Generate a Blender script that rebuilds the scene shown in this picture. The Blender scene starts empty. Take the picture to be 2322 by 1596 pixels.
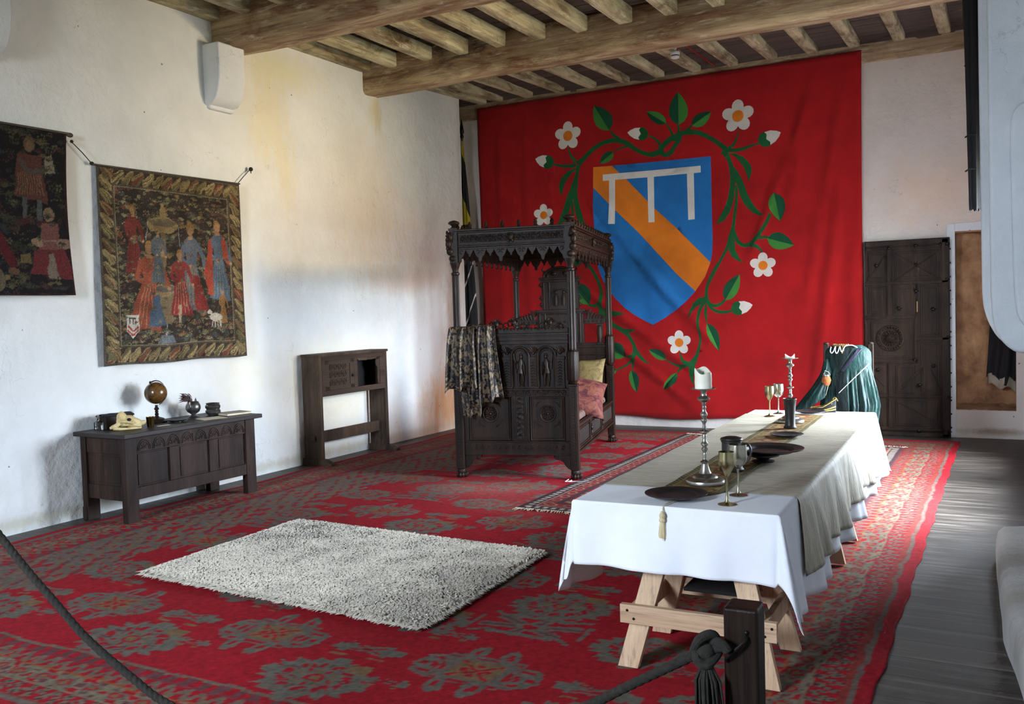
# A whitewashed castle hall: canopy bed, heraldic banner, tapestries, set table. Units are metres.
# x runs from the left wall into the room, y runs to the back wall, z is up.
import bpy, bmesh, math, random
import numpy as np
from mathutils import Vector, Matrix, noise, geometry
random.seed(7); rng = np.random.default_rng(7)
S = bpy.context.scene
COL = S.collection
PI = math.pi
R = math.radians

# ------------------------------------------------------------------ mesh helpers
class MB:
    """collects shapes, then links them as ONE mesh object"""
    def __init__(s): s.v = []; s.f = []; s.m = []; s.M = Matrix.Identity(4)
    def add(s, vs, fs, mi=0):
        b = len(s.v)
        s.v += [tuple(s.M @ Vector(p)) for p in vs]
        s.f += [tuple(b + i for i in f) for f in fs]; s.m += [mi] * len(fs)
    def box(s, x0, x1, y0, y1, z0, z1, mi=0):
        s.add([(x0,y0,z0),(x1,y0,z0),(x1,y1,z0),(x0,y1,z0),(x0,y0,z1),(x1,y0,z1),(x1,y1,z1),(x0,y1,z1)],
              [(0,3,2,1),(4,5,6,7),(0,1,5,4),(1,2,6,5),(2,3,7,6),(3,0,4,7)], mi)
    def bar(s, p, q, w, h, up=(0,0,1), mi=0, w2=None, h2=None):
        p = Vector(p); q = Vector(q); d = (q-p).normalized(); u = Vector(up)
        a = d.cross(u)
        if a.length < 1e-4: a = d.cross(Vector((1,0,0)))
        a.normalize(); u = a.cross(d)
        w2 = w2 or w; h2 = h2 or h
        vs = [p + a*sx*w/2 + u*sy*h/2 for sx, sy in ((-1,-1),(1,-1),(1,1),(-1,1))] + \
             [q + a*sx*w2/2 + u*sy*h2/2 for sx, sy in ((-1,-1),(1,-1),(1,1),(-1,1))]
        s.add(vs, [(0,1,2,3),(7,6,5,4),(0,4,5,1),(1,5,6,2),(2,6,7,3),(3,7,4,0)], mi)
    def lathe(s, prof, c=(0,0,0), seg=24, mi=0, axis=None, mod=None, sx=1, sy=1):
        vs = []; fs = []; n = len(prof)
        A = axis.to_matrix() if axis is not None else Matrix.Identity(3)
        for r, z in prof:
            for k in range(seg):
                a = 2*PI*k/seg
                rr = r*(mod(a, z) if mod else 1)
                vs.append(Vector(c) + A @ Vector((rr*math.cos(a)*sx, rr*math.sin(a)*sy, z)))
        for i in range(n-1):
            for k in range(seg):
                k2 = (k+1) % seg
                fs.append((i*seg+k, i*seg+k2, (i+1)*seg+k2, (i+1)*seg+k))
        if prof[0][0] > 1e-5: fs.append(tuple(range(seg))[::-1])
        if prof[-1][0] > 1e-5: fs.append(tuple((n-1)*seg+k for k in range(seg)))
        s.add(vs, fs, mi)
    def tube(s, pts, r, seg=8, mi=0, closed=False, flat=1.0):
        pts = [Vector(p) for p in pts]; n = len(pts)
        rs = r if isinstance(r, (list, tuple)) else [r]*n
        vs = []; fs = []; ref = None
        for i, p in enumerate(pts):
            d = (pts[(i+1) % n] - pts[i-1]) if closed else (pts[min(i+1,n-1)] - pts[max(i-1,0)])
            d.normalize()
            if ref is None:
                ref = d.orthogonal().normalized()
            ref = (ref - d*ref.dot(d)).normalized(); b = d.cross(ref)
            for k in range(seg):
                a = 2*PI*k/seg
                vs.append(p + (ref*math.cos(a) + b*math.sin(a)*flat)*rs[i])
        for i in range(n if closed else n-1):
            for k in range(seg):
                k2 = (k+1) % seg; j = (i+1) % n
                fs.append((i*seg+k, i*seg+k2, j*seg+k2, j*seg+k))
        if not closed:
            fs.append(tuple(range(seg))[::-1]); fs.append(tuple((n-1)*seg+k for k in range(seg)))
        s.add(vs, fs, mi)
    def ball(s, c, r, seg=14, rings=8, mi=0, rot=None):
        r = r if isinstance(r, (tuple, list)) else (r, r, r)
        vs = []; fs = []; Rm = rot.to_matrix() if rot is not None else Matrix.Identity(3)
        for i in range(rings+1):
            t = PI*i/rings
            for k in range(seg):
                a = 2*PI*k/seg
                vs.append(Vector(c) + Rm @ Vector((r[0]*math.sin(t)*math.cos(a), r[1]*math.sin(t)*math.sin(a), r[2]*math.cos(t))))
        for i in range(rings):
            for k in range(seg):
                k2 = (k+1) % seg
                fs.append((i*seg+k, (i+1)*seg+k, (i+1)*seg+k2, i*seg+k2))
        s.add(vs, fs, mi)
    def prism(s, poly, o, ua, va, n, mi=0):
        """extrude a 2D polygon (list of (a,b)) from plane o+a*ua+b*va along n"""
        o, ua, va, n = Vector(o), Vector(ua), Vector(va), Vector(n)
        k = len(poly)
        vs = [o+ua*a+va*b for a, b in poly] + [o+ua*a+va*b+n for a, b in poly]
        fs = [tuple(range(k)), tuple(range(2*k-1, k-1, -1))] + [(i, k+i, k+(i+1) % k, (i+1) % k) for i in range(k)]
        s.add(vs, fs, mi)
    def grid(s, fn, nu, nv, mi=0):
        vs = [fn(i/nu, j/nv) for j in range(nv+1) for i in range(nu+1)]
        fs = [(j*(nu+1)+i, j*(nu+1)+i+1, (j+1)*(nu+1)+i+1, (j+1)*(nu+1)+i) for j in range(nv) for i in range(nu)]
        s.add(vs, fs, mi)
    def build(s, name, mats, parent=None, angle=35, bevel=0, loc=None, solid=0, subd=0, remesh=0):
        me = bpy.data.meshes.new(name)
        me.from_pydata(s.v, [], s.f)
        mats = mats if isinstance(mats, (list, tuple)) else [mats]
        for m in mats: me.materials.append(m)
        if len(mats) > 1: me.polygons.foreach_set('material_index', s.m)
        me.validate()
        bm = bmesh.new(); bm.from_mesh(me); bmesh.ops.recalc_face_normals(bm, faces=bm.faces); bm.to_mesh(me); bm.free()
        if angle:
            me.shade_smooth(); me.set_sharp_from_angle(angle=R(angle))
        o = bpy.data.objects.new(name, me); COL.objects.link(o)
        if parent is not None: o.parent = parent
        if loc is not None: o.location = loc
        if remesh:
            md = o.modifiers.new('remesh', 'REMESH'); md.mode = 'VOXEL'; md.voxel_size = remesh; md.use_smooth_shade = True
            md = o.modifiers.new('smooth', 'SMOOTH'); md.iterations = 3
        if solid:
            md = o.modifiers.new('solid', 'SOLIDIFY'); md.thickness = solid; md.offset = 0
        if bevel:
            md = o.modifiers.new('bevel', 'BEVEL'); md.width = bevel; md.segments = 2; md.limit_method = 'ANGLE'; md.angle_limit = R(40); md.harden_normals = True
        if subd:
            md = o.modifiers.new('subd', 'SUBSURF'); md.levels = subd; md.render_levels = subd
        return o

def thing(name, label, cat, loc=(0,0,0), rz=0, group=None):
    o = bpy.data.objects.new(name, None); COL.objects.link(o)
    o.location = loc; o.rotation_euler = (0,0,rz); o.empty_display_size = .1
    return tag(o, label, cat, group)
def tag(o, label, cat, group=None):
    o['label'] = label; o['category'] = cat
    if group: o['group'] = group
    return o
def struct(o): o['kind'] = 'structure'; return o
def copy_tree(o, parent=None):
    c = o.copy(); COL.objects.link(c)
    if parent is not None: c.parent = parent
    for ch in list(o.children): copy_tree(ch, c)
    return c

# ------------------------------------------------------------------ materials
def lin(c):
    f = lambda u: u/12.92 if u <= .04045 else ((u+.055)/1.055)**2.4
    return tuple(f(x/255) for x in c) + (1,)
class NT:
    def __init__(s, name):
        s.mat = bpy.data.materials.new(name); s.mat.use_nodes = True; s.t = s.mat.node_tree
        s.b = s.t.nodes['Principled BSDF']; s.out = s.t.nodes['Material Output']
        s.tc = s.t.nodes.new('ShaderNodeTexCoord')
    def n(s, k, **kw):
        nd = s.t.nodes.new(k)
        for a, v in kw.items(): setattr(nd, a, v)
        return nd
    def l(s, a, b): s.t.links.new(a, b)
    def co(s, scale=(1,1,1), rot=(0,0,0), src='Object'):
        m = s.n('ShaderNodeMapping'); m.inputs['Scale'].default_value = scale; m.inputs['Rotation'].default_value = rot
        s.l(s.tc.outputs[src], m.inputs['Vector']); return m.outputs[0]
    def noise(s, scale, det=4, rough=.55, co=None, dist=0):
        k = s.n('ShaderNodeTexNoise'); k.inputs['Scale'].default_value = scale; k.inputs['Detail'].default_value = det
        k.inputs['Roughness'].default_value = rough; k.inputs['Distortion'].default_value = dist
        s.l(co if co is not None else s.tc.outputs['Object'], k.inputs['Vector']); return k.outputs[0]
    def ramp(s, fac, stops):
        r = s.n('ShaderNodeValToRGB'); e = r.color_ramp.elements
        while len(e) < len(stops): e.new(.5)
        for k, (p, c) in enumerate(stops): e[k].position = p; e[k].color = c if len(c) == 4 else tuple(c)+(1,)
        s.l(fac, r.inputs[0]); return r.outputs[0]
    def mix(s, fac, a, b, mode='MIX'):
        m = s.n('ShaderNodeMix', data_type='RGBA', blend_type=mode)
        for sock, v in ((m.inputs['Factor'], fac), (m.inputs['A'], a), (m.inputs['B'], b)): s.put(sock, v)
        # RGBA sockets live further down the list
        for i, v in ((0, fac), (6, a), (7, b)): s.put(m.inputs[i], v)
        return m.outputs[2]
    def put(s, sock, v):
        if isinstance(v, bpy.types.NodeSocket): s.l(v, sock)
        else:
            try: sock.default_value = v
            except Exception: pass
    def math(s, op, a, b=0, c=0):
        m = s.n('ShaderNodeMath', operation=op)
        s.put(m.inputs[0], a); s.put(m.inputs[1], b); s.put(m.inputs[2], c); return m.outputs[0]
    def bump(s, h, strength=.4, dist=.01, prev=None):
        b = s.n('ShaderNodeBump'); b.inputs['Strength'].default_value = strength; b.inputs['Distance'].default_value = dist
        s.l(h, b.inputs['Height'])
        if prev is not None: s.l(prev, b.inputs['Normal'])
        s.l(b.outputs[0], s.b.inputs['Normal']); return b.outputs[0]
    def fin(s, col=None, rough=.8, metal=0, spec=None):
        if col is not None: s.put(s.b.inputs['Base Color'], col)
        s.put(s.b.inputs['Roughness'], rough); s.put(s.b.inputs['Metallic'], metal)
        if spec is not None: s.b.inputs['Specular IOR Level'].default_value = spec
        return s.mat

def simple(name, c1, c2=None, scale=8, rough=.8, metal=0, bump=.0, bscale=40, stretch=(1,1,1), dist=.004, spec=None, det=5):
    t = NT(name); co = t.co(stretch)
    c2 = c2 or c1
    f = t.noise(scale, det, .6, co)
    col = t.ramp(f, [(.3, lin(c1)), (.7, lin(c2))])
    if bump: t.bump(t.noise(bscale, 4, .6, co), bump, dist)
    return t.fin(col, rough, metal, spec)

def wood(name, c1, c2, along='x', scale=6, rough=.7, streak=None, bump=.35, carve=0, spec=None, patch=None, pale=None):
    t = NT(name)
    st = {'x': (.12,1.6,1.6), 'y': (1.6,.12,1.6), 'z': (1.6,1.6,.12)}[along]
    co = t.co(st)
    f = t.noise(scale, 8, .65, co, .6)
    col = t.ramp(f, [(.28, lin(c1)), (.72, lin(c2))])
    if streak:
        g = t.noise(3.2, 6, .7, t.co(tuple(.5*a+.35 for a in st)), .8)
        col = t.mix(t.ramp(g, [(.45, (0,0,0)), (.68, (1,1,1))]), col, lin(streak))
    if patch:
        g = t.noise(2.1, 6, .72, t.co(tuple(.6*a+.3 for a in st)), 1.2)
        col = t.mix(t.ramp(g, [(.56, (0,0,0)), (.70, (.85,.85,.85))]), col, lin(patch))
    if pale:
        g = t.noise(9, 7, .75, t.co(tuple(.8*a+.15 for a in st)), .5)
        col = t.mix(t.ramp(g, [(.55, (0,0,0)), (.72, (.8,.8,.8))]), col, lin(pale))
    fine = t.co({'x': (.5,14,14), 'y': (14,.5,14), 'z': (14,14,.5)}[along])
    gr = t.noise(4.5, 5, .7, fine)
    col = t.mix(1.0, col, t.ramp(gr, [(.30, (.45,.42,.40)), (.46, (.95,.95,.95)), (.72, (1.18,1.17,1.15))]), 'MULTIPLY')
    b = t.bump(t.noise(scale*4, 6, .7, co, .3), bump, .004)
    b = t.bump(gr, bump*.8, .003, b)
    if carve:
        v = t.n('ShaderNodeTexVoronoi', feature='SMOOTH_F1'); v.inputs['Scale'].default_value = carve
        t.l(t.tc.outputs['Object'], v.inputs['Vector'])
        t.bump(v.outputs[0], .8, .012, b)
    return t.fin(col, rough, 0, spec)

def plaster(name, c1, c2, stain_and_light=None, smear=.5):
    t = NT(name)
    f = t.noise(1.3, 6, .6); col = t.ramp(f, [(.3, lin(c1)), (.7, lin(c2))])
    if stain_and_light:  # soft-edged patches: real stains plus painted-in glow and shade
        for i, (cx, cy, cz, rx, ry, rz, colr, amt) in enumerate(stain_and_light):
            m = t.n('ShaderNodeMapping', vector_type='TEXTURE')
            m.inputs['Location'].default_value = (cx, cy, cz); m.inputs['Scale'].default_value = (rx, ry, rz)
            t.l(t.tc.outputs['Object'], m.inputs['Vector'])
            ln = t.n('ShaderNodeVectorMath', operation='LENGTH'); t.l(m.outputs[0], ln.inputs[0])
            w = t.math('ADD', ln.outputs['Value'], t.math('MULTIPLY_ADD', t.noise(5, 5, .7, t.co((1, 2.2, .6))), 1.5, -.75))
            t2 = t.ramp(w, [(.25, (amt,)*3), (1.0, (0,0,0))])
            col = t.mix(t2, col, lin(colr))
    # small dark chips, hairline cracks, trowel relief
    v = t.n('ShaderNodeTexVoronoi', feature='F1'); v.inputs['Scale'].default_value = 5.5; v.inputs['Randomness'].default_value = 1
    t.l(t.tc.outputs['Object'], v.inputs['Vector'])
    sel = t.math('GREATER_THAN', t.noise(1.1, 2, .5), .52)
    chip = t.math('MULTIPLY', t.math('LESS_THAN', t.math('ADD', v.outputs['Distance'], t.math('MULTIPLY', t.noise(40, 2, .5), .12)), .105), sel)
    col = t.mix(t.math('MULTIPLY', chip, .75), col, lin((88,80,76)))
    e = t.n('ShaderNodeTexVoronoi', feature='DISTANCE_TO_EDGE'); e.inputs['Scale'].default_value = 1.1
    wv = t.n('ShaderNodeVectorMath', operation='ADD'); cn = t.n('ShaderNodeTexNoise'); cn.inputs['Scale'].default_value = 3.5; cn.inputs['Detail'].default_value = 5
    t.l(t.tc.outputs['Object'], cn.inputs['Vector']); t.l(t.tc.outputs['Object'], wv.inputs[0]); t.l(cn.outputs['Color'], wv.inputs[1]); t.l(wv.outputs[0], e.inputs['Vector'])
    crack = t.math('MULTIPLY', t.math('LESS_THAN', e.outputs['Distance'], .0035), t.math('GREATER_THAN', t.noise(1.7, 3, .6), .56))
    col = t.mix(t.math('MULTIPLY', crack, .24), col, lin((120,112,106)))
    b = t.bump(t.noise(4, 6, .62), .55, .05)
    b = t.bump(t.noise(17, 4, .6), .3, .012, b)
    t.bump(t.noise(70, 4, .6), .2, .004, b)
    return t.fin(col, .92, 0, .2)

def attr_mat(name, rough=.95, bump=.3, bscale=300, vary=.25, sheen=0, nscale=25):
    t = NT(name); a = t.n('ShaderNodeAttribute', attribute_name='paint')
    k = t.ramp(t.noise(nscale, 4, .6), [(.25, (1-vary,)*3), (.75, (1+vary*.4,)*3)])
    col = t.mix(1.0, a.outputs['Color'], k, 'MULTIPLY')
    if bump: t.bump(t.noise(bscale, 2, .5), bump, .002)
    m = t.fin(col, rough, 0, .15)
    if sheen: t.b.inputs['Sheen Weight'].default_value = sheen
    return m

def painted(mb_name, canvas, fn, mat, parent=None, solid=0, loc=None):
    """a fine woven sheet: one vertex per stitch, coloured from a numpy canvas [rows, cols, rgb] (linear)"""
    h, w, _ = canvas.shape
    uu, vv = np.meshgrid((np.arange(w)+.5)/w, (np.arange(h)+.5)/h)
    uu = (uu - .5/w) / (1 - 1/w); vv = (vv - .5/h) / (1 - 1/h)
    co = fn(uu, vv).reshape(-1, 3)
    me = bpy.data.meshes.new(mb_name)
    idx = np.arange(h*w).reshape(h, w)
    q = np.stack([idx[:-1,:-1], idx[:-1,1:], idx[1:,1:], idx[1:,:-1]], -1).reshape(-1, 4)
    me.vertices.add(h*w); me.vertices.foreach_set('co', co.astype(np.float32).ravel())
    me.loops.add(q.size); me.loops.foreach_set('vertex_index', q.astype(np.int32).ravel())
    me.polygons.add(len(q)); me.polygons.foreach_set('loop_start', np.arange(0, q.size, 4, dtype=np.int32))
    me.update(calc_edges=True)
    at = me.color_attributes.new('paint', 'FLOAT_COLOR', 'POINT')
    c4 = np.ones((h*w, 4), np.float32); c4[:, :3] = canvas.reshape(-1, 3); at.data.foreach_set('color', c4.ravel())
    me.materials.append(mat); me.shade_smooth()
    o = bpy.data.objects.new(mb_name, me); COL.objects.link(o)
    if parent is not None: o.parent = parent
    if loc is not None: o.location = loc
    if solid:
        md = o.modifiers.new('solid', 'SOLIDIFY'); md.thickness = solid; md.offset = -1
    return o

class Canvas:
    """numpy drawing board in metres; row 0 at v=0"""
    def __init__(s, w, h, cell, bg):
        s.nx, s.ny, s.c = int(round(w/cell)), int(round(h/cell)), cell
        s.a = np.empty((s.ny, s.nx, 3)); s.a[:] = lin(bg)[:3]
        s.X, s.Y = np.meshgrid((np.arange(s.nx)+.5)*cell, (np.arange(s.ny)+.5)*cell)
    def win(s, x0, x1, y0, y1):
        c = s.c
        return (slice(max(0, int(y0/c)), max(0, min(s.ny, int(y1/c)+2))), slice(max(0, int(x0/c)), max(0, min(s.nx, int(x1/c)+2))))
    def put(s, sl, m, col): 
        a = s.a[sl]; a[m] = lin(col)[:3]
    def ell(s, x, y, rx, ry, col, rot=0, jag=0):
        r = max(rx, ry)*1.3; sl = s.win(x-r, x+r, y-r, y+r)
        X = s.X[sl]-x; Y = s.Y[sl]-y
        if X.size == 0: return
        c, n = math.cos(rot), math.sin(rot)
        d = ((X*c+Y*n)/rx)**2 + ((-X*n+Y*c)/ry)**2
        if jag: d = d + rng.normal(0, jag, d.shape)
        s.put(sl, d < 1, col)
    def poly(s, pts, col):
        xs = [p[0] for p in pts]; ys = [p[1] for p in pts]
        sl = s.win(min(xs), max(xs), min(ys), max(ys)); X = s.X[sl]; Y = s.Y[sl]
        if X.size == 0: return
        m = np.zeros(X.shape, bool); n = len(pts)
        for i in range(n):
            x1, y1 = pts[i]; x2, y2 = pts[(i+1) % n]
            if y1 == y2: continue
            m ^= ((y1 > Y) != (y2 > Y)) & (X < (x2-x1)*(Y-y1)/(y2-y1)+x1)
        s.put(sl, m, col)
    def line(s, pts, w, col):
        for (x1, y1), (x2, y2) in zip(pts[:-1], pts[1:]):
            L = math.hypot(x2-x1, y2-y1) or 1e-6; nx, ny = -(y2-y1)/L*w/2, (x2-x1)/L*w/2
            s.poly([(x1+nx,y1+ny),(x2+nx,y2+ny),(x2-nx,y2-ny),(x1-nx,y1-ny)], col)
    def rect(s, x0, x1, y0, y1, col): s.poly([(x0,y0),(x1,y0),(x1,y1),(x0,y1)], col)

def warp(c, amp, freq):
    """let drawn edges wander like weaving: resample the canvas through a smooth random field"""
    ny, nx = c.ny, c.nx; st = 6
    gx = np.arange(0, nx+st*2, st); gy = np.arange(0, ny+st*2, st)
    def field(s):
        g = np.array([[nz(x*c.c*freq, y*c.c*freq, s) for x in gx] for y in gy])
        yy = np.arange(ny)/st; xx = np.arange(nx)/st; y0 = yy.astype(int); x0 = xx.astype(int); fy = (yy-y0)[:, None]; fx = (xx-x0)[None, :]
        return (g[y0][:, x0]*(1-fy)*(1-fx)+g[y0+1][:, x0]*fy*(1-fx)+g[y0][:, x0+1]*(1-fy)*fx+g[y0+1][:, x0+1]*fy*fx)
    dx = field(3)*amp/c.c*1.8; dy = field(8)*amp/c.c*1.8
    J, I = np.meshgrid(np.arange(nx), np.arange(ny))
    c.a = c.a[np.clip(np.rint(I+dy), 0, ny-1).astype(int), np.clip(np.rint(J+dx), 0, nx-1).astype(int)]

def cat(pts, n=6, closed=False):
    pts = [Vector(p) for p in pts]; N = len(pts); r = []
    for i in range(N if closed else N-1):
        if closed: p0, p1, p2, p3 = pts[i-1], pts[i], pts[(i+1) % N], pts[(i+2) % N]
        else: p0, p1, p2, p3 = pts[max(i-1,0)], pts[i], pts[i+1], pts[min(i+2,N-1)]
        for k in range(n):
            t = k/n
            r.append(.5*((2*p1)+(-p0+p2)*t+(2*p0-5*p1+4*p2-p3)*t*t+(-p0+3*p1-3*p2+p3)*t**3))
    if not closed: r.append(pts[-1])
    return r
def nz(x, y, z=0): return noise.noise(Vector((x, y, z)))

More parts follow.
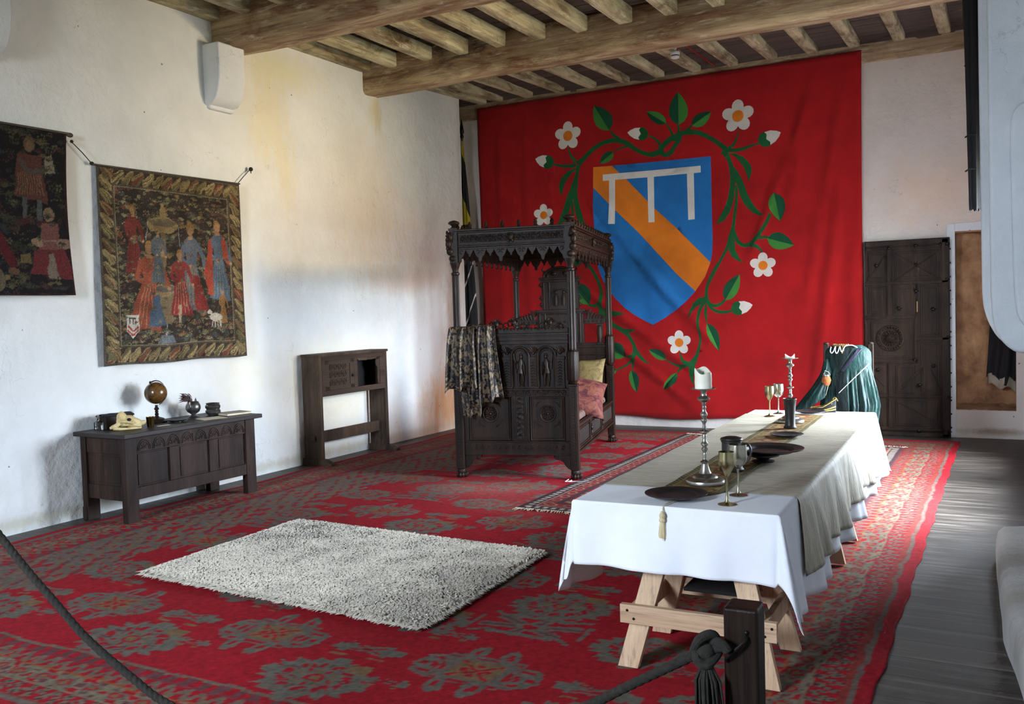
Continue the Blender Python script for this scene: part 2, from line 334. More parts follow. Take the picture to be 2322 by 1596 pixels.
# ------------------------------------------------------------------ camera
cam = bpy.data.cameras.new('camera'); co_ = bpy.data.objects.new('camera', cam); COL.objects.link(co_)
cam.sensor_width = 36; cam.lens = 2070/2322*36; cam.clip_start = .05
CAMROT = Matrix(((0.877807,0.003748,0.479),(0.478096,0.055051,-0.87658),(-0.029655,0.998477,0.046532)))
co_.matrix_world = Matrix.Translation((6.86, 0, 1.65)) @ CAMROT.to_4x4()
S.camera = co_
BANNER = [
 (1,[(1.61,3.609),(1.625,3.626),(1.647,3.651),(1.68,3.683),(1.728,3.726),(1.786,3.774),(1.843,3.814),(1.897,3.842),(1.951,3.862),(2.006,3.875),(2.062,3.882),(2.118,3.882),(2.169,3.875),(2.215,3.862),(2.259,3.841),(2.303,3.818),(2.344,3.79),(2.387,3.757),(2.435,3.724),(2.486,3.696),(2.538,3.67),(2.585,3.651),(2.625,3.64),(2.66,3.635),(2.694,3.635),(2.733,3.638),(2.771,3.645),(2.797,3.65),(2.778,3.709),(2.753,3.703),(2.718,3.696),(2.685,3.692),(2.659,3.692),(2.633,3.695),(2.601,3.704),(2.559,3.72),(2.51,3.742),(2.463,3.768),(2.424,3.799),(2.383,3.836),(2.338,3.871),(2.288,3.9),(2.235,3.923),(2.177,3.939),(2.114,3.945),(2.05,3.943),(1.987,3.933),(1.926,3.916),(1.866,3.892),(1.807,3.861),(1.745,3.818),(1.685,3.769),(1.635,3.729),(1.595,3.704),(1.565,3.688),(1.544,3.678)]),
 (1,[(2.651,3.629),(2.681,3.632),(2.726,3.637),(2.772,3.652),(2.802,3.679),(2.819,3.707),(2.834,3.729),(2.858,3.751),(2.886,3.775),(2.913,3.795),(2.938,3.809),(2.962,3.821),(2.992,3.833),(3.027,3.847),(3.065,3.859),(3.1,3.868),(3.13,3.87),(3.16,3.869),(3.194,3.865),(3.228,3.862),(3.261,3.857),(3.297,3.847),(3.339,3.829),(3.386,3.805),(3.432,3.777),(3.478,3.745),(3.524,3.71),(3.565,3.675),(3.6,3.637),(3.63,3.599),(3.652,3.572),(3.71,3.625),(3.684,3.648),(3.646,3.682),(3.603,3.718),(3.558,3.753),(3.509,3.789),(3.46,3.822),(3.411,3.853),(3.362,3.881),(3.315,3.903),(3.271,3.918),(3.231,3.925),(3.195,3.93),(3.159,3.934),(3.122,3.936),(3.082,3.932),(3.04,3.923),(2.998,3.909),(2.961,3.895),(2.929,3.882),(2.9,3.869),(2.869,3.852),(2.837,3.83),(2.806,3.804),(2.777,3.778),(2.755,3.749),(2.741,3.727),(2.73,3.716),(2.704,3.709),(2.666,3.704),(2.636,3.701)]),
 (1,[(2.778,3.704),(2.777,3.689),(2.778,3.664),(2.79,3.634),(2.819,3.615),(2.847,3.609),(2.874,3.61),(2.901,3.617),(2.927,3.629),(2.953,3.647),(2.971,3.671),(2.983,3.697),(2.996,3.718),(3.013,3.737),(3.034,3.758),(3.053,3.78),(3.069,3.807),(3.08,3.833),(3.088,3.85),(3.031,3.878),(3.023,3.861),(3.012,3.838),(3,3.816),(2.986,3.796),(2.969,3.774),(2.951,3.751),(2.934,3.727),(2.92,3.706),(2.907,3.692),(2.892,3.683),(2.874,3.676),(2.859,3.672),(2.846,3.671),(2.836,3.673),(2.837,3.67),(2.836,3.672),(2.833,3.688),(2.831,3.702)]),
 (1,[(2.999,3.794),(3.031,3.846),(2.963,3.876),(2.95,3.815)]),
 (1,[(3.681,3.584),(3.723,3.581),(3.782,3.577),(3.842,3.579),(3.895,3.59),(3.945,3.605),(3.988,3.619),(4.027,3.63),(4.06,3.639),(4.083,3.646),(4.077,3.665),(4.054,3.66),(4.019,3.654),(3.979,3.647),(3.934,3.638),(3.884,3.628),(3.834,3.622),(3.78,3.623),(3.722,3.628),(3.681,3.632)]),
 (1,[(3.692,3.61),(3.714,3.621),(3.745,3.639),(3.774,3.664),(3.794,3.698),(3.809,3.736),(3.82,3.774),(3.828,3.815),(3.833,3.856),(3.835,3.884),(3.826,3.887),(3.821,3.858),(3.814,3.818),(3.804,3.78),(3.788,3.746),(3.769,3.714),(3.748,3.689),(3.723,3.67),(3.693,3.655),(3.671,3.645)]),
 (1,[(3.7,3.573),(3.791,3.558),(3.896,3.494),(3.968,3.408),(3.99,3.332),(3.971,3.251),(3.943,3.19),(3.919,3.287),(3.873,3.397),(3.79,3.505)]),
 (1,[(3.591,3.592),(3.617,3.56),(3.652,3.514),(3.679,3.469),(3.691,3.43),(3.696,3.39),(3.701,3.344),(3.706,3.286),(3.711,3.224),(3.714,3.181),(3.811,3.191),(3.799,3.233),(3.782,3.294),(3.766,3.351),(3.754,3.396),(3.743,3.439),(3.728,3.485),(3.708,3.539),(3.686,3.594),(3.67,3.632)]),
 (1,[(3.713,3.402),(3.703,3.17),(3.679,3.013),(3.628,2.879),(3.549,2.746),(3.506,2.674),(3.614,2.709),(3.691,2.81),(3.736,2.923),(3.76,3.038),(3.773,3.164),(3.776,3.343)]),
 (1,[(3.745,3.409),(3.808,3.329),(3.87,3.207),(3.93,3.023),(4.012,2.869),(4.094,2.779),(4.14,2.749),(4.072,2.746),(3.989,2.787),(3.896,2.889),(3.834,3.01),(3.794,3.162),(3.753,3.261)]),
 (1,[(3.771,3.153),(3.771,3.106),(3.77,3.039),(3.767,2.974),(3.761,2.919),(3.751,2.865),(3.742,2.808),(3.733,2.748),(3.725,2.686),(3.714,2.63),(3.699,2.582),(3.683,2.539),(3.669,2.501),(3.662,2.468),(3.657,2.439),(3.648,2.408),(3.633,2.373),(3.614,2.336),(3.589,2.291),(3.557,2.233),(3.521,2.169),(3.488,2.112),(3.462,2.067),(3.439,2.029),(3.42,1.996),(3.406,1.969),(3.396,1.949),(3.39,1.936),(3.423,1.921),(3.429,1.934),(3.438,1.954),(3.451,1.979),(3.469,2.011),(3.492,2.049),(3.519,2.095),(3.552,2.152),(3.588,2.216),(3.621,2.272),(3.649,2.314),(3.675,2.349),(3.697,2.382),(3.716,2.414),(3.732,2.443),(3.744,2.478),(3.751,2.521),(3.754,2.569),(3.758,2.621),(3.765,2.679),(3.772,2.74),(3.78,2.801),(3.789,2.857),(3.798,2.912),(3.804,2.97),(3.803,3.037),(3.799,3.104),(3.796,3.152)]),
 (1,[(3.742,2.592),(3.742,2.556),(3.742,2.504),(3.753,2.454),(3.778,2.414),(3.811,2.383),(3.846,2.362),(3.883,2.353),(3.918,2.356),(3.952,2.365),(3.983,2.382),(4.011,2.404),(4.036,2.427),(4.056,2.45),(4.074,2.475),(4.093,2.504),(4.116,2.538),(4.141,2.577),(4.166,2.618),(4.19,2.666),(4.214,2.716),(4.23,2.751),(4.2,2.767),(4.182,2.733),(4.157,2.685),(4.131,2.639),(4.106,2.601),(4.08,2.565),(4.055,2.533),(4.033,2.508),(4.014,2.488),(3.994,2.469),(3.972,2.448),(3.95,2.428),(3.928,2.414),(3.906,2.406),(3.884,2.402),(3.864,2.406),(3.841,2.421),(3.818,2.446),(3.8,2.473),(3.784,2.511),(3.77,2.558),(3.761,2.593)]),
 (1,[(4.048,2.445),(4.178,2.452),(4.176,2.483),(4.046,2.49)]),
 (1,[(3.934,2.364),(3.957,2.359),(3.988,2.351),(4.014,2.342),(4.032,2.333),(4.049,2.321),(4.063,2.309),(4.074,2.296),(4.082,2.282),(4.088,2.271),(4.107,2.279),(4.104,2.291),(4.098,2.309),(4.088,2.328),(4.074,2.347),(4.057,2.367),(4.034,2.385),(4.002,2.399),(3.969,2.409),(3.946,2.415)]),
 (1,[(3.672,2.384),(3.682,2.309),(3.713,2.243),(3.777,2.192),(3.851,2.161),(3.799,2.239),(3.758,2.337),(3.751,2.454),(3.707,2.489)]),
 (1,[(2.857,4.047),(2.87,4.027),(2.888,3.997),(2.904,3.966),(2.919,3.929),(2.934,3.889),(2.944,3.861),(2.977,3.87),(2.964,3.898),(2.946,3.938),(2.927,3.975),(2.907,4.007),(2.887,4.036),(2.873,4.056)]),
 (1,[(3.022,4.012),(3.019,3.908),(3.054,3.905),(3.051,4.009)]),
 (1,[(3.209,3.991),(3.194,3.981),(3.172,3.966),(3.151,3.952),(3.128,3.94),(3.104,3.929),(3.087,3.921),(3.116,3.877),(3.132,3.887),(3.155,3.902),(3.178,3.92),(3.197,3.94),(3.213,3.962),(3.224,3.977)]),
 (1,[(2.588,3.921),(2.612,3.911),(2.645,3.895),(2.674,3.877),(2.698,3.857),(2.721,3.834),(2.739,3.81),(2.754,3.782),(2.766,3.751),(2.775,3.728),(2.814,3.74),(2.804,3.763),(2.789,3.796),(2.769,3.828),(2.745,3.854),(2.717,3.878),(2.688,3.898),(2.653,3.914),(2.618,3.927),(2.593,3.935)]),
 (1,[(2.057,4.055),(2.07,4.033),(2.088,4.001),(2.11,3.97),(2.136,3.943),(2.163,3.918),(2.181,3.901),(2.215,3.938),(2.194,3.953),(2.166,3.973),(2.139,3.994),(2.114,4.018),(2.089,4.044),(2.07,4.063)]),
 (1,[(2.109,3.747),(2.134,3.759),(2.169,3.774),(2.207,3.787),(2.25,3.793),(2.297,3.797),(2.331,3.8),(2.325,3.826),(2.292,3.822),(2.244,3.815),(2.199,3.805),(2.161,3.789),(2.126,3.771),(2.103,3.758)]),
 (1,[(1.423,3.92),(1.429,3.885),(1.438,3.834),(1.452,3.784),(1.475,3.738),(1.501,3.695),(1.52,3.665),(1.567,3.692),(1.544,3.718),(1.511,3.756),(1.484,3.795),(1.462,3.839),(1.444,3.887),(1.432,3.921)]),
 (1,[(1.186,3.682),(1.214,3.668),(1.256,3.649),(1.3,3.633),(1.342,3.621),(1.385,3.613),(1.429,3.607),(1.477,3.606),(1.524,3.609),(1.556,3.611),(1.545,3.666),(1.514,3.662),(1.47,3.657),(1.427,3.655),(1.388,3.657),(1.348,3.663),(1.309,3.67),(1.266,3.68),(1.223,3.691),(1.193,3.7)]),
 (1,[(1.534,3.6),(1.41,3.556),(1.319,3.479),(1.277,3.383),(1.285,3.295),(1.322,3.23),(1.342,3.328),(1.393,3.434),(1.492,3.536),(1.574,3.577)]),
 (1,[(1.547,3.637),(1.549,3.625),(1.552,3.607),(1.551,3.583),(1.545,3.553),(1.536,3.516),(1.523,3.476),(1.503,3.428),(1.478,3.377),(1.46,3.34),(1.566,3.31),(1.569,3.351),(1.573,3.408),(1.579,3.462),(1.585,3.504),(1.591,3.541),(1.598,3.571),(1.608,3.592),(1.618,3.605),(1.626,3.613)]),
 (1,[(1.53,3.459),(1.487,3.364),(1.415,3.247),(1.34,3.055),(1.267,2.899),(1.236,2.813),(1.377,2.878),(1.436,3.023),(1.48,3.143),(1.56,3.308),(1.563,3.419)]),
 (1,[(1.557,3.444),(1.559,3.235),(1.587,3.072),(1.649,2.858),(1.687,2.77),(1.58,2.814),(1.529,2.941),(1.506,3.079),(1.483,3.241)]),
 (1,[(1.465,3.143),(1.464,3.103),(1.463,3.044),(1.463,2.97),(1.463,2.877),(1.465,2.769),(1.474,2.67),(1.493,2.588),(1.52,2.516),(1.55,2.449),(1.581,2.387),(1.616,2.328),(1.653,2.268),(1.696,2.2),(1.741,2.131),(1.78,2.065),(1.809,2.006),(1.831,1.95),(1.846,1.896),(1.854,1.842),(1.855,1.788),(1.851,1.744),(1.842,1.718),(1.826,1.695),(1.817,1.655),(1.824,1.596),(1.839,1.532),(1.85,1.488),(1.907,1.501),(1.895,1.545),(1.879,1.606),(1.87,1.655),(1.874,1.678),(1.887,1.7),(1.898,1.737),(1.902,1.787),(1.901,1.844),(1.893,1.904),(1.877,1.963),(1.853,2.022),(1.823,2.084),(1.783,2.152),(1.736,2.222),(1.692,2.288),(1.655,2.348),(1.621,2.404),(1.589,2.464),(1.56,2.529),(1.533,2.597),(1.514,2.674),(1.505,2.769),(1.503,2.876),(1.501,2.969),(1.498,3.042),(1.497,3.101),(1.495,3.142)]),
 (1,[(1.252,2.414),(1.228,2.396),(1.194,2.37),(1.162,2.339),(1.141,2.301),(1.127,2.262),(1.117,2.235),(1.152,2.224),(1.163,2.25),(1.178,2.286),(1.197,2.317),(1.223,2.343),(1.255,2.367),(1.279,2.384)]),
 (1,[(1.651,1.679),(1.678,1.666),(1.719,1.649),(1.766,1.642),(1.814,1.656),(1.857,1.679),(1.886,1.695),(1.857,1.737),(1.83,1.72),(1.792,1.698),(1.76,1.685),(1.728,1.686),(1.69,1.696),(1.662,1.704)]),
 (1,[(1.88,1.637),(1.959,1.609),(2.077,1.586),(2.164,1.565),(2.227,1.55),(2.134,1.52),(2.055,1.513),(1.957,1.547)]),
 (1,[(1.845,1.823),(1.841,1.787),(1.836,1.734),(1.836,1.681),(1.845,1.636),(1.858,1.594),(1.875,1.553),(1.895,1.515),(1.918,1.478),(1.945,1.444),(1.977,1.414),(2.01,1.388),(2.046,1.363),(2.085,1.339),(2.125,1.316),(2.16,1.295),(2.19,1.275),(2.218,1.255),(2.244,1.23),(2.271,1.195),(2.298,1.154),(2.316,1.116),(2.324,1.086),(2.325,1.059),(2.325,1.033),(2.325,1.009),(2.323,0.984),(2.32,0.956),(2.313,0.924),(2.306,0.889),(2.3,0.854),(2.299,0.821),(2.3,0.79),(2.301,0.77),(2.314,0.769),(2.319,0.79),(2.325,0.819),(2.333,0.849),(2.344,0.88),(2.356,0.914),(2.367,0.947),(2.375,0.976),(2.382,1.004),(2.385,1.034),(2.381,1.066),(2.373,1.098),(2.359,1.133),(2.338,1.175),(2.311,1.219),(2.283,1.258),(2.255,1.29),(2.227,1.317),(2.195,1.342),(2.156,1.365),(2.115,1.385),(2.077,1.406),(2.043,1.428),(2.012,1.45),(1.984,1.475),(1.96,1.504),(1.939,1.537),(1.921,1.572),(1.906,1.608),(1.894,1.646),(1.886,1.686),(1.883,1.733),(1.884,1.784),(1.885,1.82)]),
 (1,[(2.139,1.351),(2.275,1.332),(2.381,1.328),(2.303,1.287),(2.235,1.272)]),
 (1,[(2.337,1.107),(2.394,1.052),(2.449,0.97),(2.524,0.888),(2.589,0.86),(2.504,0.87),(2.429,0.925),(2.373,0.988)]),
 (1,[(2.341,1.019),(2.327,1.006),(2.308,0.989),(2.289,0.977),(2.264,0.971),(2.232,0.968),(2.208,0.967),(2.207,0.947),(2.231,0.944),(2.266,0.941),(2.301,0.945),(2.33,0.961),(2.353,0.98),(2.367,0.994)]),
 (1,[(2.307,0.938),(2.288,0.915),(2.26,0.884),(2.226,0.853),(2.175,0.824),(2.115,0.796),(2.073,0.775),(2.082,0.757),(2.125,0.776),(2.187,0.803),(2.242,0.831),(2.283,0.861),(2.317,0.891),(2.339,0.911)]),
 (1,[(3.519,2.184),(3.491,2.14),(3.451,2.077),(3.416,2.015),(3.391,1.961),(3.371,1.91),(3.357,1.861),(3.347,1.816),(3.343,1.774),(3.344,1.734),(3.351,1.697),(3.365,1.662),(3.386,1.632),(3.415,1.612),(3.448,1.601),(3.481,1.598),(3.513,1.603),(3.542,1.614),(3.568,1.629),(3.591,1.647),(3.611,1.667),(3.623,1.681),(3.604,1.702),(3.589,1.69),(3.569,1.674),(3.548,1.661),(3.526,1.651),(3.502,1.644),(3.481,1.642),(3.459,1.646),(3.438,1.654),(3.422,1.666),(3.409,1.684),(3.398,1.71),(3.39,1.74),(3.386,1.773),(3.387,1.811),(3.393,1.852),(3.407,1.897),(3.426,1.946),(3.45,1.997),(3.485,2.057),(3.524,2.12),(3.552,2.164)]),
 (1,[(3.363,1.651),(3.382,1.624),(3.411,1.585),(3.447,1.551),(3.487,1.53),(3.532,1.516),(3.577,1.51),(3.626,1.515),(3.674,1.527),(3.706,1.536),(3.7,1.563),(3.667,1.558),(3.621,1.552),(3.578,1.551),(3.54,1.557),(3.502,1.567),(3.469,1.582),(3.438,1.609),(3.41,1.644),(3.39,1.67)]),
 (1,[(3.373,1.743),(3.261,1.73),(3.181,1.656),(3.133,1.558),(3.116,1.449),(3.167,1.546),(3.236,1.621),(3.371,1.666)]),
 (1,[(3.342,1.694),(3.318,1.669),(3.284,1.631),(3.255,1.585),(3.238,1.535),(3.229,1.48),(3.225,1.424),(3.231,1.367),(3.243,1.31),(3.251,1.257),(3.254,1.21),(3.254,1.164),(3.248,1.119),(3.237,1.072),(3.221,1.025),(3.201,0.983),(3.175,0.944),(3.146,0.909),(3.125,0.885),(3.203,0.843),(3.214,0.873),(3.229,0.918),(3.245,0.966),(3.259,1.013),(3.272,1.064),(3.282,1.114),(3.286,1.163),(3.287,1.211),(3.285,1.261),(3.277,1.316),(3.266,1.372),(3.261,1.424),(3.267,1.475),(3.278,1.524),(3.294,1.568),(3.317,1.608),(3.346,1.646),(3.368,1.673)]),
 (1,[(3.199,0.908),(3.196,0.787),(3.172,0.687),(3.175,0.555),(3.137,0.632),(3.11,0.72),(3.118,0.842)]),
 (1,[(3.35,1.651),(3.343,1.622),(3.335,1.578),(3.332,1.531),(3.338,1.479),(3.349,1.426),(3.358,1.388),(3.369,1.389),(3.37,1.427),(3.371,1.481),(3.372,1.531),(3.371,1.576),(3.37,1.619),(3.37,1.65)]),
 (1,[(2.984,1.016),(2.989,0.984),(2.997,0.937),(3.011,0.896),(3.035,0.867),(3.064,0.848),(3.095,0.836),(3.127,0.835),(3.154,0.841),(3.17,0.846),(3.157,0.897),(3.142,0.893),(3.122,0.889),(3.106,0.889),(3.087,0.894),(3.065,0.903),(3.045,0.918),(3.026,0.948),(3.007,0.989),(2.995,1.019)]),
 (1,[(2.789,0.91),(2.815,0.891),(2.853,0.865),(2.892,0.842),(2.928,0.825),(2.965,0.811),(3.008,0.805),(3.061,0.81),(3.114,0.823),(3.15,0.832),(3.14,0.875),(3.104,0.867),(3.053,0.855),(3.008,0.849),(2.973,0.849),(2.939,0.855),(2.904,0.864),(2.864,0.882),(2.825,0.905),(2.797,0.921)]),
 (1,[(3,0.833),(2.938,0.747),(2.95,0.736),(3.034,0.803)]),
 (3,[(2.059,4.056),(1.964,4.07),(1.908,4.103),(1.868,4.143),(1.842,4.19),(1.826,4.241),(1.82,4.297),(1.821,4.356),(1.836,4.421)]),
 (2,[(2.059,4.056),(2.109,4.136),(2.112,4.195),(2.098,4.246),(2.068,4.291),(2.027,4.33),(1.975,4.365),(1.913,4.396),(1.836,4.421)]),
 (3,[(2.11,3.756),(2.113,3.704),(2.099,3.673),(2.078,3.651),(2.051,3.634),(2.021,3.624),(1.986,3.617),(1.948,3.615),(1.904,3.62)]),
 (2,[(2.11,3.756),(2.057,3.774),(2.019,3.771),(1.989,3.76),(1.964,3.742),(1.943,3.719),(1.926,3.691),(1.912,3.659),(1.904,3.62)]),
 (2,[(2.865,4.052),(2.807,4.04),(2.763,4.049),(2.725,4.067),(2.691,4.092),(2.662,4.122),(2.635,4.156),(2.612,4.195),(2.593,4.241)]),
 (3,[(2.865,4.052),(2.858,4.112),(2.835,4.151),(2.805,4.181),(2.771,4.204),(2.732,4.221),(2.69,4.233),(2.644,4.241),(2.593,4.241)]),
 (2,[(3.037,4.008),(2.955,4.07),(2.921,4.128),(2.907,4.184),(2.909,4.238),(2.924,4.29),(2.949,4.342),(2.985,4.392),(3.036,4.44)]),
 (3,[(3.037,4.008),(3.12,4.053),(3.153,4.104),(3.167,4.156),(3.165,4.21),(3.15,4.265),(3.124,4.322),(3.088,4.38),(3.036,4.44)]),
 (2,[(3.214,3.979),(3.219,4.042),(3.241,4.078),(3.269,4.104),(3.304,4.122),(3.342,4.132),(3.384,4.137),(3.43,4.136),(3.481,4.127)]),
 (3,[(3.214,3.979),(3.279,3.951),(3.324,3.951),(3.363,3.962),(3.395,3.982),(3.423,4.009),(3.447,4.042),(3.467,4.08),(3.481,4.127)]),
 (2,[(4.269,3.015),(4.34,2.977),(4.373,2.936),(4.391,2.893),(4.397,2.848),(4.394,2.803),(4.381,2.756),(4.362,2.709),(4.33,2.659)]),
 (3,[(4.269,3.015),(4.216,2.964),(4.198,2.916),(4.196,2.871),(4.205,2.826),(4.224,2.783),(4.25,2.741),(4.284,2.699),(4.33,2.659)]),
 (2,[(4.163,2.455),(4.223,2.507),(4.272,2.521),(4.316,2.518),(4.357,2.503),(4.394,2.478),(4.43,2.445),(4.463,2.403),(4.493,2.349)]),
 (3,[(4.163,2.455),(4.188,2.379),(4.223,2.34),(4.261,2.316),(4.303,2.305),(4.347,2.303),(4.393,2.31),(4.442,2.323),(4.493,2.349)]),
 (2,[(3.366,1.391),(3.435,1.367),(3.475,1.33),(3.502,1.288),(3.52,1.243),(3.53,1.194),(3.533,1.143),(3.531,1.089),(3.519,1.031)]),
 (3,[(3.366,1.391),(3.356,1.334),(3.363,1.284),(3.378,1.237),(3.397,1.192),(3.422,1.149),(3.45,1.108),(3.482,1.068),(3.519,1.031)]),
 (2,[(3.613,1.686),(3.585,1.759),(3.588,1.813),(3.603,1.86),(3.629,1.9),(3.663,1.935),(3.704,1.966),(3.751,1.993),(3.808,2.013)]),
 (3,[(3.613,1.686),(3.688,1.698),(3.733,1.727),(3.766,1.763),(3.789,1.804),(3.804,1.85),(3.812,1.9),(3.815,1.954),(3.808,2.013)]),
 (3,[(1.683,1.684),(1.601,1.693),(1.547,1.72),(1.505,1.756),(1.471,1.799),(1.445,1.847),(1.425,1.899),(1.411,1.955),(1.406,2.017)]),
 (2,[(1.683,1.684),(1.73,1.782),(1.728,1.846),(1.708,1.897),(1.672,1.937),(1.623,1.968),(1.563,1.992),(1.493,2.01),(1.406,2.017)]),
 (2,[(1.495,2.225),(1.452,2.265),(1.439,2.298),(1.439,2.328),(1.447,2.355),(1.464,2.38),(1.487,2.404),(1.517,2.426),(1.556,2.445)]),
 (2,[(1.495,2.225),(1.552,2.24),(1.58,2.262),(1.596,2.288),(1.602,2.315),(1.601,2.345),(1.593,2.377),(1.579,2.409),(1.556,2.445)]),
 (3,[(1.013,2.4),(0.981,2.353),(0.949,2.334),(0.917,2.327),(0.885,2.329),(0.853,2.339),(0.821,2.355),(0.788,2.376),(0.756,2.407)]),
 (3,[(1.013,2.4),(0.981,2.449),(0.949,2.469),(0.917,2.478),(0.885,2.478),(0.853,2.47),(0.821,2.456),(0.788,2.437),(0.756,2.407)]),
 (3,[(2.207,0.952),(2.142,0.926),(2.092,0.926),(2.048,0.938),(2.01,0.959),(1.976,0.987),(1.945,1.021),(1.918,1.061),(1.896,1.11)]),
 (2,[(2.207,0.952),(2.214,1.048),(2.194,1.099),(2.163,1.131),(2.123,1.149),(2.076,1.155),(2.023,1.151),(1.964,1.138),(1.896,1.11)]),
 (3,[(2.083,0.768),(2.067,0.73),(2.048,0.712),(2.027,0.702),(2.004,0.698),(1.981,0.7),(1.957,0.707),(1.932,0.717),(1.906,0.735)]),
 (2,[(2.083,0.768),(2.054,0.801),(2.029,0.812),(2.006,0.814),(1.984,0.809),(1.963,0.798),(1.943,0.782),(1.924,0.762),(1.906,0.735)]),
 (2,[(2.295,0.769),(2.354,0.743),(2.383,0.709),(2.399,0.673),(2.406,0.635),(2.405,0.596),(2.397,0.554),(2.384,0.512),(2.36,0.467)]),
 (3,[(2.295,0.769),(2.266,0.723),(2.259,0.682),(2.261,0.643),(2.27,0.605),(2.285,0.569),(2.305,0.533),(2.329,0.499),(2.36,0.467)]),
 (3,[(2.793,0.916),(2.746,0.905),(2.71,0.91),(2.677,0.922),(2.647,0.938),(2.62,0.96),(2.594,0.985),(2.571,1.013),(2.551,1.046)]),
 (2,[(2.793,0.916),(2.788,0.974),(2.768,1.007),(2.743,1.03),(2.712,1.046),(2.677,1.055),(2.639,1.058),(2.598,1.056),(2.551,1.046)]),
 (2,[(2.944,0.739),(2.952,0.684),(2.941,0.645),(2.922,0.612),(2.897,0.584),(2.866,0.56),(2.831,0.539),(2.792,0.522),(2.746,0.509)]),
 (3,[(2.944,0.739),(2.897,0.728),(2.863,0.707),(2.835,0.681),(2.811,0.652),(2.79,0.62),(2.772,0.586),(2.757,0.549),(2.746,0.509)]),
 (4,[(1.133,3.81),(1.033,3.827),(0.959,3.812),(0.913,3.788),(0.936,3.74),(0.985,3.684),(1.076,3.637)]),
 (1,[(1.108,3.818),(1.137,3.811),(1.164,3.798),(1.186,3.778),(1.201,3.755),(1.209,3.729),(1.209,3.702),(1.201,3.677),(1.186,3.656),(1.164,3.64),(1.137,3.631),(1.108,3.628),(1.078,3.634),(1.051,3.646),(1.045,3.689),(1.076,3.713),(1.094,3.727),(1.088,3.749),(1.078,3.787)]),
 (4,[(2.529,4.039),(2.429,4.043),(2.362,4.021),(2.322,3.994),(2.354,3.952),(2.413,3.905),(2.51,3.872)]),
 (1,[(2.506,4.043),(2.532,4.041),(2.557,4.032),(2.579,4.017),(2.596,3.997),(2.607,3.974),(2.612,3.95),(2.609,3.926),(2.599,3.904),(2.583,3.886),(2.562,3.874),(2.538,3.868),(2.512,3.869),(2.487,3.876),(2.475,3.916),(2.497,3.942),(2.51,3.957),(2.501,3.977),(2.486,4.01)]),
 (4,[(4.205,3.606),(4.291,3.656),(4.335,3.713),(4.353,3.761),(4.304,3.785),(4.228,3.799),(4.128,3.781)]),
 (1,[(4.226,3.614),(4.203,3.602),(4.178,3.598),(4.152,3.601),(4.126,3.611),(4.104,3.627),(4.087,3.649),(4.075,3.674),(4.071,3.701),(4.075,3.727),(4.085,3.751),(4.102,3.77),(4.124,3.782),(4.149,3.788),(4.181,3.756),(4.177,3.718),(4.175,3.696),(4.193,3.682),(4.224,3.657)]),
 (4,[(3.803,1.493),(3.892,1.527),(3.943,1.575),(3.969,1.617),(3.928,1.646),(3.862,1.669),(3.766,1.666)]),
 (1,[(3.825,1.498),(3.801,1.49),(3.776,1.489),(3.751,1.495),(3.728,1.508),(3.711,1.526),(3.698,1.549),(3.693,1.574),(3.695,1.599),(3.704,1.623),(3.719,1.643),(3.739,1.659),(3.763,1.668),(3.788,1.67),(3.812,1.636),(3.8,1.601),(3.793,1.581),(3.808,1.565),(3.832,1.538)]),
 (4,[(1.431,4.258),(1.399,4.25),(1.373,4.227),(1.359,4.194),(1.359,4.157),(1.373,4.123),(1.399,4.1),(1.431,4.092),(1.464,4.1),(1.49,4.123),(1.504,4.157),(1.504,4.194),(1.49,4.227),(1.464,4.25)]),
 (4,[(1.238,4.118),(1.236,4.084),(1.25,4.053),(1.277,4.029),(1.312,4.017),(1.348,4.021),(1.378,4.038),(1.396,4.066),(1.398,4.1),(1.384,4.132),(1.357,4.156),(1.322,4.167),(1.286,4.164),(1.256,4.146)]),
 (4,[(1.312,3.89),(1.343,3.878),(1.378,3.881),(1.409,3.9),(1.43,3.93),(1.438,3.965),(1.431,3.999),(1.409,4.025),(1.378,4.037),(1.344,4.034),(1.313,4.015),(1.291,3.985),(1.283,3.95),(1.291,3.916)]),
 (4,[(1.551,3.89),(1.572,3.916),(1.58,3.95),(1.572,3.985),(1.55,4.015),(1.519,4.034),(1.484,4.037),(1.453,4.025),(1.432,3.999),(1.424,3.965),(1.432,3.93),(1.454,3.9),(1.485,3.881),(1.52,3.878)]),
 (4,[(1.625,4.118),(1.607,4.146),(1.577,4.164),(1.541,4.167),(1.506,4.156),(1.479,4.132),(1.465,4.1),(1.467,4.066),(1.485,4.038),(1.515,4.021),(1.551,4.017),(1.586,4.029),(1.613,4.053),(1.627,4.084)]),
 (5,[(1.504,4.055),(1.498,4.083),(1.483,4.106),(1.459,4.122),(1.431,4.127),(1.404,4.122),(1.38,4.106),(1.364,4.083),(1.359,4.055),(1.364,4.027),(1.38,4.004),(1.404,3.988),(1.431,3.982),(1.459,3.988),(1.483,4.004),(1.498,4.027)]),
 (4,[(3.821,4.238),(3.788,4.229),(3.761,4.205),(3.746,4.171),(3.746,4.133),(3.761,4.099),(3.788,4.075),(3.821,4.066),(3.855,4.075),(3.882,4.099),(3.896,4.133),(3.896,4.171),(3.882,4.205),(3.855,4.229)]),
 (4,[(3.622,4.093),(3.62,4.058),(3.634,4.025),(3.662,4.001),(3.698,3.989),(3.736,3.992),(3.766,4.011),(3.785,4.04),(3.787,4.074),(3.773,4.107),(3.745,4.132),(3.708,4.143),(3.671,4.14),(3.64,4.122)]),
 (4,[(3.698,3.858),(3.73,3.845),(3.766,3.849),(3.798,3.868),(3.82,3.899),(3.829,3.935),(3.821,3.97),(3.799,3.997),(3.767,4.009),(3.731,4.006),(3.699,3.987),(3.677,3.956),(3.668,3.92),(3.676,3.885)]),
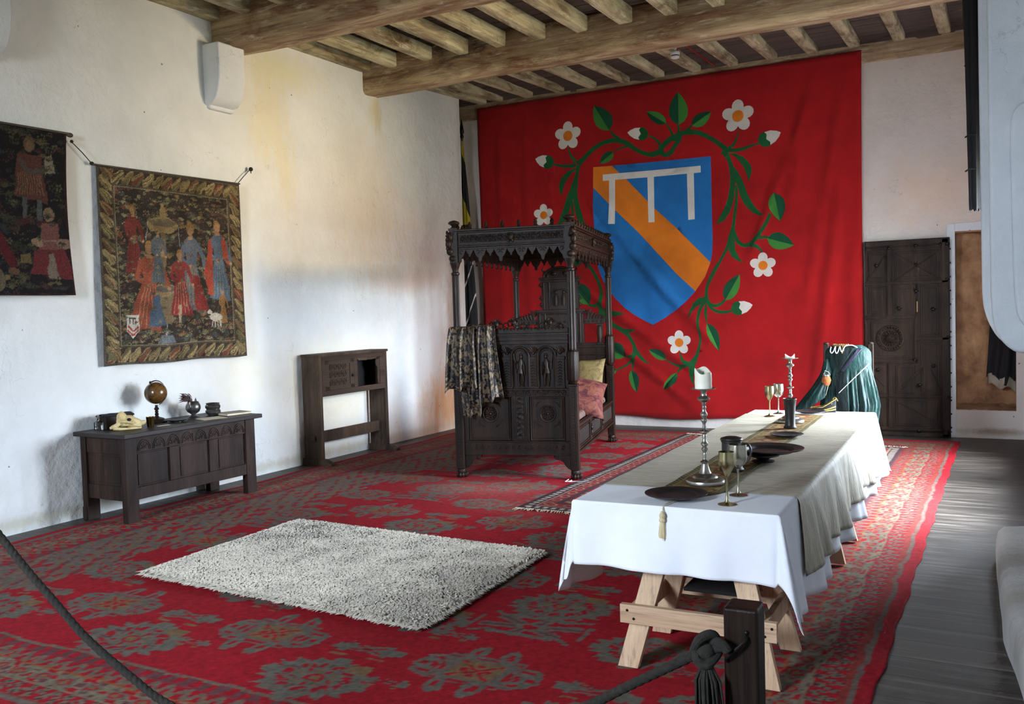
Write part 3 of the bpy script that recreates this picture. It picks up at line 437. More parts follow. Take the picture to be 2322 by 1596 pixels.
 (4,[(3.945,3.858),(3.967,3.885),(3.974,3.92),(3.966,3.956),(3.944,3.987),(3.912,4.006),(3.876,4.009),(3.844,3.997),(3.822,3.97),(3.814,3.935),(3.822,3.899),(3.845,3.868),(3.877,3.849),(3.913,3.845)]),
 (4,[(4.021,4.093),(4.002,4.122),(3.972,4.14),(3.934,4.143),(3.898,4.132),(3.87,4.107),(3.856,4.074),(3.858,4.04),(3.876,4.011),(3.907,3.992),(3.944,3.989),(3.981,4.001),(4.009,4.025),(4.023,4.058)]),
 (5,[(3.896,4.028),(3.891,4.057),(3.874,4.081),(3.85,4.097),(3.821,4.103),(3.793,4.097),(3.768,4.081),(3.752,4.057),(3.747,4.028),(3.752,3.999),(3.768,3.975),(3.793,3.959),(3.821,3.953),(3.85,3.959),(3.874,3.975),(3.891,3.999)]),
 (4,[(1.024,3.138),(0.999,3.132),(0.978,3.114),(0.967,3.088),(0.967,3.059),(0.978,3.033),(0.999,3.015),(1.024,3.008),(1.049,3.015),(1.07,3.033),(1.081,3.059),(1.081,3.088),(1.07,3.114),(1.049,3.132)]),
 (4,[(0.872,3.028),(0.871,3.002),(0.882,2.977),(0.903,2.958),(0.93,2.95),(0.959,2.952),(0.982,2.966),(0.996,2.988),(0.998,3.014),(0.987,3.039),(0.966,3.058),(0.938,3.067),(0.91,3.064),(0.886,3.05)]),
 (4,[(0.93,2.85),(0.955,2.841),(0.982,2.843),(1.006,2.858),(1.023,2.881),(1.029,2.909),(1.023,2.935),(1.007,2.955),(0.982,2.965),(0.955,2.963),(0.931,2.948),(0.914,2.925),(0.908,2.897),(0.914,2.87)]),
 (4,[(1.118,2.85),(1.134,2.87),(1.14,2.897),(1.134,2.925),(1.117,2.948),(1.093,2.963),(1.065,2.965),(1.041,2.955),(1.024,2.935),(1.018,2.909),(1.025,2.881),(1.042,2.858),(1.066,2.843),(1.093,2.841)]),
 (4,[(1.175,3.028),(1.161,3.05),(1.138,3.064),(1.11,3.067),(1.082,3.058),(1.061,3.039),(1.05,3.014),(1.052,2.988),(1.066,2.966),(1.089,2.952),(1.117,2.95),(1.145,2.958),(1.166,2.977),(1.177,3.002)]),
 (5,[(1.081,2.979),(1.076,3.001),(1.064,3.019),(1.046,3.032),(1.024,3.036),(1.002,3.032),(0.984,3.019),(0.971,3.001),(0.967,2.979),(0.971,2.957),(0.984,2.939),(1.002,2.927),(1.024,2.922),(1.046,2.927),(1.064,2.939),(1.076,2.957)]),
 (4,[(4.107,2.279),(4.08,2.273),(4.059,2.254),(4.047,2.227),(4.047,2.197),(4.059,2.17),(4.08,2.151),(4.107,2.144),(4.133,2.151),(4.154,2.17),(4.166,2.197),(4.166,2.227),(4.154,2.254),(4.133,2.273)]),
 (4,[(3.949,2.165),(3.947,2.138),(3.959,2.112),(3.981,2.092),(4.009,2.083),(4.039,2.086),(4.063,2.1),(4.078,2.123),(4.08,2.15),(4.068,2.176),(4.046,2.196),(4.017,2.205),(3.988,2.202),(3.964,2.188)]),
 (4,[(4.009,1.98),(4.035,1.97),(4.063,1.972),(4.088,1.988),(4.106,2.012),(4.112,2.041),(4.106,2.068),(4.089,2.089),(4.063,2.099),(4.035,2.097),(4.01,2.082),(3.992,2.057),(3.986,2.028),(3.992,2.001)]),
 (4,[(4.204,1.98),(4.221,2.001),(4.228,2.028),(4.221,2.057),(4.203,2.082),(4.178,2.097),(4.15,2.099),(4.125,2.089),(4.107,2.068),(4.101,2.041),(4.107,2.012),(4.125,1.988),(4.151,1.972),(4.179,1.97)]),
 (4,[(4.264,2.165),(4.25,2.188),(4.225,2.202),(4.196,2.205),(4.167,2.196),(4.145,2.176),(4.134,2.15),(4.136,2.123),(4.15,2.1),(4.174,2.086),(4.204,2.083),(4.232,2.092),(4.255,2.112),(4.266,2.138)]),
 (5,[(4.166,2.114),(4.161,2.136),(4.148,2.156),(4.129,2.168),(4.107,2.173),(4.084,2.168),(4.065,2.156),(4.052,2.136),(4.048,2.114),(4.052,2.091),(4.065,2.072),(4.084,2.059),(4.107,2.055),(4.129,2.059),(4.148,2.072),(4.161,2.091)]),
 (4,[(2.983,1.306),(2.957,1.3),(2.936,1.281),(2.924,1.254),(2.924,1.224),(2.936,1.197),(2.957,1.179),(2.983,1.172),(3.009,1.179),(3.03,1.197),(3.042,1.224),(3.042,1.254),(3.03,1.281),(3.009,1.3)]),
 (4,[(2.826,1.193),(2.825,1.166),(2.836,1.14),(2.858,1.121),(2.886,1.111),(2.915,1.114),(2.94,1.128),(2.954,1.151),(2.956,1.178),(2.945,1.204),(2.923,1.223),(2.894,1.233),(2.865,1.23),(2.841,1.216)]),
 (4,[(2.886,1.009),(2.911,0.999),(2.939,1.002),(2.964,1.017),(2.982,1.041),(2.988,1.069),(2.982,1.097),(2.965,1.118),(2.94,1.128),(2.912,1.125),(2.887,1.11),(2.869,1.086),(2.863,1.057),(2.869,1.03)]),
 (4,[(3.079,1.009),(3.097,1.03),(3.103,1.057),(3.096,1.086),(3.079,1.11),(3.054,1.125),(3.026,1.128),(3.001,1.118),(2.983,1.097),(2.977,1.069),(2.984,1.041),(3.001,1.017),(3.026,1.002),(3.054,0.999)]),
 (4,[(3.139,1.193),(3.125,1.216),(3.101,1.23),(3.071,1.233),(3.043,1.223),(3.021,1.204),(3.01,1.178),(3.012,1.151),(3.026,1.128),(3.05,1.114),(3.079,1.111),(3.108,1.121),(3.13,1.14),(3.141,1.166)]),
 (5,[(3.042,1.142),(3.037,1.164),(3.024,1.184),(3.005,1.196),(2.983,1.201),(2.96,1.196),(2.941,1.184),(2.929,1.164),(2.924,1.142),(2.929,1.12),(2.941,1.101),(2.96,1.088),(2.983,1.083),(3.005,1.088),(3.024,1.101),(3.037,1.12)]),
 (6,[(1.808,3.58),(2.199,3.571),(2.845,3.562),(3.459,3.558),(3.461,2.91),(3.463,2.469),(3.452,2.292),(3.428,2.183),(3.352,2.001),(3.22,1.82),(3.084,1.683),(2.957,1.581),(2.797,1.478),(2.619,1.385),(2.475,1.459),(2.346,1.534),(2.216,1.631),(2.086,1.759),(2.004,1.864),(1.923,1.984),(1.875,2.096),(1.836,2.208),(1.815,2.382),(1.803,2.571),(1.799,3.042)]),
 (5,[(1.808,3.58),(2.086,3.572),(2.293,3.367),(2.672,2.957),(2.981,2.663),(3.429,2.187),(3.352,2.001),(3.22,1.82),(2.968,2.056),(2.455,2.63),(2.134,2.953),(1.801,3.3)]),
 (7,[(1.949,3.465),(2.652,3.455),(3.324,3.45),(3.325,3.362),(3.232,3.362),(3.231,2.762),(3.145,2.759),(3.141,3.362),(2.682,3.367),(2.677,2.763),(2.592,2.766),(2.591,3.368),(2.131,3.376),(2.116,2.777),(2.029,2.78),(2.041,3.376),(1.947,3.38)]),
]
# ------------------------------------------------------------------ shared materials
M = {}
YEL = (222,204,150)
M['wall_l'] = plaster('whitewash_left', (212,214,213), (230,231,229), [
    (0,7.35,3.75,.6,.45,.7,(226,210,160),.5), (0,7.6,3.2,.5,.22,.55,(220,202,150),.4), (0,9.2,4.12,.5,.17,.3,(206,188,120),.6),  # yellow patches below the corbel, yellow stain at the beam end
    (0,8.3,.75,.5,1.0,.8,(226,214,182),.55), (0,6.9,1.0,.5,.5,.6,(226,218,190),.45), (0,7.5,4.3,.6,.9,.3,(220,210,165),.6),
    (0,10.7,.35,.5,.85,.62,(206,150,84),.75), (0,10.9,1.5,.5,.28,1.3,(150,116,84),.55), (0,9.7,2.05,.5,1.15,.22,(204,172,150),.5),  # painted-in warm corner glow, a brown upright strip, painted-in canopy shadow band
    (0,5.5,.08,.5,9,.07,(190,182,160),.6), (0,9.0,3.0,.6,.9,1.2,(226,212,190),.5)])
M['wall_b'] = plaster('whitewash_back', (206,196,190), (224,214,206), [(6.1,11.8,2.9,.8,.5,.6,(222,190,160),.5), (6.7,11.8,.08,.5,.4,.06,(140,110,80),.7)])  # pinkish patch right of the banner is warm light painted in
M['wall_w'] = plaster('whitewash', (208,211,214), (226,228,230))
M['hood'] = plaster('hood_limewash', (178,182,186), (200,203,206))
M['kerb'] = plaster('whitewash_sooty', (166,164,162), (192,190,187), [(6.85,5.6,.2,.35,.4,.2,(130,122,112),.7), (6.9,4.9,.2,.3,.25,.2,(150,140,125),.6), (6.85,4.4,.1,.3,.3,.2,(140,130,118),.6)])
M['stone'] = simple('niche_stone', (112,74,48), (176,134,96), 4.5, .95, bump=.6, bscale=9, dist=.03)
M['beam'] = wood('old_beam', (104,76,50), (214,190,150), 'x', 3.4, .85, (112,62,30), 1.0, patch=(58,40,28), pale=(236,222,194))
M['joist'] = wood('limewashed_joist', (146,130,96), (228,220,182), 'y', 3.6, .88, (98,72,46), .9, patch=(74,58,40), pale=(240,234,208))
M['plank'] = wood('ceiling_plank', (62,48,42), (98,82,72), 'x', 4, .9, None, .6)
M['darkoak'] = wood('black_oak', (15,10,7), (50,35,27), 'z', 7, .42, None, .6, spec=.18)
M['carved'] = wood('carved_black_oak', (15,10,7), (42,30,23), 'z', 5, .48, None, .3, carve=34, spec=.2)
M['carvedfine'] = wood('fine_carved_black_oak', (15,10,7), (42,30,23), 'z', 5, .48, None, .3, carve=70, spec=.2)
M['chest'] = wood('chest_oak', (22,15,13), (64,46,38), 'z', 6.5, .55, (30,18,14), .6, spec=.2)
M['chesttop'] = wood('chest_lid_oak', (28,23,22), (46,38,36), 'y', 4.5, .5, None, .35, spec=.3)
M['cup'] = wood('worn_brown_oak', (48,36,28), (88,70,55), 'z', 3.8, .65, (36,26,20), .4, spec=.25)
M['cupfront'] = wood('brown_oak_front', (42,31,25), (72,56,45), 'y', 4, .65, None, .35, spec=.25)
M['bouncecut'] = simple('dark_bounce_cut', (58,54,50), (92,86,80), 5, .95, bump=.5, bscale=8, dist=.03)  # dark colour added on the unseen front wall to cut bounced light
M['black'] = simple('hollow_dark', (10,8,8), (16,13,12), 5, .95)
M['door'] = wood('door_oak', (22,16,13), (60,45,34), 'z', 5, .65, (28,20,16), .6, spec=.15)
M['iron'] = simple('dark_iron', (24,21,20), (40,35,31), 12, .5, .7, .3)
M['pine'] = wood('pale_pine', (176,142,112), (212,182,150), 'z', 3.2, .7, None, .2)
M['pinex'] = wood('pale_pine_rail', (178,144,114), (214,184,152), 'x', 3.2, .7, None, .2)
M['pewter'] = simple('pewter', (150,146,138), (190,186,178), 14, .33, 1, .12, 30, dist=.002)
M['pewterdark'] = simple('dark_pewter', (40,38,38), (62,59,58), 18, .42, .6, .15, 40, dist=.002)
M['pewtermid'] = simple('grey_pewter', (92,90,88), (126,123,120), 18, .34, .9, .15, 40, dist=.002)
M['goblet'] = simple('tarnished_silver', (148,142,124), (186,182,168), 12, .26, 1, .1, 30, dist=.002)
M['gobletgold'] = simple('gilt_silver', (150,138,96), (182,172,136), 12, .28, 1, .1, 30, dist=.002)
M['brass'] = simple('old_brass', (96,76,42), (140,114,66), 12, .35, 1)
M['wax'] = simple('ivory_wax', (232,228,208), (240,237,222), 4, .45)
M['wax'].node_tree.nodes['Principled BSDF'].inputs['Subsurface Weight'].default_value = .25
M['wax'].node_tree.nodes['Principled BSDF'].inputs['Subsurface Radius'].default_value = (.02,.015,.01)
M['linen'] = simple('white_linen', (226,228,236), (238,239,244), 3, .9, bump=.12, bscale=400, dist=.001)
M['bone'] = simple('old_bone', (176,148,92), (218,200,150), 16, .7, bump=.6, bscale=30, dist=.008)
M['paper'] = simple('old_paper', (196,184,154), (214,206,184), 6, .9)
M['parch'] = simple('parchment_grey', (128,118,104), (166,156,138), 7, .9)
M['rope'] = simple('dark_hemp', (20,17,14), (44,39,32), 60, .95, bump=.6, bscale=120)
M['redwire'] = simple('red_cable', (150,22,20), (165,28,24), 5, .5)
M['plastic'] = simple('white_plastic', (214,216,218), (222,224,226), 3, .4)
M['blackcloth'] = simple('black_cloth', (10,9,11), (20,18,21), 6, .9, bump=.3, bscale=30)
M['pole'] = wood('pole_dark', (40,32,28), (70,58,48), 'z', 4, .6)

# ------------------------------------------------------------------ room shell
def floor_material():
    t = NT('worn_boards')
    sep = t.n('ShaderNodeSeparateXYZ'); t.l(t.tc.outputs['Object'], sep.inputs[0])
    row = t.math('DIVIDE', sep.outputs['Y'], .235); rid = t.math('FLOOR', row); fr = t.math('FRACT', row)
    wn = t.n('ShaderNodeTexWhiteNoise', noise_dimensions='1D'); t.l(rid, wn.inputs['W'])
    f = t.noise(5, 8, .7, t.co((.25, 3.5, 1)), .3)
    col = t.ramp(f, [(.25, lin((40,35,32))), (.5, lin((66,60,55))), (.75, lin((128,121,114)))])
    col = t.mix(1.0, col, t.ramp(wn.outputs['Value'], [(0, (.72,.72,.72)), (1, (1.05,1.04,1.02))]), 'MULTIPLY')
    gap = t.math('LESS_THAN', t.math('ABSOLUTE', t.math('SUBTRACT', fr, .5)), .482)
    col = t.mix(gap, lin((26,22,20)), col)
    b = t.bump(gap, .5, .006); t.bump(t.noise(22, 6, .7, t.co((.15, 3, 1))), .35, .004, b)
    return t.fin(col, t.ramp(f, [(.3, (.42,)*3), (.7, (.6,)*3)]), 0, .35)
mb = MB(); mb.box(-1, 8.4, -3.2, 12.4, -.1, 0)
struct(mb.build('floor', floor_material(), angle=0))

mb = MB()
def lw(u, v):
    y = -3.2 + 14.45*u; z = 4.85*v
    x = -.014 + .012*nz(y*.9, z*.9, 3) + .004*nz(y*3, z*3, 9)
    x += .05*math.exp(-((y-9.17)/.15)**2)*min(1, max(0, (z-3.45)/.55))*.9      # plastered-over beam pad
    if y > 11.1: x -= .06*((y-11.1)/.15)**2*.3
    return (x, y, z)
mb.grid(lw, 290, 110)
mb.box(-.95, -.05, 11.05, 11.25, 0, 4.85)
mb.box(-.95, -.06, -3.2, 11.1, 0, 4.85)
mb.add([(-.03,11.25,0),(-.95,11.25,0),(-.95,11.25,4.85),(-.03,11.25,4.85)], [(0,1,2,3)])
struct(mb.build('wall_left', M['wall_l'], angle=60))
mb = MB()
mb.box(-1, 6.30, 11.81, 12.3, 0, 4.85); mb.box(6.30, 6.92, 11.81, 12.3, 2.40, 4.85)
mb.box(6.30, 6.92, 11.81, 12.3, 0, .325); mb.box(6.92, 8.4, 11.81, 12.3, 0, 4.85)
mb.box(-1.0, -.55, 11.25, 11.81, 0, 4.85)
struct(mb.build('wall_back', M['wall_b'], angle=0))
mb = MB()
def nich(u, v): return (6.28+.66*u, 12.07+.02*nz(u*9, v*14), .33+2.09*v)
mb.grid(nich, 22, 60)
mb.box(6.27, 6.302, 11.83, 12.1, .326, 2.4); mb.box(6.918, 6.95, 11.83, 12.1, .326, 2.4); mb.box(6.27, 6.95, 11.83, 12.1, 2.385, 2.42)
def sill(u, v): return (6.303+.614*u, 11.83+.25*v, .33+.05*v+.018*nz(u*11, v*5, 2))
mb.grid(sill, 24, 8)
struct(mb.build('wall_niche', M['stone'], angle=50))
mb = MB(); mb.box(6.215, 6.303, 11.797, 11.812, .02, 2.49); mb.box(6.303, 6.95, 11.797, 11.812, 2.40, 2.495)
struct(mb.build('trim_1', M['wall_w'], bevel=.004))
# right wall with two deep window openings beyond the fireplace
WINS = ((7.3,8.75),(9.6,10.2)); Z0, Z1 = .65, 2.6
mb = MB()
ys = [6.9]
for a, b in WINS:
    mb.box(7.0, 7.35, ys[-1], a, 0, 4.85); mb.box(7.0, 7.35, a, b, 0, Z0); mb.box(7.0, 7.35, a, b, Z1, 4.85); ys.append(b)
mb.box(7.0, 7.35, ys[-1], 11.81, 0, 4.85)
struct(mb.build('wall_right', M['wall_w'], angle=0))
mb = MB(); mb.box(8.2, 8.4, -3.2, 6.9, 0, 4.85); mb.box(7.35, 8.2, 6.5, 6.9, 0, 4.85)
struct(mb.build('wall_alcove', M['wall_w'], angle=0))
mb = MB(); mb.box(-1, 2.42, -3.4, -3.2, 0, 4.85); mb.box(3.78, 8.4, -3.4, -3.2, 0, 4.85); mb.box(2.25, 3.95, -3.4, -3.2, 0, 2.1); mb.box(2.25, 3.95, -3.4, -3.2, 4.3, 4.85)
struct(mb.build('wall_front', M['bouncecut'], angle=0))
# fireplace hood: two stepped, rounded plaster brackets
def curve(pts, n=5): return [(p.x, p.y) for p in cat([(a, b, 0) for a, b in pts], n)]
near = curve([(6.769,1.66),(6.783,1.49),(6.818,1.41),(6.873,1.354),(6.93,1.338)]) + [(8.25,1.33),(8.25,4.85),(6.755,4.85),(6.76,3.0)]
far = curve([(6.712,1.68),(6.722,1.57),(6.758,1.46),(6.82,1.37),(6.95,1.29)]) + [(7.05,1.28),(7.05,4.85),(6.69,4.85),(6.70,3.0)]
mb = MB()
mb.prism(near, (0,5.5,0), (1,0,0), (0,0,1), (0,.75,0)); mb.prism(far, (0,6.22,0), (1,0,0), (0,0,1), (0,.66,0))
inner = curve([(6.875,1.75),(6.89,1.56),(6.93,1.48),(6.99,1.44)]) + [(8.2,1.43),(8.2,2.66)] + curve([(6.97,2.66),(6.90,2.63),(6.868,2.56),(6.862,2.4)])
mb.prism(inner, (0,5.47,0), (1,0,0), (0,0,1), (0,.05,0))
struct(mb.build('wall_fireplace', M['hood'], angle=30, bevel=.022))
mb = MB()
def kerb(u, v):
    y = 3.4 + 2.95*u
    xl = float(np.interp(y, [3.4,4.16,4.89,6.30], [6.985,6.905,6.828,6.775])) + .012*nz(y*2, 1)
    zt = .215+.02*nz(y*1.3, 5)
    pr = [(0,0),(-.004,.07),(0,.14),(.012,zt-.03),(.045,zt),(.2,zt+.02),(1.5,zt+.03)]
    k = v*(len(pr)-1); i = min(int(k), len(pr)-2); f = k-i
    return (xl+pr[i][0]*(1-f)+pr[i+1][0]*f, y, pr[i][1]*(1-f)+pr[i+1][1]*f)
mb.grid(kerb, 40, 18)
mb.add([kerb(1, k/18) for k in range(19)] + [(8.28,6.35,0)], [tuple(range(20))])
struct(mb.build('trim_2', M['kerb'], angle=60))

# ceiling
def plank_material():
    m = M['plank']; return m
mb = MB()
y = -3.2; k = 0
while y < 11.95:
    w = .2 + .05*((k*37) % 7)/7; g = .006 if k % 3 else .012
    mb.box(-.3, 8.3 if y < 6.7 else 7.3, y+g, y+w, 4.74+.008*((k*13) % 5)/5, 4.80); y += w; k += 1
mb.box(-1, 8.4, -3.4, 6.9, 4.83, 4.9); mb.box(-1, 7.35, 6.9, 12.3, 4.83, 4.9); mb.box(-.95, 7.0, 11.79, 11.83, 4.66, 4.76)
struct(mb.build('ceiling', M['plank'], angle=0))

def rough(x0, x1, y0, y1, z0, z1, amp=.014, n=60, rad=.05, seed=0, axis='x', drop=0):
    """an adzed timber: rounded rectangle section swept along an axis and knocked out of true"""
    mb = MB(); P = []
    w, h = (y1-y0, z1-z0) if axis == 'x' else (x1-x0, z1-z0)
    sec = []
    for cx, cy, a0 in ((w/2-rad, h/2-rad, 0), (-w/2+rad, h/2-rad, 90), (-w/2+rad, -h/2+rad, 180), (w/2-rad, -h/2+rad, 270)):
        for k in range(4): a = R(a0+30*k); sec.append((cx+rad*math.cos(a), cy+rad*math.sin(a)))
        # a mid-face vertex
    m = len(sec); L = (x1-x0) if axis == 'x' else (y1-y0)
    vs = []
    for i in range(n+1):
        t = i/n
        for j, (a, b) in enumerate(sec):
            q = t*L
            d = amp*nz(q*1.1+seed*7, a*4+seed, b*4) + amp*.5*nz(q*4+seed*3, a*9, b*9+seed)
            e = amp*nz(q*.6+seed*5, b*3+20, a*3)
            if axis == 'x': vs.append((x0+q, (y0+y1)/2+a+d, (z0+z1)/2+b+e+drop*t))
            else: vs.append(((x0+x1)/2+a+d, y0+q, (z0+z1)/2+b+e+drop*t))
    fs = [(i*m+j, i*m+(j+1) % m, (i+1)*m+(j+1) % m, (i+1)*m+j) for i in range(n) for j in range(m)]
    fs += [tuple(range(m))[::-1], tuple(n*m+j for j in range(m))]
    mb.add(vs, fs); return mb
BEAMS = ((4.15,4.6),(6.62,7.06),(9.0,9.31))
labs = ('heavy rough ceiling beam nearest the camera, above the faint left corbel', 'heavy grey-brown ceiling beam resting on the white rounded corbel', 'heavy tan ceiling beam running in front of the red banner')
for i, (a, b) in enumerate(BEAMS):
    o = rough(-.06, 8.2, a, b, 4.305, 4.76, .022, 110, .06, seed=i+1).build('ceiling_beam', M['beam'], angle=50)
    struct(tag(o, labs[i], 'beam'))
o = rough(-.9, 7.1, 11.788, 11.9, 4.47, 4.70, .005, 70, .015, seed=9).build('trim_3', M['beam'], angle=50); struct(o)
# joists: a run of eight-inch timbers in each bay
JG = 'limewashed ceiling joists'
cnt = 0
for bay, (ya, yb, zb, drop) in enumerate(((-.5,4.2,4.56,0),(4.55,6.68,4.56,0),(7.0,9.03,4.56,0),(9.28,11.80,4.585,.09))):
    for k in range(-1, 14):
        x1 = (.51 if bay < 3 else .40)+.49*k
        if bay < 2 and x1 > 3.2: continue
        x0 = x1-.135
        if k == -1: x0, x1 = -.03, .11
        if x1 > 7.0: continue
        w = .01*nz(k*3.1, bay*2.2)
        mb = rough(x0-w, x1+w, ya, yb, zb+.012*nz(k*1.7, bay), zb+.165, .008, 14, .018, seed=k*5+bay, axis='y', drop=drop)
        o = mb.build('ceiling_joist', M['joist'], angle=50); o['kind'] = 'structure'; o['group'] = JG
# corbels
def corbel(y0, y1, label):
    mb = MB()
    prof = [(-.03,4.31),(.2,4.31),(.205,4.1),(.2,3.97),(.18,3.87),(.14,3.79),(.08,3.735),(-.03,3.72)]
    mb.prism(prof, (0,y0,0), (1,0,0), (0,0,1), (0,y1-y0,0))
    mb.prism([(-.03,3.8),(.03,3.8),(.03,3.69),(-.03,3.69)], (0,y0+.03,0), (1,0,0), (0,0,1), (0,y1-y0-.03,0))
    o = mb.build('wall_corbel', M['wall_w'], angle=40, bevel=.02); struct(tag(o, label, 'corbel'))
corbel(6.49, 6.84, 'white plastered corbel carrying the beam, rounded at its foot')
corbel(4.0, 4.42, 'faint white plastered corbel at the upper left corner')

# ------------------------------------------------------------------ heraldic banner
BC = [(150,17,19),(20,80,40),(16,70,44),(56,118,48),(206,202,194),(204,112,28),(32,102,164),(208,204,198)]
def cloth_mat(name, c, v=.12, bs=260):
    t = NT(name); k = t.noise(3, 5, .6)
    d = tuple(max(0, int(u*(1-v))) for u in c)
    t.bump(t.noise(bs, 2, .5), .12, .0015)
    m = t.fin(t.ramp(k, [(.3, lin(d)), (.7, lin(c))]), .88, 0, .15); t.b.inputs['Sheen Weight'].default_value = .08
    return m
BM = [cloth_mat('banner_%d' % i, c) for i, c in enumerate(BC)]
RIDGE = [((4.9,4.6),(4.1,2.6),.05,.026),((5.15,4.5),(4.75,2.2),.05,.03),((4.72,4.6),(4.5,3.2),.04,.02),((5.0,2.6),(4.7,.3),.06,.034),((5.2,2.2),(5.15,.3),.04,.022),
         ((1.95,2.9),(2.75,1.9),.05,.028),((2.75,1.9),(3.3,1.3),.05,.018),((1.75,1.8),(3.0,.9),.05,.02),((1.9,1.3),(2.9,.5),.05,.02),((.35,4.4),(.3,.6),.05,.018),((.75,4.5),(.8,.4),.045,.016),((1.15,2.8),(1.1,.3),.04,.016),((4.2,4.4),(4.35,4.0),.04,.015),((3.4,4.5),(3.5,3.9),.05,.014)]
def bfold(x, z):
    d = .022 + .014*nz(x*1.6, z*.45, 1) + .007*nz(x*5, z*.9, 4) + .012*nz(x*.8, z*.8, 7)
    for (ax, az), (bx, bz), w, h in RIDGE:
        vx, vz = bx-ax, bz-az; t = ((x-ax)*vx+(z-az)*vz)/(vx*vx+vz*vz)
        e = 1 if 0 < t < 1 else math.exp(-((t if t < 0 else t-1)*4)**2)
        q = ((x-ax)*vz-(z-az)*vx)/math.hypot(vx, vz)
        d += 1.5*h*e*(math.exp(-(q/w)**2)-.45*math.exp(-((q-2*w)/w)**2))
    top = min(1, max(.25, (4.62-z)/.5))
    return max(.014, d*top)
def build_banner():
    X0, X1, Zb, Zt = -.04, 5.312, .13, 4.622
    V = []; E = []
    def add_loop(pts):
        b = len(V); n = len(pts); V.extend(Vector(p) for p in pts); E.extend((b+i, b+(i+1) % n) for i in range(n))
    rim = [(X0+(X1-X0)*i/40, Zb+.02*math.sin(i*.5)) for i in range(41)] + [(X1-.012*math.sin(PI*i/30), Zb+(Zt-Zb)*i/30) for i in range(1, 31)] + \
          [(X1-(X1-X0)*i/40, Zt) for i in range(1, 41)] + [(X0+.02*math.sin(PI*i/30), Zt-(Zt-Zb)*i/30) for i in range(1, 30)]
    add_loop(rim)
    for c, p in BANNER: add_loop(p)
    nx, ny = 86, 72
    for i in range(1, nx):
        for j in range(1, ny):
            V.append(Vector((X0+(X1-X0)*i/nx+.004*nz(i*.7, j*.9), Zb+.02+(Zt-Zb-.02)*j/ny+.004*nz(i*.9, j*.7, 3))))
    vo, eo, fo, *_ = geometry.delaunay_2d_cdt(V, E, [], 1, 1e-5)
    bb = [(c, p, min(q[0] for q in p), max(q[0] for q in p), min(q[1] for q in p), max(q[1] for q in p)) for c, p in BANNER]
    def inside(p, x, z):
        r = False; n = len(p)
        for i in range(n):
            x1, z1 = p[i]; x2, z2 = p[i-1]
            if (z1 > z) != (z2 > z) and x < (x2-x1)*(z-z1)/(z2-z1)+x1: r = not r
        return r
    me = bpy.data.meshes.new('heraldic_banner')
    me.from_pydata([(p.x, 11.775-bfold(p.x, p.y), p.y) for p in vo], [], fo)
    for m in BM: me.materials.append(m)
    idx = []
    for f in fo:
        x = sum(vo[i].x for i in f)/len(f); z = sum(vo[i].y for i in f)/len(f); col = 0
        for c, p, a, b, e, g in bb:
            if a <= x <= b and e <= z <= g and inside(p, x, z): col = c
        idx.append(col)
    me.polygons.foreach_set('material_index', idx); me.shade_smooth()
    o = bpy.data.objects.new('heraldic_banner', me); COL.objects.link(o)
    tag(o, 'huge red wall banner with blue and orange shield inside a flowering green vine', 'banner')
    md = o.modifiers.new('solid', 'SOLIDIFY'); md.thickness = .003; md.offset = 0
build_banner()

# ------------------------------------------------------------------ carpets
RED = (144,20,32); GRY = (98,86,79); GRN = (95,91,82); OLV = (112,88,62); ORG = (140,72,40); DRK = (64,49,47); PUR = (96,56,60)
def jag_poly(c, cx, cy, rx, ry, col, n=26, seed=0, q=.05):
    pts = []
    for k in range(n):
        a = 2*PI*k/n; r = 1+(.22 if k % 2 else -.14)*rng.uniform(.5, 1.1)
        x, y = cx+rx*r*math.cos(a), cy+ry*r*math.sin(a)
        pts.append((x, y))
    c.poly(pts, col)
def steps(c, cx, cy, w, h, n, col):
    for i in range(n):
        f = 1-i/n
        c.rect(cx-w*f, cx+w*f, cy-h*(i+1)/n, cy+h*(i+1)/n, col)
def rosette(c, x, y, s=1):
    steps(c, x, y, .285*s, .225*s, 6, GRN); jag_poly(c, x, y, .26*s, .205*s, GRN, 34); steps(c, x, y, .2*s, .24*s, 5, GRN)
    for k in range(11):
        a = 2*PI*k/11+.2; c.ell(x+.165*s*math.cos(a), y+.13*s*math.sin(a), .018*s, .034*s, RED, a+.8)
        c.line([(x+.13*s*math.cos(a+.3), y+.1*s*math.sin(a+.3)), (x+.2*s*math.cos(a+.25), y+.155*s*math.sin(a+.25))], .013, PUR if k % 3 else RED)
        c.ell(x+.095*s*math.cos(a+.5), y+.075*s*math.sin(a+.5), .02*s, .012*s, RED if k % 2 else OLV, a)
    c.ell(x, y, .05*s, .04*s, RED); c.ell(x, y, .03*s, .024*s, OLV)
    c.rect(x+.08*s, x+.2*s, y+.12*s, y+.19*s, OLV); c.rect(x-.17*s, x-.08*s, y-.2*s, y-.14*s, GRY)
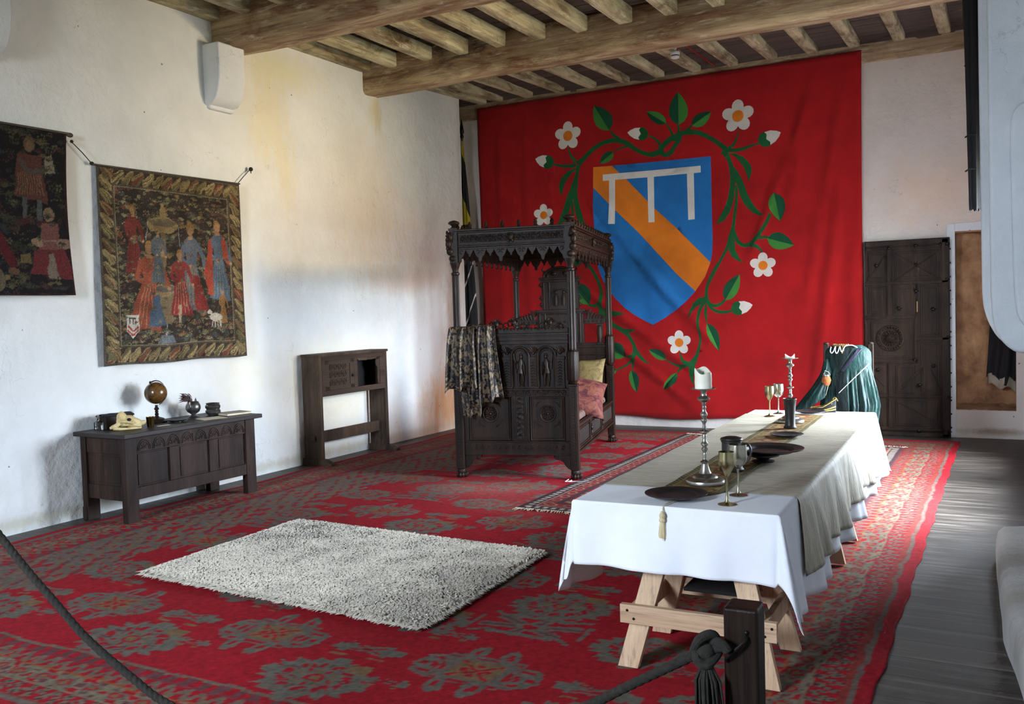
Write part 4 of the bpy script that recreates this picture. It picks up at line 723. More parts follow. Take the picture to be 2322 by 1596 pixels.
def medallion(c, x, y, s=1):
    c.poly([(x-.15*s,y-.12*s),(x+.15*s,y-.12*s),(x+.17*s,y+.13*s),(x-.17*s,y+.13*s)], GRY)
    c.poly([(x-.115*s,y-.09*s),(x+.115*s,y-.09*s),(x+.12*s,y+.1*s),(x-.12*s,y+.1*s)], OLV)
    c.line([(x-.11*s,y-.09*s),(x+.11*s,y+.09*s)], .016, RED); c.line([(x-.11*s,y+.09*s),(x+.11*s,y-.09*s)], .016, RED)
    for a, b in ((.06,0),(-.06,0),(0,.055),(0,-.055)): c.ell(x+a*s, y+b*s, .022*s, .018*s, RED)
    for k in range(8):
        a = PI/8+2*PI*k/8; dx, dy = math.cos(a), math.sin(a)
        px, py = x+.235*s*dx, y+.21*s*dy
        c.ell(px, py, .095*s, .042*s, GRN, a+(.6 if k % 2 else -.5)); c.ell(px, py, .05*s, .014*s, RED, a+(.6 if k % 2 else -.5))
        c.rect(px-.03*s, px+.03*s, py-.05*s, py-.03*s, GRY)
    for sx in (-1, 1):
        c.rect(x+sx*.27*s-.045*s, x+sx*.27*s+.045*s, y-.05*s, y+.05*s, GRN); c.rect(x+sx*.27*s-.02*s, x+sx*.27*s+.02*s, y-.02*s, y+.02*s, RED)
        c.line([(x+sx*.19*s, y-.14*s), (x+sx*.19*s, y+.14*s)], .016, GRY); c.line([(x-.2*s, y+sx*.155*s), (x+.2*s, y+sx*.155*s)], .016, GRY)
def bow(c, x, y, s=1):
    c.poly([(x-.14*s,y-.07*s),(x,y-.03*s),(x+.14*s,y-.07*s),(x+.14*s,y+.07*s),(x,y+.03*s),(x-.14*s,y+.07*s)], GRN)
    c.line([(x-.1*s,y-.04*s),(x+.1*s,y+.04*s)], .014, RED); c.line([(x-.1*s,y+.04*s),(x+.1*s,y-.04*s)], .014, RED)
    for sx in (-1, 1): c.rect(x+sx*.17*s-.03*s, x+sx*.17*s+.03*s, y-.035*s, y+.035*s, GRN); c.rect(x+sx*.1*s-.03*s, x+sx*.1*s+.05*s, y-.11*s, y-.085*s, OLV)
def star(c, x, y, s=1):
    for k in range(3):
        a = k*PI/3+.3; d = (math.cos(a)*.3*s, math.sin(a)*.16*s); c.line([(x-d[0],y-d[1]),(x+d[0],y+d[1])], .07*s, GRY)
        c.line([(x-d[0],y-d[1]),(x+d[0],y+d[1])], .018*s, PUR)
    for sx in (-1, 1):
        c.line([(x+sx*.3*s,y-.17*s),(x+sx*.2*s,y-.12*s),(x-sx*.2*s,y-.14*s)], .03, GRN); c.line([(x+sx*.3*s,y+.17*s),(x+sx*.2*s,y+.12*s),(x-sx*.2*s,y+.14*s)], .03, GRN)
        c.line([(x+sx*.33*s,y-.1*s),(x+sx*.33*s,y+.1*s)], .024, GRY)
    c.poly([(x-.1*s,y),(x,y-.06*s),(x+.1*s,y),(x,y+.06*s)], GRN); c.ell(x, y, .04, .03, RED)
def dust(c, amt=.05):
    a = c.a; n = rng.normal(1, amt, a.shape[:2])[..., None]; a *= np.clip(n, .6, 1.5)
def border_at(d, s, k):
    """colour of a border by distance d from the edge and run s along it"""
    pass
def main_carpet():
    W_, H_ = 6.11, 9.12; cell = .0125
    c = Canvas(W_, H_, cell, RED)
    rows = 0; y = .86
    while y < H_-.4:
        x = .18 if rows % 2 == 0 else -.42
        x0 = x
        while x < W_:
            rosette(c, x, y, rng.uniform(.95, 1.08)); bow(c, x+.01, y+.38)
            medallion(c, x+.63, y+.36, rng.uniform(.95, 1.08)); star(c, x+.6, y+.98, .95)
            rosette(c, x+.03, y+.88, .9); bow(c, x+.3, y+.72, .7); bow(c, x+.33, y+.1, .6)
            x += 1.215
        y += 1.33; rows += 1
    # border: built in distance-from-edge bands on all four sides
    D = np.minimum(np.minimum(c.X, W_-c.X), np.minimum(c.Y, H_-c.Y))
    onx = np.minimum(c.X, W_-c.X) < np.minimum(c.Y, H_-c.Y); Sx = np.where(onx, c.Y, c.X)
    side = np.where(onx, np.where(c.X < W_/2, 0, 1), np.where(c.Y < H_/2, 2, 3))
    L = np.where(side == 0, D, D)
    def band(a, b, colr, cond=None):
        m = (D >= a) & (D < b)
        if cond is not None: m &= cond
        c.a[m] = lin(colr)[:3]
    tri = lambda p: np.abs((Sx/p) % 1-.5)*2
    band(0, .62, GRY)
    band(0, .078, RED)
    for k in range(4): band(.084+.014*k, .09+.014*k, (128,50,44))
    band(.14, .25, RED); q = (D-.14)/.11
    band(.14, .25, (104,92,80), (np.abs(q-tri(.085)) < .3)); band(.14, .25, DRK, (np.abs(q-tri(.085)) < .07))
    band(.25, .258, (112,102,84))
    band(.258, .40, (112,102,84)); n = np.sin(Sx*46)*np.sin(D*70)+np.sin(Sx*23+D*60)
    band(.262, .396, RED, n > .72); band(.262, .396, PUR, n < -1.0)
    cx = (Sx % .17)-.085; e = (cx/.06)**2+((D-.33)/.045)**2; band(.27, .39, (100,90,80), (e < 1)); band(.27, .39, RED, (e < .42)); band(.27, .39, OLV, (e < .14))
    band(.40, .412, ORG)
    band(.412, .52, RED); q = (D-.412)/.108
    band(.412, .52, GRY, np.abs(q-tri(.10)) < .34); band(.412, .52, OLV, np.abs(q-tri(.10)) < .09)
    band(.52, .53, (104,90,72)); band(.53, .60, PUR); band(.535, .595, RED, (np.sin(Sx*60) > .2)); band(.60, .612, (104,90,72))
    # the side along the left wall wears an extra wide, muddled border
    m = (c.X > .6) & (c.X < 1.25) & (c.Y > .6) & (c.Y < H_-.6)
    s2 = np.sin(c.X*34+2*np.sin(c.Y*5))*np.sin(c.Y*21)+.6*np.sin(c.X*60+c.Y*33)
    c.a[m & (s2 > -.25)] = lin(GRY)[:3]; c.a[m & (s2 > .75)] = lin(OLV)[:3]; c.a[m & (s2 < -.95)] = lin(PUR)[:3]
    # hand-knotted wander, abrash and worn dusty patches, one paler patch near the right edge
    warp(c, .016, 9); warp(c, .008, 26)
    g = np.array([[nz(x*.9, y*.9, 5) for x in np.arange(0, W_, .1)] for y in np.arange(0, H_, .1)])
    gi = g[np.minimum((c.Y/.1).astype(int), g.shape[0]-1), np.minimum((c.X/.1).astype(int), g.shape[1]-1)]
    c.a *= (1+.22*gi)[..., None]
    for wx, wy, rx, ry, amt in ((2.35,5.0,.55,.32,.4),(3.0,4.4,.5,.3,.22),(5.9,5.6,.5,1.0,.12)):
        w = amt*np.exp(-((c.X-wx)/rx)**2-((c.Y-wy)/ry)**2)[..., None]*np.clip(rng.normal(1, .3, c.X.shape), 0, 2)[..., None]
        c.a = c.a*(1-w)+np.array(lin((176,120,110))[:3])*w
    dust(c, .09)
    edge = lambda v: .25+.018*np.sin(v*17)+.012*np.sin(v*41)
    def fn(u, v):
        xl = edge(v); xr = 6.36+.006*np.sin(v*60)+.004*np.sin(v*151)
        yf = 11.16+.26*u; y = 2.28+(yf-2.28)*v
        return np.stack([xl+(xr-xl)*u, y, .009+.003*np.sin(u*31)*np.sin(v*47)], -1)
    o = painted('red_carpet', c.a, fn, attr_mat('carpet_wool', .97, .5, 260, .3), solid=.007)
    tag(o, 'large worn red carpet with grey-green floral motifs covering the hall floor', 'carpet')
main_carpet()

def runner_rug():
    W_, H_ = 2.62, 4.55
    c = Canvas(W_, H_, .0125, (142,34,40))
    D = np.minimum(np.minimum(c.X, W_-c.X), np.minimum(c.Y, H_-c.Y)); onx = np.minimum(c.X, W_-c.X) < np.minimum(c.Y, H_-c.Y); Sx = np.where(onx, c.Y, c.X)
    for yy in np.arange(.3, H_, .42):
        for xx in np.arange(.3, W_, .46): c.ell(xx, yy, .13, .11, (92,70,66)); c.ell(xx, yy, .08, .07, (150,120,90)); c.ell(xx, yy, .04, .035, (142,34,40))
    def band(a, b, colr, cond=None):
        m = (D >= a) & (D < b)
        if cond is not None: m &= cond
        c.a[m] = lin(colr)[:3]
    band(0, .3, (110,40,46)); band(0, .03, (78,52,56)); band(.03, .12, (64,48,56)); band(.03, .12, (176,166,150), ((Sx % .075) < .032) & (np.abs(D-.075) < .03))
    band(.12, .14, (160,130,110)); band(.14, .25, (126,40,46)); e = (((Sx % .16)-.08)/.055)**2+((D-.195)/.04)**2
    band(.14, .25, (150,126,100), e < 1); band(.14, .25, (120,36,42), e < .5); band(.25, .3, (70,52,58)); band(.27, .28, (168,140,110))
    dust(c, .14)
    A, B, Cc, Dd = (3.28,6.54), (5.86,6.62), (5.84,10.72), (3.26,11.1)
    def fn(u, v):
        x = (A[0]*(1-u)+B[0]*u)*(1-v)+(Dd[0]*(1-u)+Cc[0]*u)*v; y = (A[1]*(1-u)+B[1]*u)*(1-v)+(Dd[1]*(1-u)+Cc[1]*u)*v
        return np.stack([x, y, .019+.003*np.sin(u*21)*np.sin(v*37)], -1)
    t = thing('patterned_rug', 'thin fringed red and dark rug lying on the carpet under the table', 'rug', (0,0,0))
    painted('woven_field', c.a, fn, attr_mat('rug_wool', .97, .4, 260, .3), t, .006)
    for end, (p, q, sg) in enumerate(((A, B, -1), (Dd, Cc, 1))):
        mb = MB(); n = 150
        for k in range(n):
            f = (k+.5)/n; x = p[0]+(q[0]-p[0])*f; y = p[1]+(q[1]-p[1])*f
            L = rng.uniform(.03, .07); a = rng.normal(0, .5)
            mb.tube([(x,y,.019),(x+L*.4*math.sin(a),y+sg*L*.5,.022),(x+L*math.sin(a),y+sg*L,.014)], [.005,.0045,.002], 5)
        mb.build('fringe', simple('rug_fringe', (176,164,140), (206,196,172), 20, .95), t)
runner_rug()

def shag_rug():
    q = [(1.985,3.93),(4.19,3.815),(4.125,5.345),(1.93,5.455)]
    t = thing('shaggy_rug', 'cream shaggy wool rug lying on the red carpet in the foreground', 'rug', (0,0,0))
    def P(u, v):
        x = (q[0][0]*(1-u)+q[1][0]*u)*(1-v)+(q[3][0]*(1-u)+q[2][0]*u)*v; y = (q[0][1]*(1-u)+q[1][1]*u)*(1-v)+(q[3][1]*(1-u)+q[2][1]*u)*v
        return x, y
    mb = MB(); mb.grid(lambda u, v: (*P(u, v), .026), 12, 8); mb.build('backing', simple('rug_backing', (186,176,158), (206,198,180), 30, .95), t, solid=.01)
    N = 46000
    u = rng.random(N); v = rng.random(N); k = N//9
    s = rng.integers(0, 4, k); e = -rng.random(k)*.006
    u[:k] = np.where(s == 0, e, np.where(s == 1, 1-e, u[:k])); v[:k] = np.where(s == 2, e*1.4, np.where(s == 3, 1-e*1.4, v[:k]))
    x, y = P(u, v)
    low = np.array([nz(a*1.1, b*1.1, 2) for a, b in zip(x, y)]); mid = np.array([nz(a*6, b*6, 5) for a, b in zip(x, y)])
    ang = rng.normal(-2.1, .7, N)+low*2.2+mid*2.0; L = rng.uniform(.025, .06, N); w = rng.uniform(.0045, .0095, N); h = rng.uniform(.013, .025, N)*(1+.15*low)
    out = np.array([PI, 0, -PI/2, PI/2])[s]+rng.normal(0, .55, k); ang[:k] = out; h[:k] *= .45; L[:k] *= rng.uniform(.6, 1.25, k)
    d = np.stack([np.cos(ang), np.sin(ang), np.zeros(N)], -1); n = np.stack([-d[:,1], d[:,0], np.zeros(N)], -1)
    b = np.stack([x, y, np.full(N, .028)], -1)
    tw = rng.normal(0, .4, N)[:, None]
    m1 = b+d*(L*.45)[:, None]+np.array([0,0,1])*h[:, None]; d2 = d+n*tw; m2 = m1+d2*(L*.55)[:, None]-np.array([0,0,1])*(h*.35)[:, None]
    W = w[:, None]; up = np.array([0,0,1])
    V = np.stack([b-n*W, b+n*W, m1-n*W*.9+up*W*.5, m1+n*W*.9, m2], 1).reshape(-1, 3)
    V[:, 2] = np.maximum(V[:, 2], .014)
    base = np.arange(N)*5
    F = [(a, a+1, a+3, a+2) for a in base.tolist()] + [(a+2, a+3, a+4) for a in base.tolist()]
    me = bpy.data.meshes.new('wool_pile'); me.from_pydata(V.tolist(), [], F)
    at = me.color_attributes.new('paint', 'FLOAT_COLOR', 'POINT')
    c = np.array(lin((228,219,202))[:3])*rng.uniform(.88, 1.08, (N, 1))*np.array([1, 1, 1]) ; c4 = np.ones((N*5, 4), np.float32); c4[:, :3] = np.repeat(c, 5, 0)
    at.data.foreach_set('color', c4.ravel()); me.shade_smooth()
    me.materials.append(attr_mat('wool_tufts', .95, 0, 10, .12, sheen=.2, nscale=4))
    o = bpy.data.objects.new('wool_pile', me); COL.objects.link(o); o.parent = t; o['kind'] = 'stuff'
shag_rug()
# ------------------------------------------------------------------ tapestries on the left wall
def foliage(c, n, seed, x0, x1, y0, y1, cols, s=1):
    r = np.random.default_rng(seed)
    for k in range(n):
        x, y = r.uniform(x0, x1), r.uniform(y0, y1); col = cols[r.integers(len(cols))]; z = s*r.uniform(.6, 1.3)
        kind = r.integers(3)
        if kind == 0:
            for a in np.linspace(-1.1, 1.1, 7):
                c.line([(x, y), (x+.035*z*math.sin(a), y+.04*z*math.cos(a)), (x+.055*z*math.sin(a), y+.038*z*math.cos(a))], .007*s, col)
        elif kind == 1:
            for a in range(5): c.ell(x+.016*z*math.cos(a*1.257), y+.016*z*math.sin(a*1.257), .009*z, .007*z, col, a*1.257)
        else:
            for a in range(4): c.ell(x+.02*z*(a-1.5), y+.008*z*(a % 2), .007*z, .007*z, col)
def robe(c, x, y, h, gown, trim, skin=(168,132,98), hair=(150,110,60), wide=.32, lean=0):
    """a generic small robed figure woven in flat colours; foot at (x, y)"""
    w = h*wide
    c.poly([(x-w*.5+lean*.0,y+h*.02),(x+w*.5,y),(x+w*.34,y+h*.3),(x+w*.2+lean,y+h*.56),(x+w*.3+lean,y+h*.78),(x+w*.1+lean,y+h*.84),(x-w*.1+lean,y+h*.84),(x-w*.3+lean,y+h*.78),(x-w*.2+lean,y+h*.56),(x-w*.36,y+h*.3)], gown)
    for k in range(-2, 3): c.line([(x+w*.17*k, y+h*.03), (x+w*.07*k+lean, y+h*.52)], h*.012, trim)
    c.line([(x-w*.28+lean, y+h*.76), (x-w*.42+lean, y+h*.58), (x-w*.1+lean, y+h*.5)], h*.06, gown); c.line([(x+w*.28+lean, y+h*.76), (x+w*.5+lean, y+h*.6), (x+w*.55+lean, y+h*.48)], h*.06, gown)
    c.ell(x-w*.06+lean, y+h*.5, h*.025, h*.02, skin); c.ell(x+w*.57+lean, y+h*.47, h*.025, h*.022, skin)
    c.ell(x+lean, y+h*.925, h*.058, h*.075, hair); c.ell(x+lean, y+h*.905, h*.042, h*.055, skin)
    c.rect(x-w*.1+lean, x+w*.1+lean, y+h*.81, y+h*.85, skin)
LEAF = [(92,92,66),(116,112,80),(66,78,74),(130,120,84),(112,66,54),(136,100,62),(84,60,58),(58,66,52),(142,134,104)]
def tapestry_garden():
    y0, y1, z0, z1 = 5.215, 6.845, 1.263, 2.99
    W_, H_ = y1-y0, z1-z0; c = Canvas(W_, H_, .0055, (38,34,34))
    foliage(c, 950, 3, .12, W_-.12, .12, H_-.12, LEAF, .8)
    r = np.random.default_rng(5)
    # acanthus border: gold leaves twisting along a dark band
    D = np.minimum(np.minimum(c.X, W_-c.X), np.minimum(c.Y, H_-c.Y)); onx = np.minimum(c.X, W_-c.X) < np.minimum(c.Y, H_-c.Y); Sx = np.where(onx, c.Y, c.X)
    m = D < .15; c.a[m] = lin((50,44,38))[:3]
    mm = m & (D > .02) & (D < .146)
    # plumed leaves: each tuft is a fan of curved strokes sweeping across the band
    GOLD = ((150,132,88),(168,150,106),(128,112,72),(104,98,66),(88,84,58),(140,120,80))
    b_ = Canvas(W_, H_, .0055, (52,40,36))
    runs = [((x, .083), 0) for x in np.arange(.1, W_, .105)]+[((x, H_-.083), 0) for x in np.arange(.1, W_, .105)]+[((.083, y), 1) for y in np.arange(.1, H_, .105)]+[((W_-.083, y), 1) for y in np.arange(.1, H_, .105)]
    for i, ((x, y), vert) in enumerate(runs):
        fl = 1 if not vert else -1
        for k in range(7):
            col = GOLD[r.integers(6)] if i % 3 else ((122,62,48),(98,92,62),(140,124,84))[r.integers(3)]; o_ = (k-3)*.013
            q = [(-.062, -.05*fl+o_), (-.02, -.03*fl+o_*1.3), (.025, .012*fl+o_), (.062, .05*fl+o_*.4)]
            q = [(x+(bq if vert else aq), y+(aq if vert else bq)) for aq, bq in q]
            b_.line(q, .008+.004*(k % 2), col)
    warp(b_, .012, 16)
    c.a[mm] = b_.a[mm]
    for a, b in ((0,.02),(.146,.166)):
        q = (D >= a) & (D < b); c.a[q] = lin((92,86,72))[:3]; c.a[q & (np.sin((Sx+D)*260) > 0)] = lin((58,54,48))[:3]
    c.a[(D >= .166) & (D < .171)] = lin((150,136,104))[:3]
    # plain garden figures round a stone basin (generic stand-ins)
    c.poly([(.58,.36),(.74,.36),(.76,.62),(.56,.62)], (132,114,86)); c.ell(.66,.66,.14,.06,(150,128,92)); c.ell(.66,.675,.11,.03,(96,92,88)); c.rect(.64,.68,.69,1.2,(128,108,76))
    for k in range(9): c.ell(.66, .72+.055*k, .03, .022, (140,118,82) if k % 2 else (112,94,66))
    c.ell(.66,1.25,.17,.075,(150,128,86)); c.ell(.66,1.275,.15,.035,(104,92,72)); c.ell(.66,1.36,.03,.07,(140,118,80)); c.ell(.66,1.44,.02,.02,(150,128,86))
    c.line([(.66,.36),(.665,.19)], .012, (150,156,160)); c.poly([(.56,.175),(.76,.175),(.72,.25),(.6,.25)], (104,114,122))
    c.line([(.5,1.27),(.48,1.1)], .006, (150,156,160)); c.line([(.83,1.27),(.85,1.05)], .006, (150,156,160))
    robe(c, .34, .80, .62, (112,36,36), (80,28,30), wide=.3); 
    robe(c, .44, .30, .80, (146,72,52), (176,120,90), wide=.44, lean=.07); c.poly([(.46,.32),(.66,.34),(.6,.62),(.54,.6)], (70,92,112))
    robe(c, .60, .72, .52, (84,94,100), (60,68,76), wide=.3)
    robe(c, .98, .46, .84, (92,104,118), (146,120,80), wide=.34); c.poly([(1.0,.46),(1.16,.46),(1.05,.8),(.99,.8)], (132,40,40))
    robe(c, .84, .42, .62, (136,44,46), (166,120,96), wide=.4); c.poly([(.8,.36),(.83,.36),(.84,.52),(.81,.52)], (170,150,120))
    robe(c, 1.31, .56, .78, (84,104,122), (110,126,138), wide=.34); c.poly([(1.16,.62),(1.22,.6),(1.24,1.18),(1.2,1.12),(1.12,.82)], (168,66,50)); c.poly([(1.36,.98),(1.44,.9),(1.42,1.12),(1.36,1.2)], (168,66,50))
    robe(c, 1.33, .34, .33, (150,108,60), (120,84,44), wide=.34)
    c.ell(1.23, .40, .075, .045, (196,188,170)); c.ell(1.16, .45, .026, .022, (204,196,180))
    for k in (1.19,1.22,1.26,1.29): c.line([(k,.37),(k,.30)], .012, (186,178,160))
    # the small white shield with a letter m and two red chevrons
    sx, sy = .30, .235
    c.poly([(sx-.07,sy+.20),(sx+.07,sy+.20),(sx+.07,sy+.06),(sx,sy-.01),(sx-.07,sy+.06)], (206,200,186))
    for k in (-.034, 0, .034): c.line([(sx+k,sy+.115),(sx+k,sy+.172)], .011, (60,50,46))
    c.line([(sx-.045,sy+.17),(sx+.036,sy+.172)], .010, (60,50,46))
    for d in (.0, -.035): c.line([(sx-.055,sy+.10+d),(sx,sy+.055+d),(sx+.055,sy+.10+d)], .014, (170,56,44))
    foliage(c, 380, 21, .18, W_-.18, .18, H_-.2, LEAF[:5], .55)
    inner = (D > .175)
    keep = c.a.copy(); warp(c, .010, 14); c.a[~inner] = keep[~inner]
    tone = np.array(lin((78,68,58))[:3]); c.a = (c.a*.68+tone*.32)*.95; dust(c, .2)
    sm = np.array([[nz(x*7, y*7, 4) for x in np.arange(0, W_, .02)] for y in np.arange(0, H_, .02)]); c.a *= (1+.5*sm[np.minimum((c.Y/.02).astype(int), sm.shape[0]-1), np.minimum((c.X/.02).astype(int), sm.shape[1]-1)])[..., None]
    c.a = np.clip(c.a, .004, 1)
    def fn(u, v):
        y = y0+(y1-y0)*u; z = z0+(z1-z0)*v
        y = y+.03*(v-.5)*(u-.5)*0 + np.where(v < 1, -.035*(1-v)*(1-u)+.01*(1-v)*u, 0)
        return np.stack([.035+.01*np.sin(u*9+1)*np.sin(v*5)+.006*np.sin(u*17)*(1-v)+.012*(1-v), y, z+.006*np.sin(u*12)*(1-v)], -1)
    t = thing('wall_tapestry', 'tapestry with gold leaf border and garden figures hanging above the oak chest', 'tapestry')
    painted('woven_panel', c.a, fn, attr_mat('tapestry_wool', .97, .35, 420, .16, nscale=60), t, .006)
    mb = MB(); mb.bar((.03,5.165,2.985), (.03,6.86,2.997), .03, .014); mb.build('hanging_rod', M['pole'], t, bevel=.003)
    mb = MB()
    mb.tube([(.03,5.17,2.99),(.035,5.08,3.07),(.03,4.99,3.145)], .004, 6); mb.ball((.03,5.17,2.992), (.016,.02,.016)); mb.ball((.03,4.99,3.15), .014); mb.build('hanging_cord', M['rope'], t)
    mb = MB(); mb.tube([(.03,6.84,3.0),(.03,6.93,3.085),(.02,7.03,3.165)], .004, 6)
    mb.ball((.03,7.03,3.165), (.022,.022,.022)); mb.tube([(.03,7.03,3.165),(.05,7.01,3.12)], .005, 5)
    mb.build('hanging_cord', M['rope'], t)
tapestry_garden()
def tapestry_dark():
    y0, y1, z0, z1 = 3.55, 4.94, 1.875, 3.205
    W_, H_ = y1-y0, z1-z0; c = Canvas(W_, H_, .006, (24,22,25))
    dl = [(62,64,48),(78,78,56),(48,56,54),(92,86,58),(70,44,42),(54,56,44)]
    foliage(c, 420, 11, .02, W_-.02, .02, H_-.02, dl, 1.15)
    c.a[(c.X > W_-.018)] = lin((60,26,34))[:3]; c.a[(c.Y < .012) | (c.Y > H_-.012)] = lin((60,40,34))[:3]
    # a standing reader in a striped tunic, a seated woman in red, a booted leg
    x = 1.07
    c.poly([(x-.13,.78),(x+.15,.74),(x+.12,1.0),(x+.1,1.12),(x-.1,1.12),(x-.12,1.0)], (96,58,50))
    for k in range(-5, 6): c.line([(x+.023*k,.79),(x+.018*k,.98)], .007, (128,100,72))
    c.rect(x-.07,x-.03,.60,.78,(84,88,84)); c.rect(x+.06,x+.1,.60,.76,(84,88,84)); c.ell(x-.05,.59,.05,.022,(74,36,34)); c.ell(x+.1,.58,.05,.022,(74,36,34))
    c.ell(x, 1.2, .05, .065, (104,84,58)); c.ell(x, 1.185, .034, .045, (124,98,76)); c.poly([(x+.14,.98),(x+.22,.99),(x+.19,1.14),(x+.13,1.12)], (140,130,110)); c.line([(x-.1,1.08),(x-.02,.98),(x+.13,1.0)], .04, (88,76,70))
    x = 1.22
    c.poly([(x-.2,.18),(x+.17,.13),(x+.13,.36),(x+.06,.42),(x-.06,.42),(x-.15,.34)], (108,44,46)); c.poly([(x-.05,.14),(x+.05,.14),(x+.02,.34),(x-.02,.34)], (126,112,96))
    c.poly([(x-.09,.38),(x+.09,.38),(x+.07,.58),(x-.07,.58)], (120,78,70)); c.ell(x-.11, .43, .05, .04, (150,124,100)); c.ell(x+.12, .42, .06, .04, (140,112,92))
    c.ell(x, .655, .045, .06, (128,112,80)); c.ell(x, .64, .032, .042, (144,112,88)); c.line([(x-.05,.44),(x+.06,.44)], .014, (150,124,100))
    c.poly([(.70,.58),(.78,.52),(.92,.24),(.86,.2),(.72,.44)], (92,28,34)); c.ell(.88, .19, .05, .03, (110,76,58)); c.poly([(.55,.62),(.76,.66),(.74,.8),(.7,.92),(.55,.95)], (112,94,70)); c.ell(.72,.12,.08,.1,(104,92,72))
    c.rect(.95,1.03,.26,.33,(112,94,60)); c.rect(.8,.84,.12,.16,(120,104,68))
    foliage(c, 90, 31, .1, W_-.05, .05, H_-.1, dl, .9); warp(c, .012, 12)
    tone = np.array(lin((52,46,44))[:3]); c.a = (c.a*.72+tone*.28)*.8; dust(c, .2)
    def fn(u, v):
        y = y0+(y1-y0)*u-.09*(np.sin(v*PI))*.35*u; z = z0+(z1-z0)*v
        return np.stack([.03+.012*np.sin(u*14)*(1-.6*v)+.01*(1-v), y, z+.0*u], -1)
    t = thing('wall_tapestry', 'dark green tapestry cut by the left edge, seated woman in red at its corner', 'tapestry')
    painted('woven_panel', c.a, fn, attr_mat('dark_tapestry_wool', .97, .35, 420, .16, nscale=60), t, .006)
    mb = MB(); mb.bar((.03,3.5,3.2), (.03,4.965,3.208), .03, .016); mb.ball((.03,4.975,3.2), (.02,.03,.02)); mb.build('hanging_rod', M['pole'], t)
tapestry_dark()

# ------------------------------------------------------------------ oak chest and what stands on it
def chest():
    t = thing('oak_chest', 'dark panelled oak chest with carved frieze standing against the left wall', 'chest', (.06,4.90,0), -.012)
    d, L = .56, 1.42; lw_ = .115
    mb = MB(); mb.box(-.04, d+.045, -.035, L+.06, .705, .742); o = mb.build('lid', M['chesttop'], t, bevel=.006)
    for x0 in (0, d-.065):
        for y0 in (0, L-lw_):
            mb = MB(); mb.box(x0, x0+.065, y0, y0+lw_, 0, .706); mb.build('leg', M['chest'], t, bevel=.005)
    mb = MB(); fx = d-.008
    mb.box(fx-.03, fx, lw_, L-lw_, .575, .705); mb.box(fx-.03, fx, lw_, L-lw_, .19, .29)
    n = 3; pw = (L-2*lw_-2*.10)/3
    for k in range(2): y = lw_+pw*(k+1)+.10*k; mb.box(fx-.03, fx, y, y+.10, .29, .575)
    mb.box(.01, .04, lw_, L-lw_, .2, .7); mb.box(.03, d-.03, .03, L-.03, .205, .225)
    mb.build('front_frame', M['chest'], t, bevel=.004)
    for k in range(3):
        y = lw_+(pw+.10)*k; mb = MB(); mb.box(fx-.036, fx-.02, y, y+pw, .285, .58)
        e = .02; mb.box(fx-.021, fx-.014, y+e, y+pw-e, .285+e, .58-e); mb.build('front_panel', M['chest'], t, bevel=.003)
    mb = MB()                                                  # carved lunettes along the frieze
    for k in range(8):
        yc = lw_+.075+k*.148
        for rr in (.064, .05):
            mb.tube([(fx+.002, yc+rr*math.cos(a), .59+rr*1.35*math.sin(a)) for a in np.linspace(0, PI, 11)], .005, 5)
        for a in np.linspace(.35, PI-.35, 5): mb.tube([(fx+.001, yc+.012*math.cos(a), .6+.012*math.sin(a)), (fx+.001, yc+.044*math.cos(a), .59+.055*math.sin(a))], .0045, 5)
    mb.build('carved_frieze', M['chest'], t)
    mb = MB(); mb.box(fx-.002, fx+.003, L/2+.02, L/2+.05, .625, .665); mb.build('lock_plate', M['iron'], t)
    mb = MB(); mb.tube([(fx+.004,L/2-.02,.66),(fx+.006,L/2-.02,.63)], .005, 5); mb.build('hasp', M['iron'], t)
    for y0 in (.012, L-.042):
        mb = MB(); mb.box(.065, d-.065, y0, y0+.03, .57, .705); mb.box(.065, d-.065, y0, y0+.03, .19, .31); mb.box(.065, d-.065, y0+.008, y0+.022, .3, .58); mb.box(.09, d-.09, y0+.004, y0+.026, .33, .55)
        mb.build('end_panel', M['chest'], t, bevel=.004)
    mb = MB(); mb.box(.0, .05, -.01, .1, .0, .12); mb.build('back_foot', M['chest'], t, bevel=.01)
chest()
LZ = .7425
def on(name, label, cat, x, y, z=LZ, rz=0, group=None): return thing(name, label, cat, (x, y, z), rz, group)
# glass bottle
def glass_mat():
    t = NT('clear_glass'); t.b.inputs['Transmission Weight'].default_value = 1; t.b.inputs['IOR'].default_value = 1.45
    return t.fin((.93,.97,.98,1), .03)
GL = glass_mat()
t = on('glass_bottle', 'small clear square glass bottle on the chest end beside the black box', 'bottle', .16, 5.01)
mb = MB(); sq = lambda a, z: 1/max(abs(math.cos(a)), abs(math.sin(a)))**.8 if z < .075 else 1
mb.lathe([(.001,.003),(.026,.003),(.028,.01),(.028,.062),(.024,.072),(.011,.08),(.009,.088),(.009,.105),(.013,.107),(.013,.113),(.006,.113)], seg=32, mod=sq)
mb.build('body', GL, t, angle=30)
mb = MB(); mb.lathe([(.006,.1),(.0065,.118),(.009,.121),(.008,.127),(0,.128)], seg=12); mb.build('stopper', M['parch'], t)
# black box
t = on('wooden_box', 'black old wooden box on the chest behind the bone skull', 'box', .16, 5.175, rz=-.15)
mb = MB(); mb.box(-.075,.075,-.125,.125,0,.105); mb.build('body', M['darkoak'], t, bevel=.006)
mb = MB(); mb.grid(lambda u, v: (-.08+.16*u, -.13+.26*v, .108+.018*math.sin(PI*u)+.004*nz(u*4, v*6)), 8, 14); mb.grid(lambda u, v: (-.08+.16*u, -.13+.26*v, .104), 2, 2); mb.build('lid', M['blackcloth'], t, solid=.004)
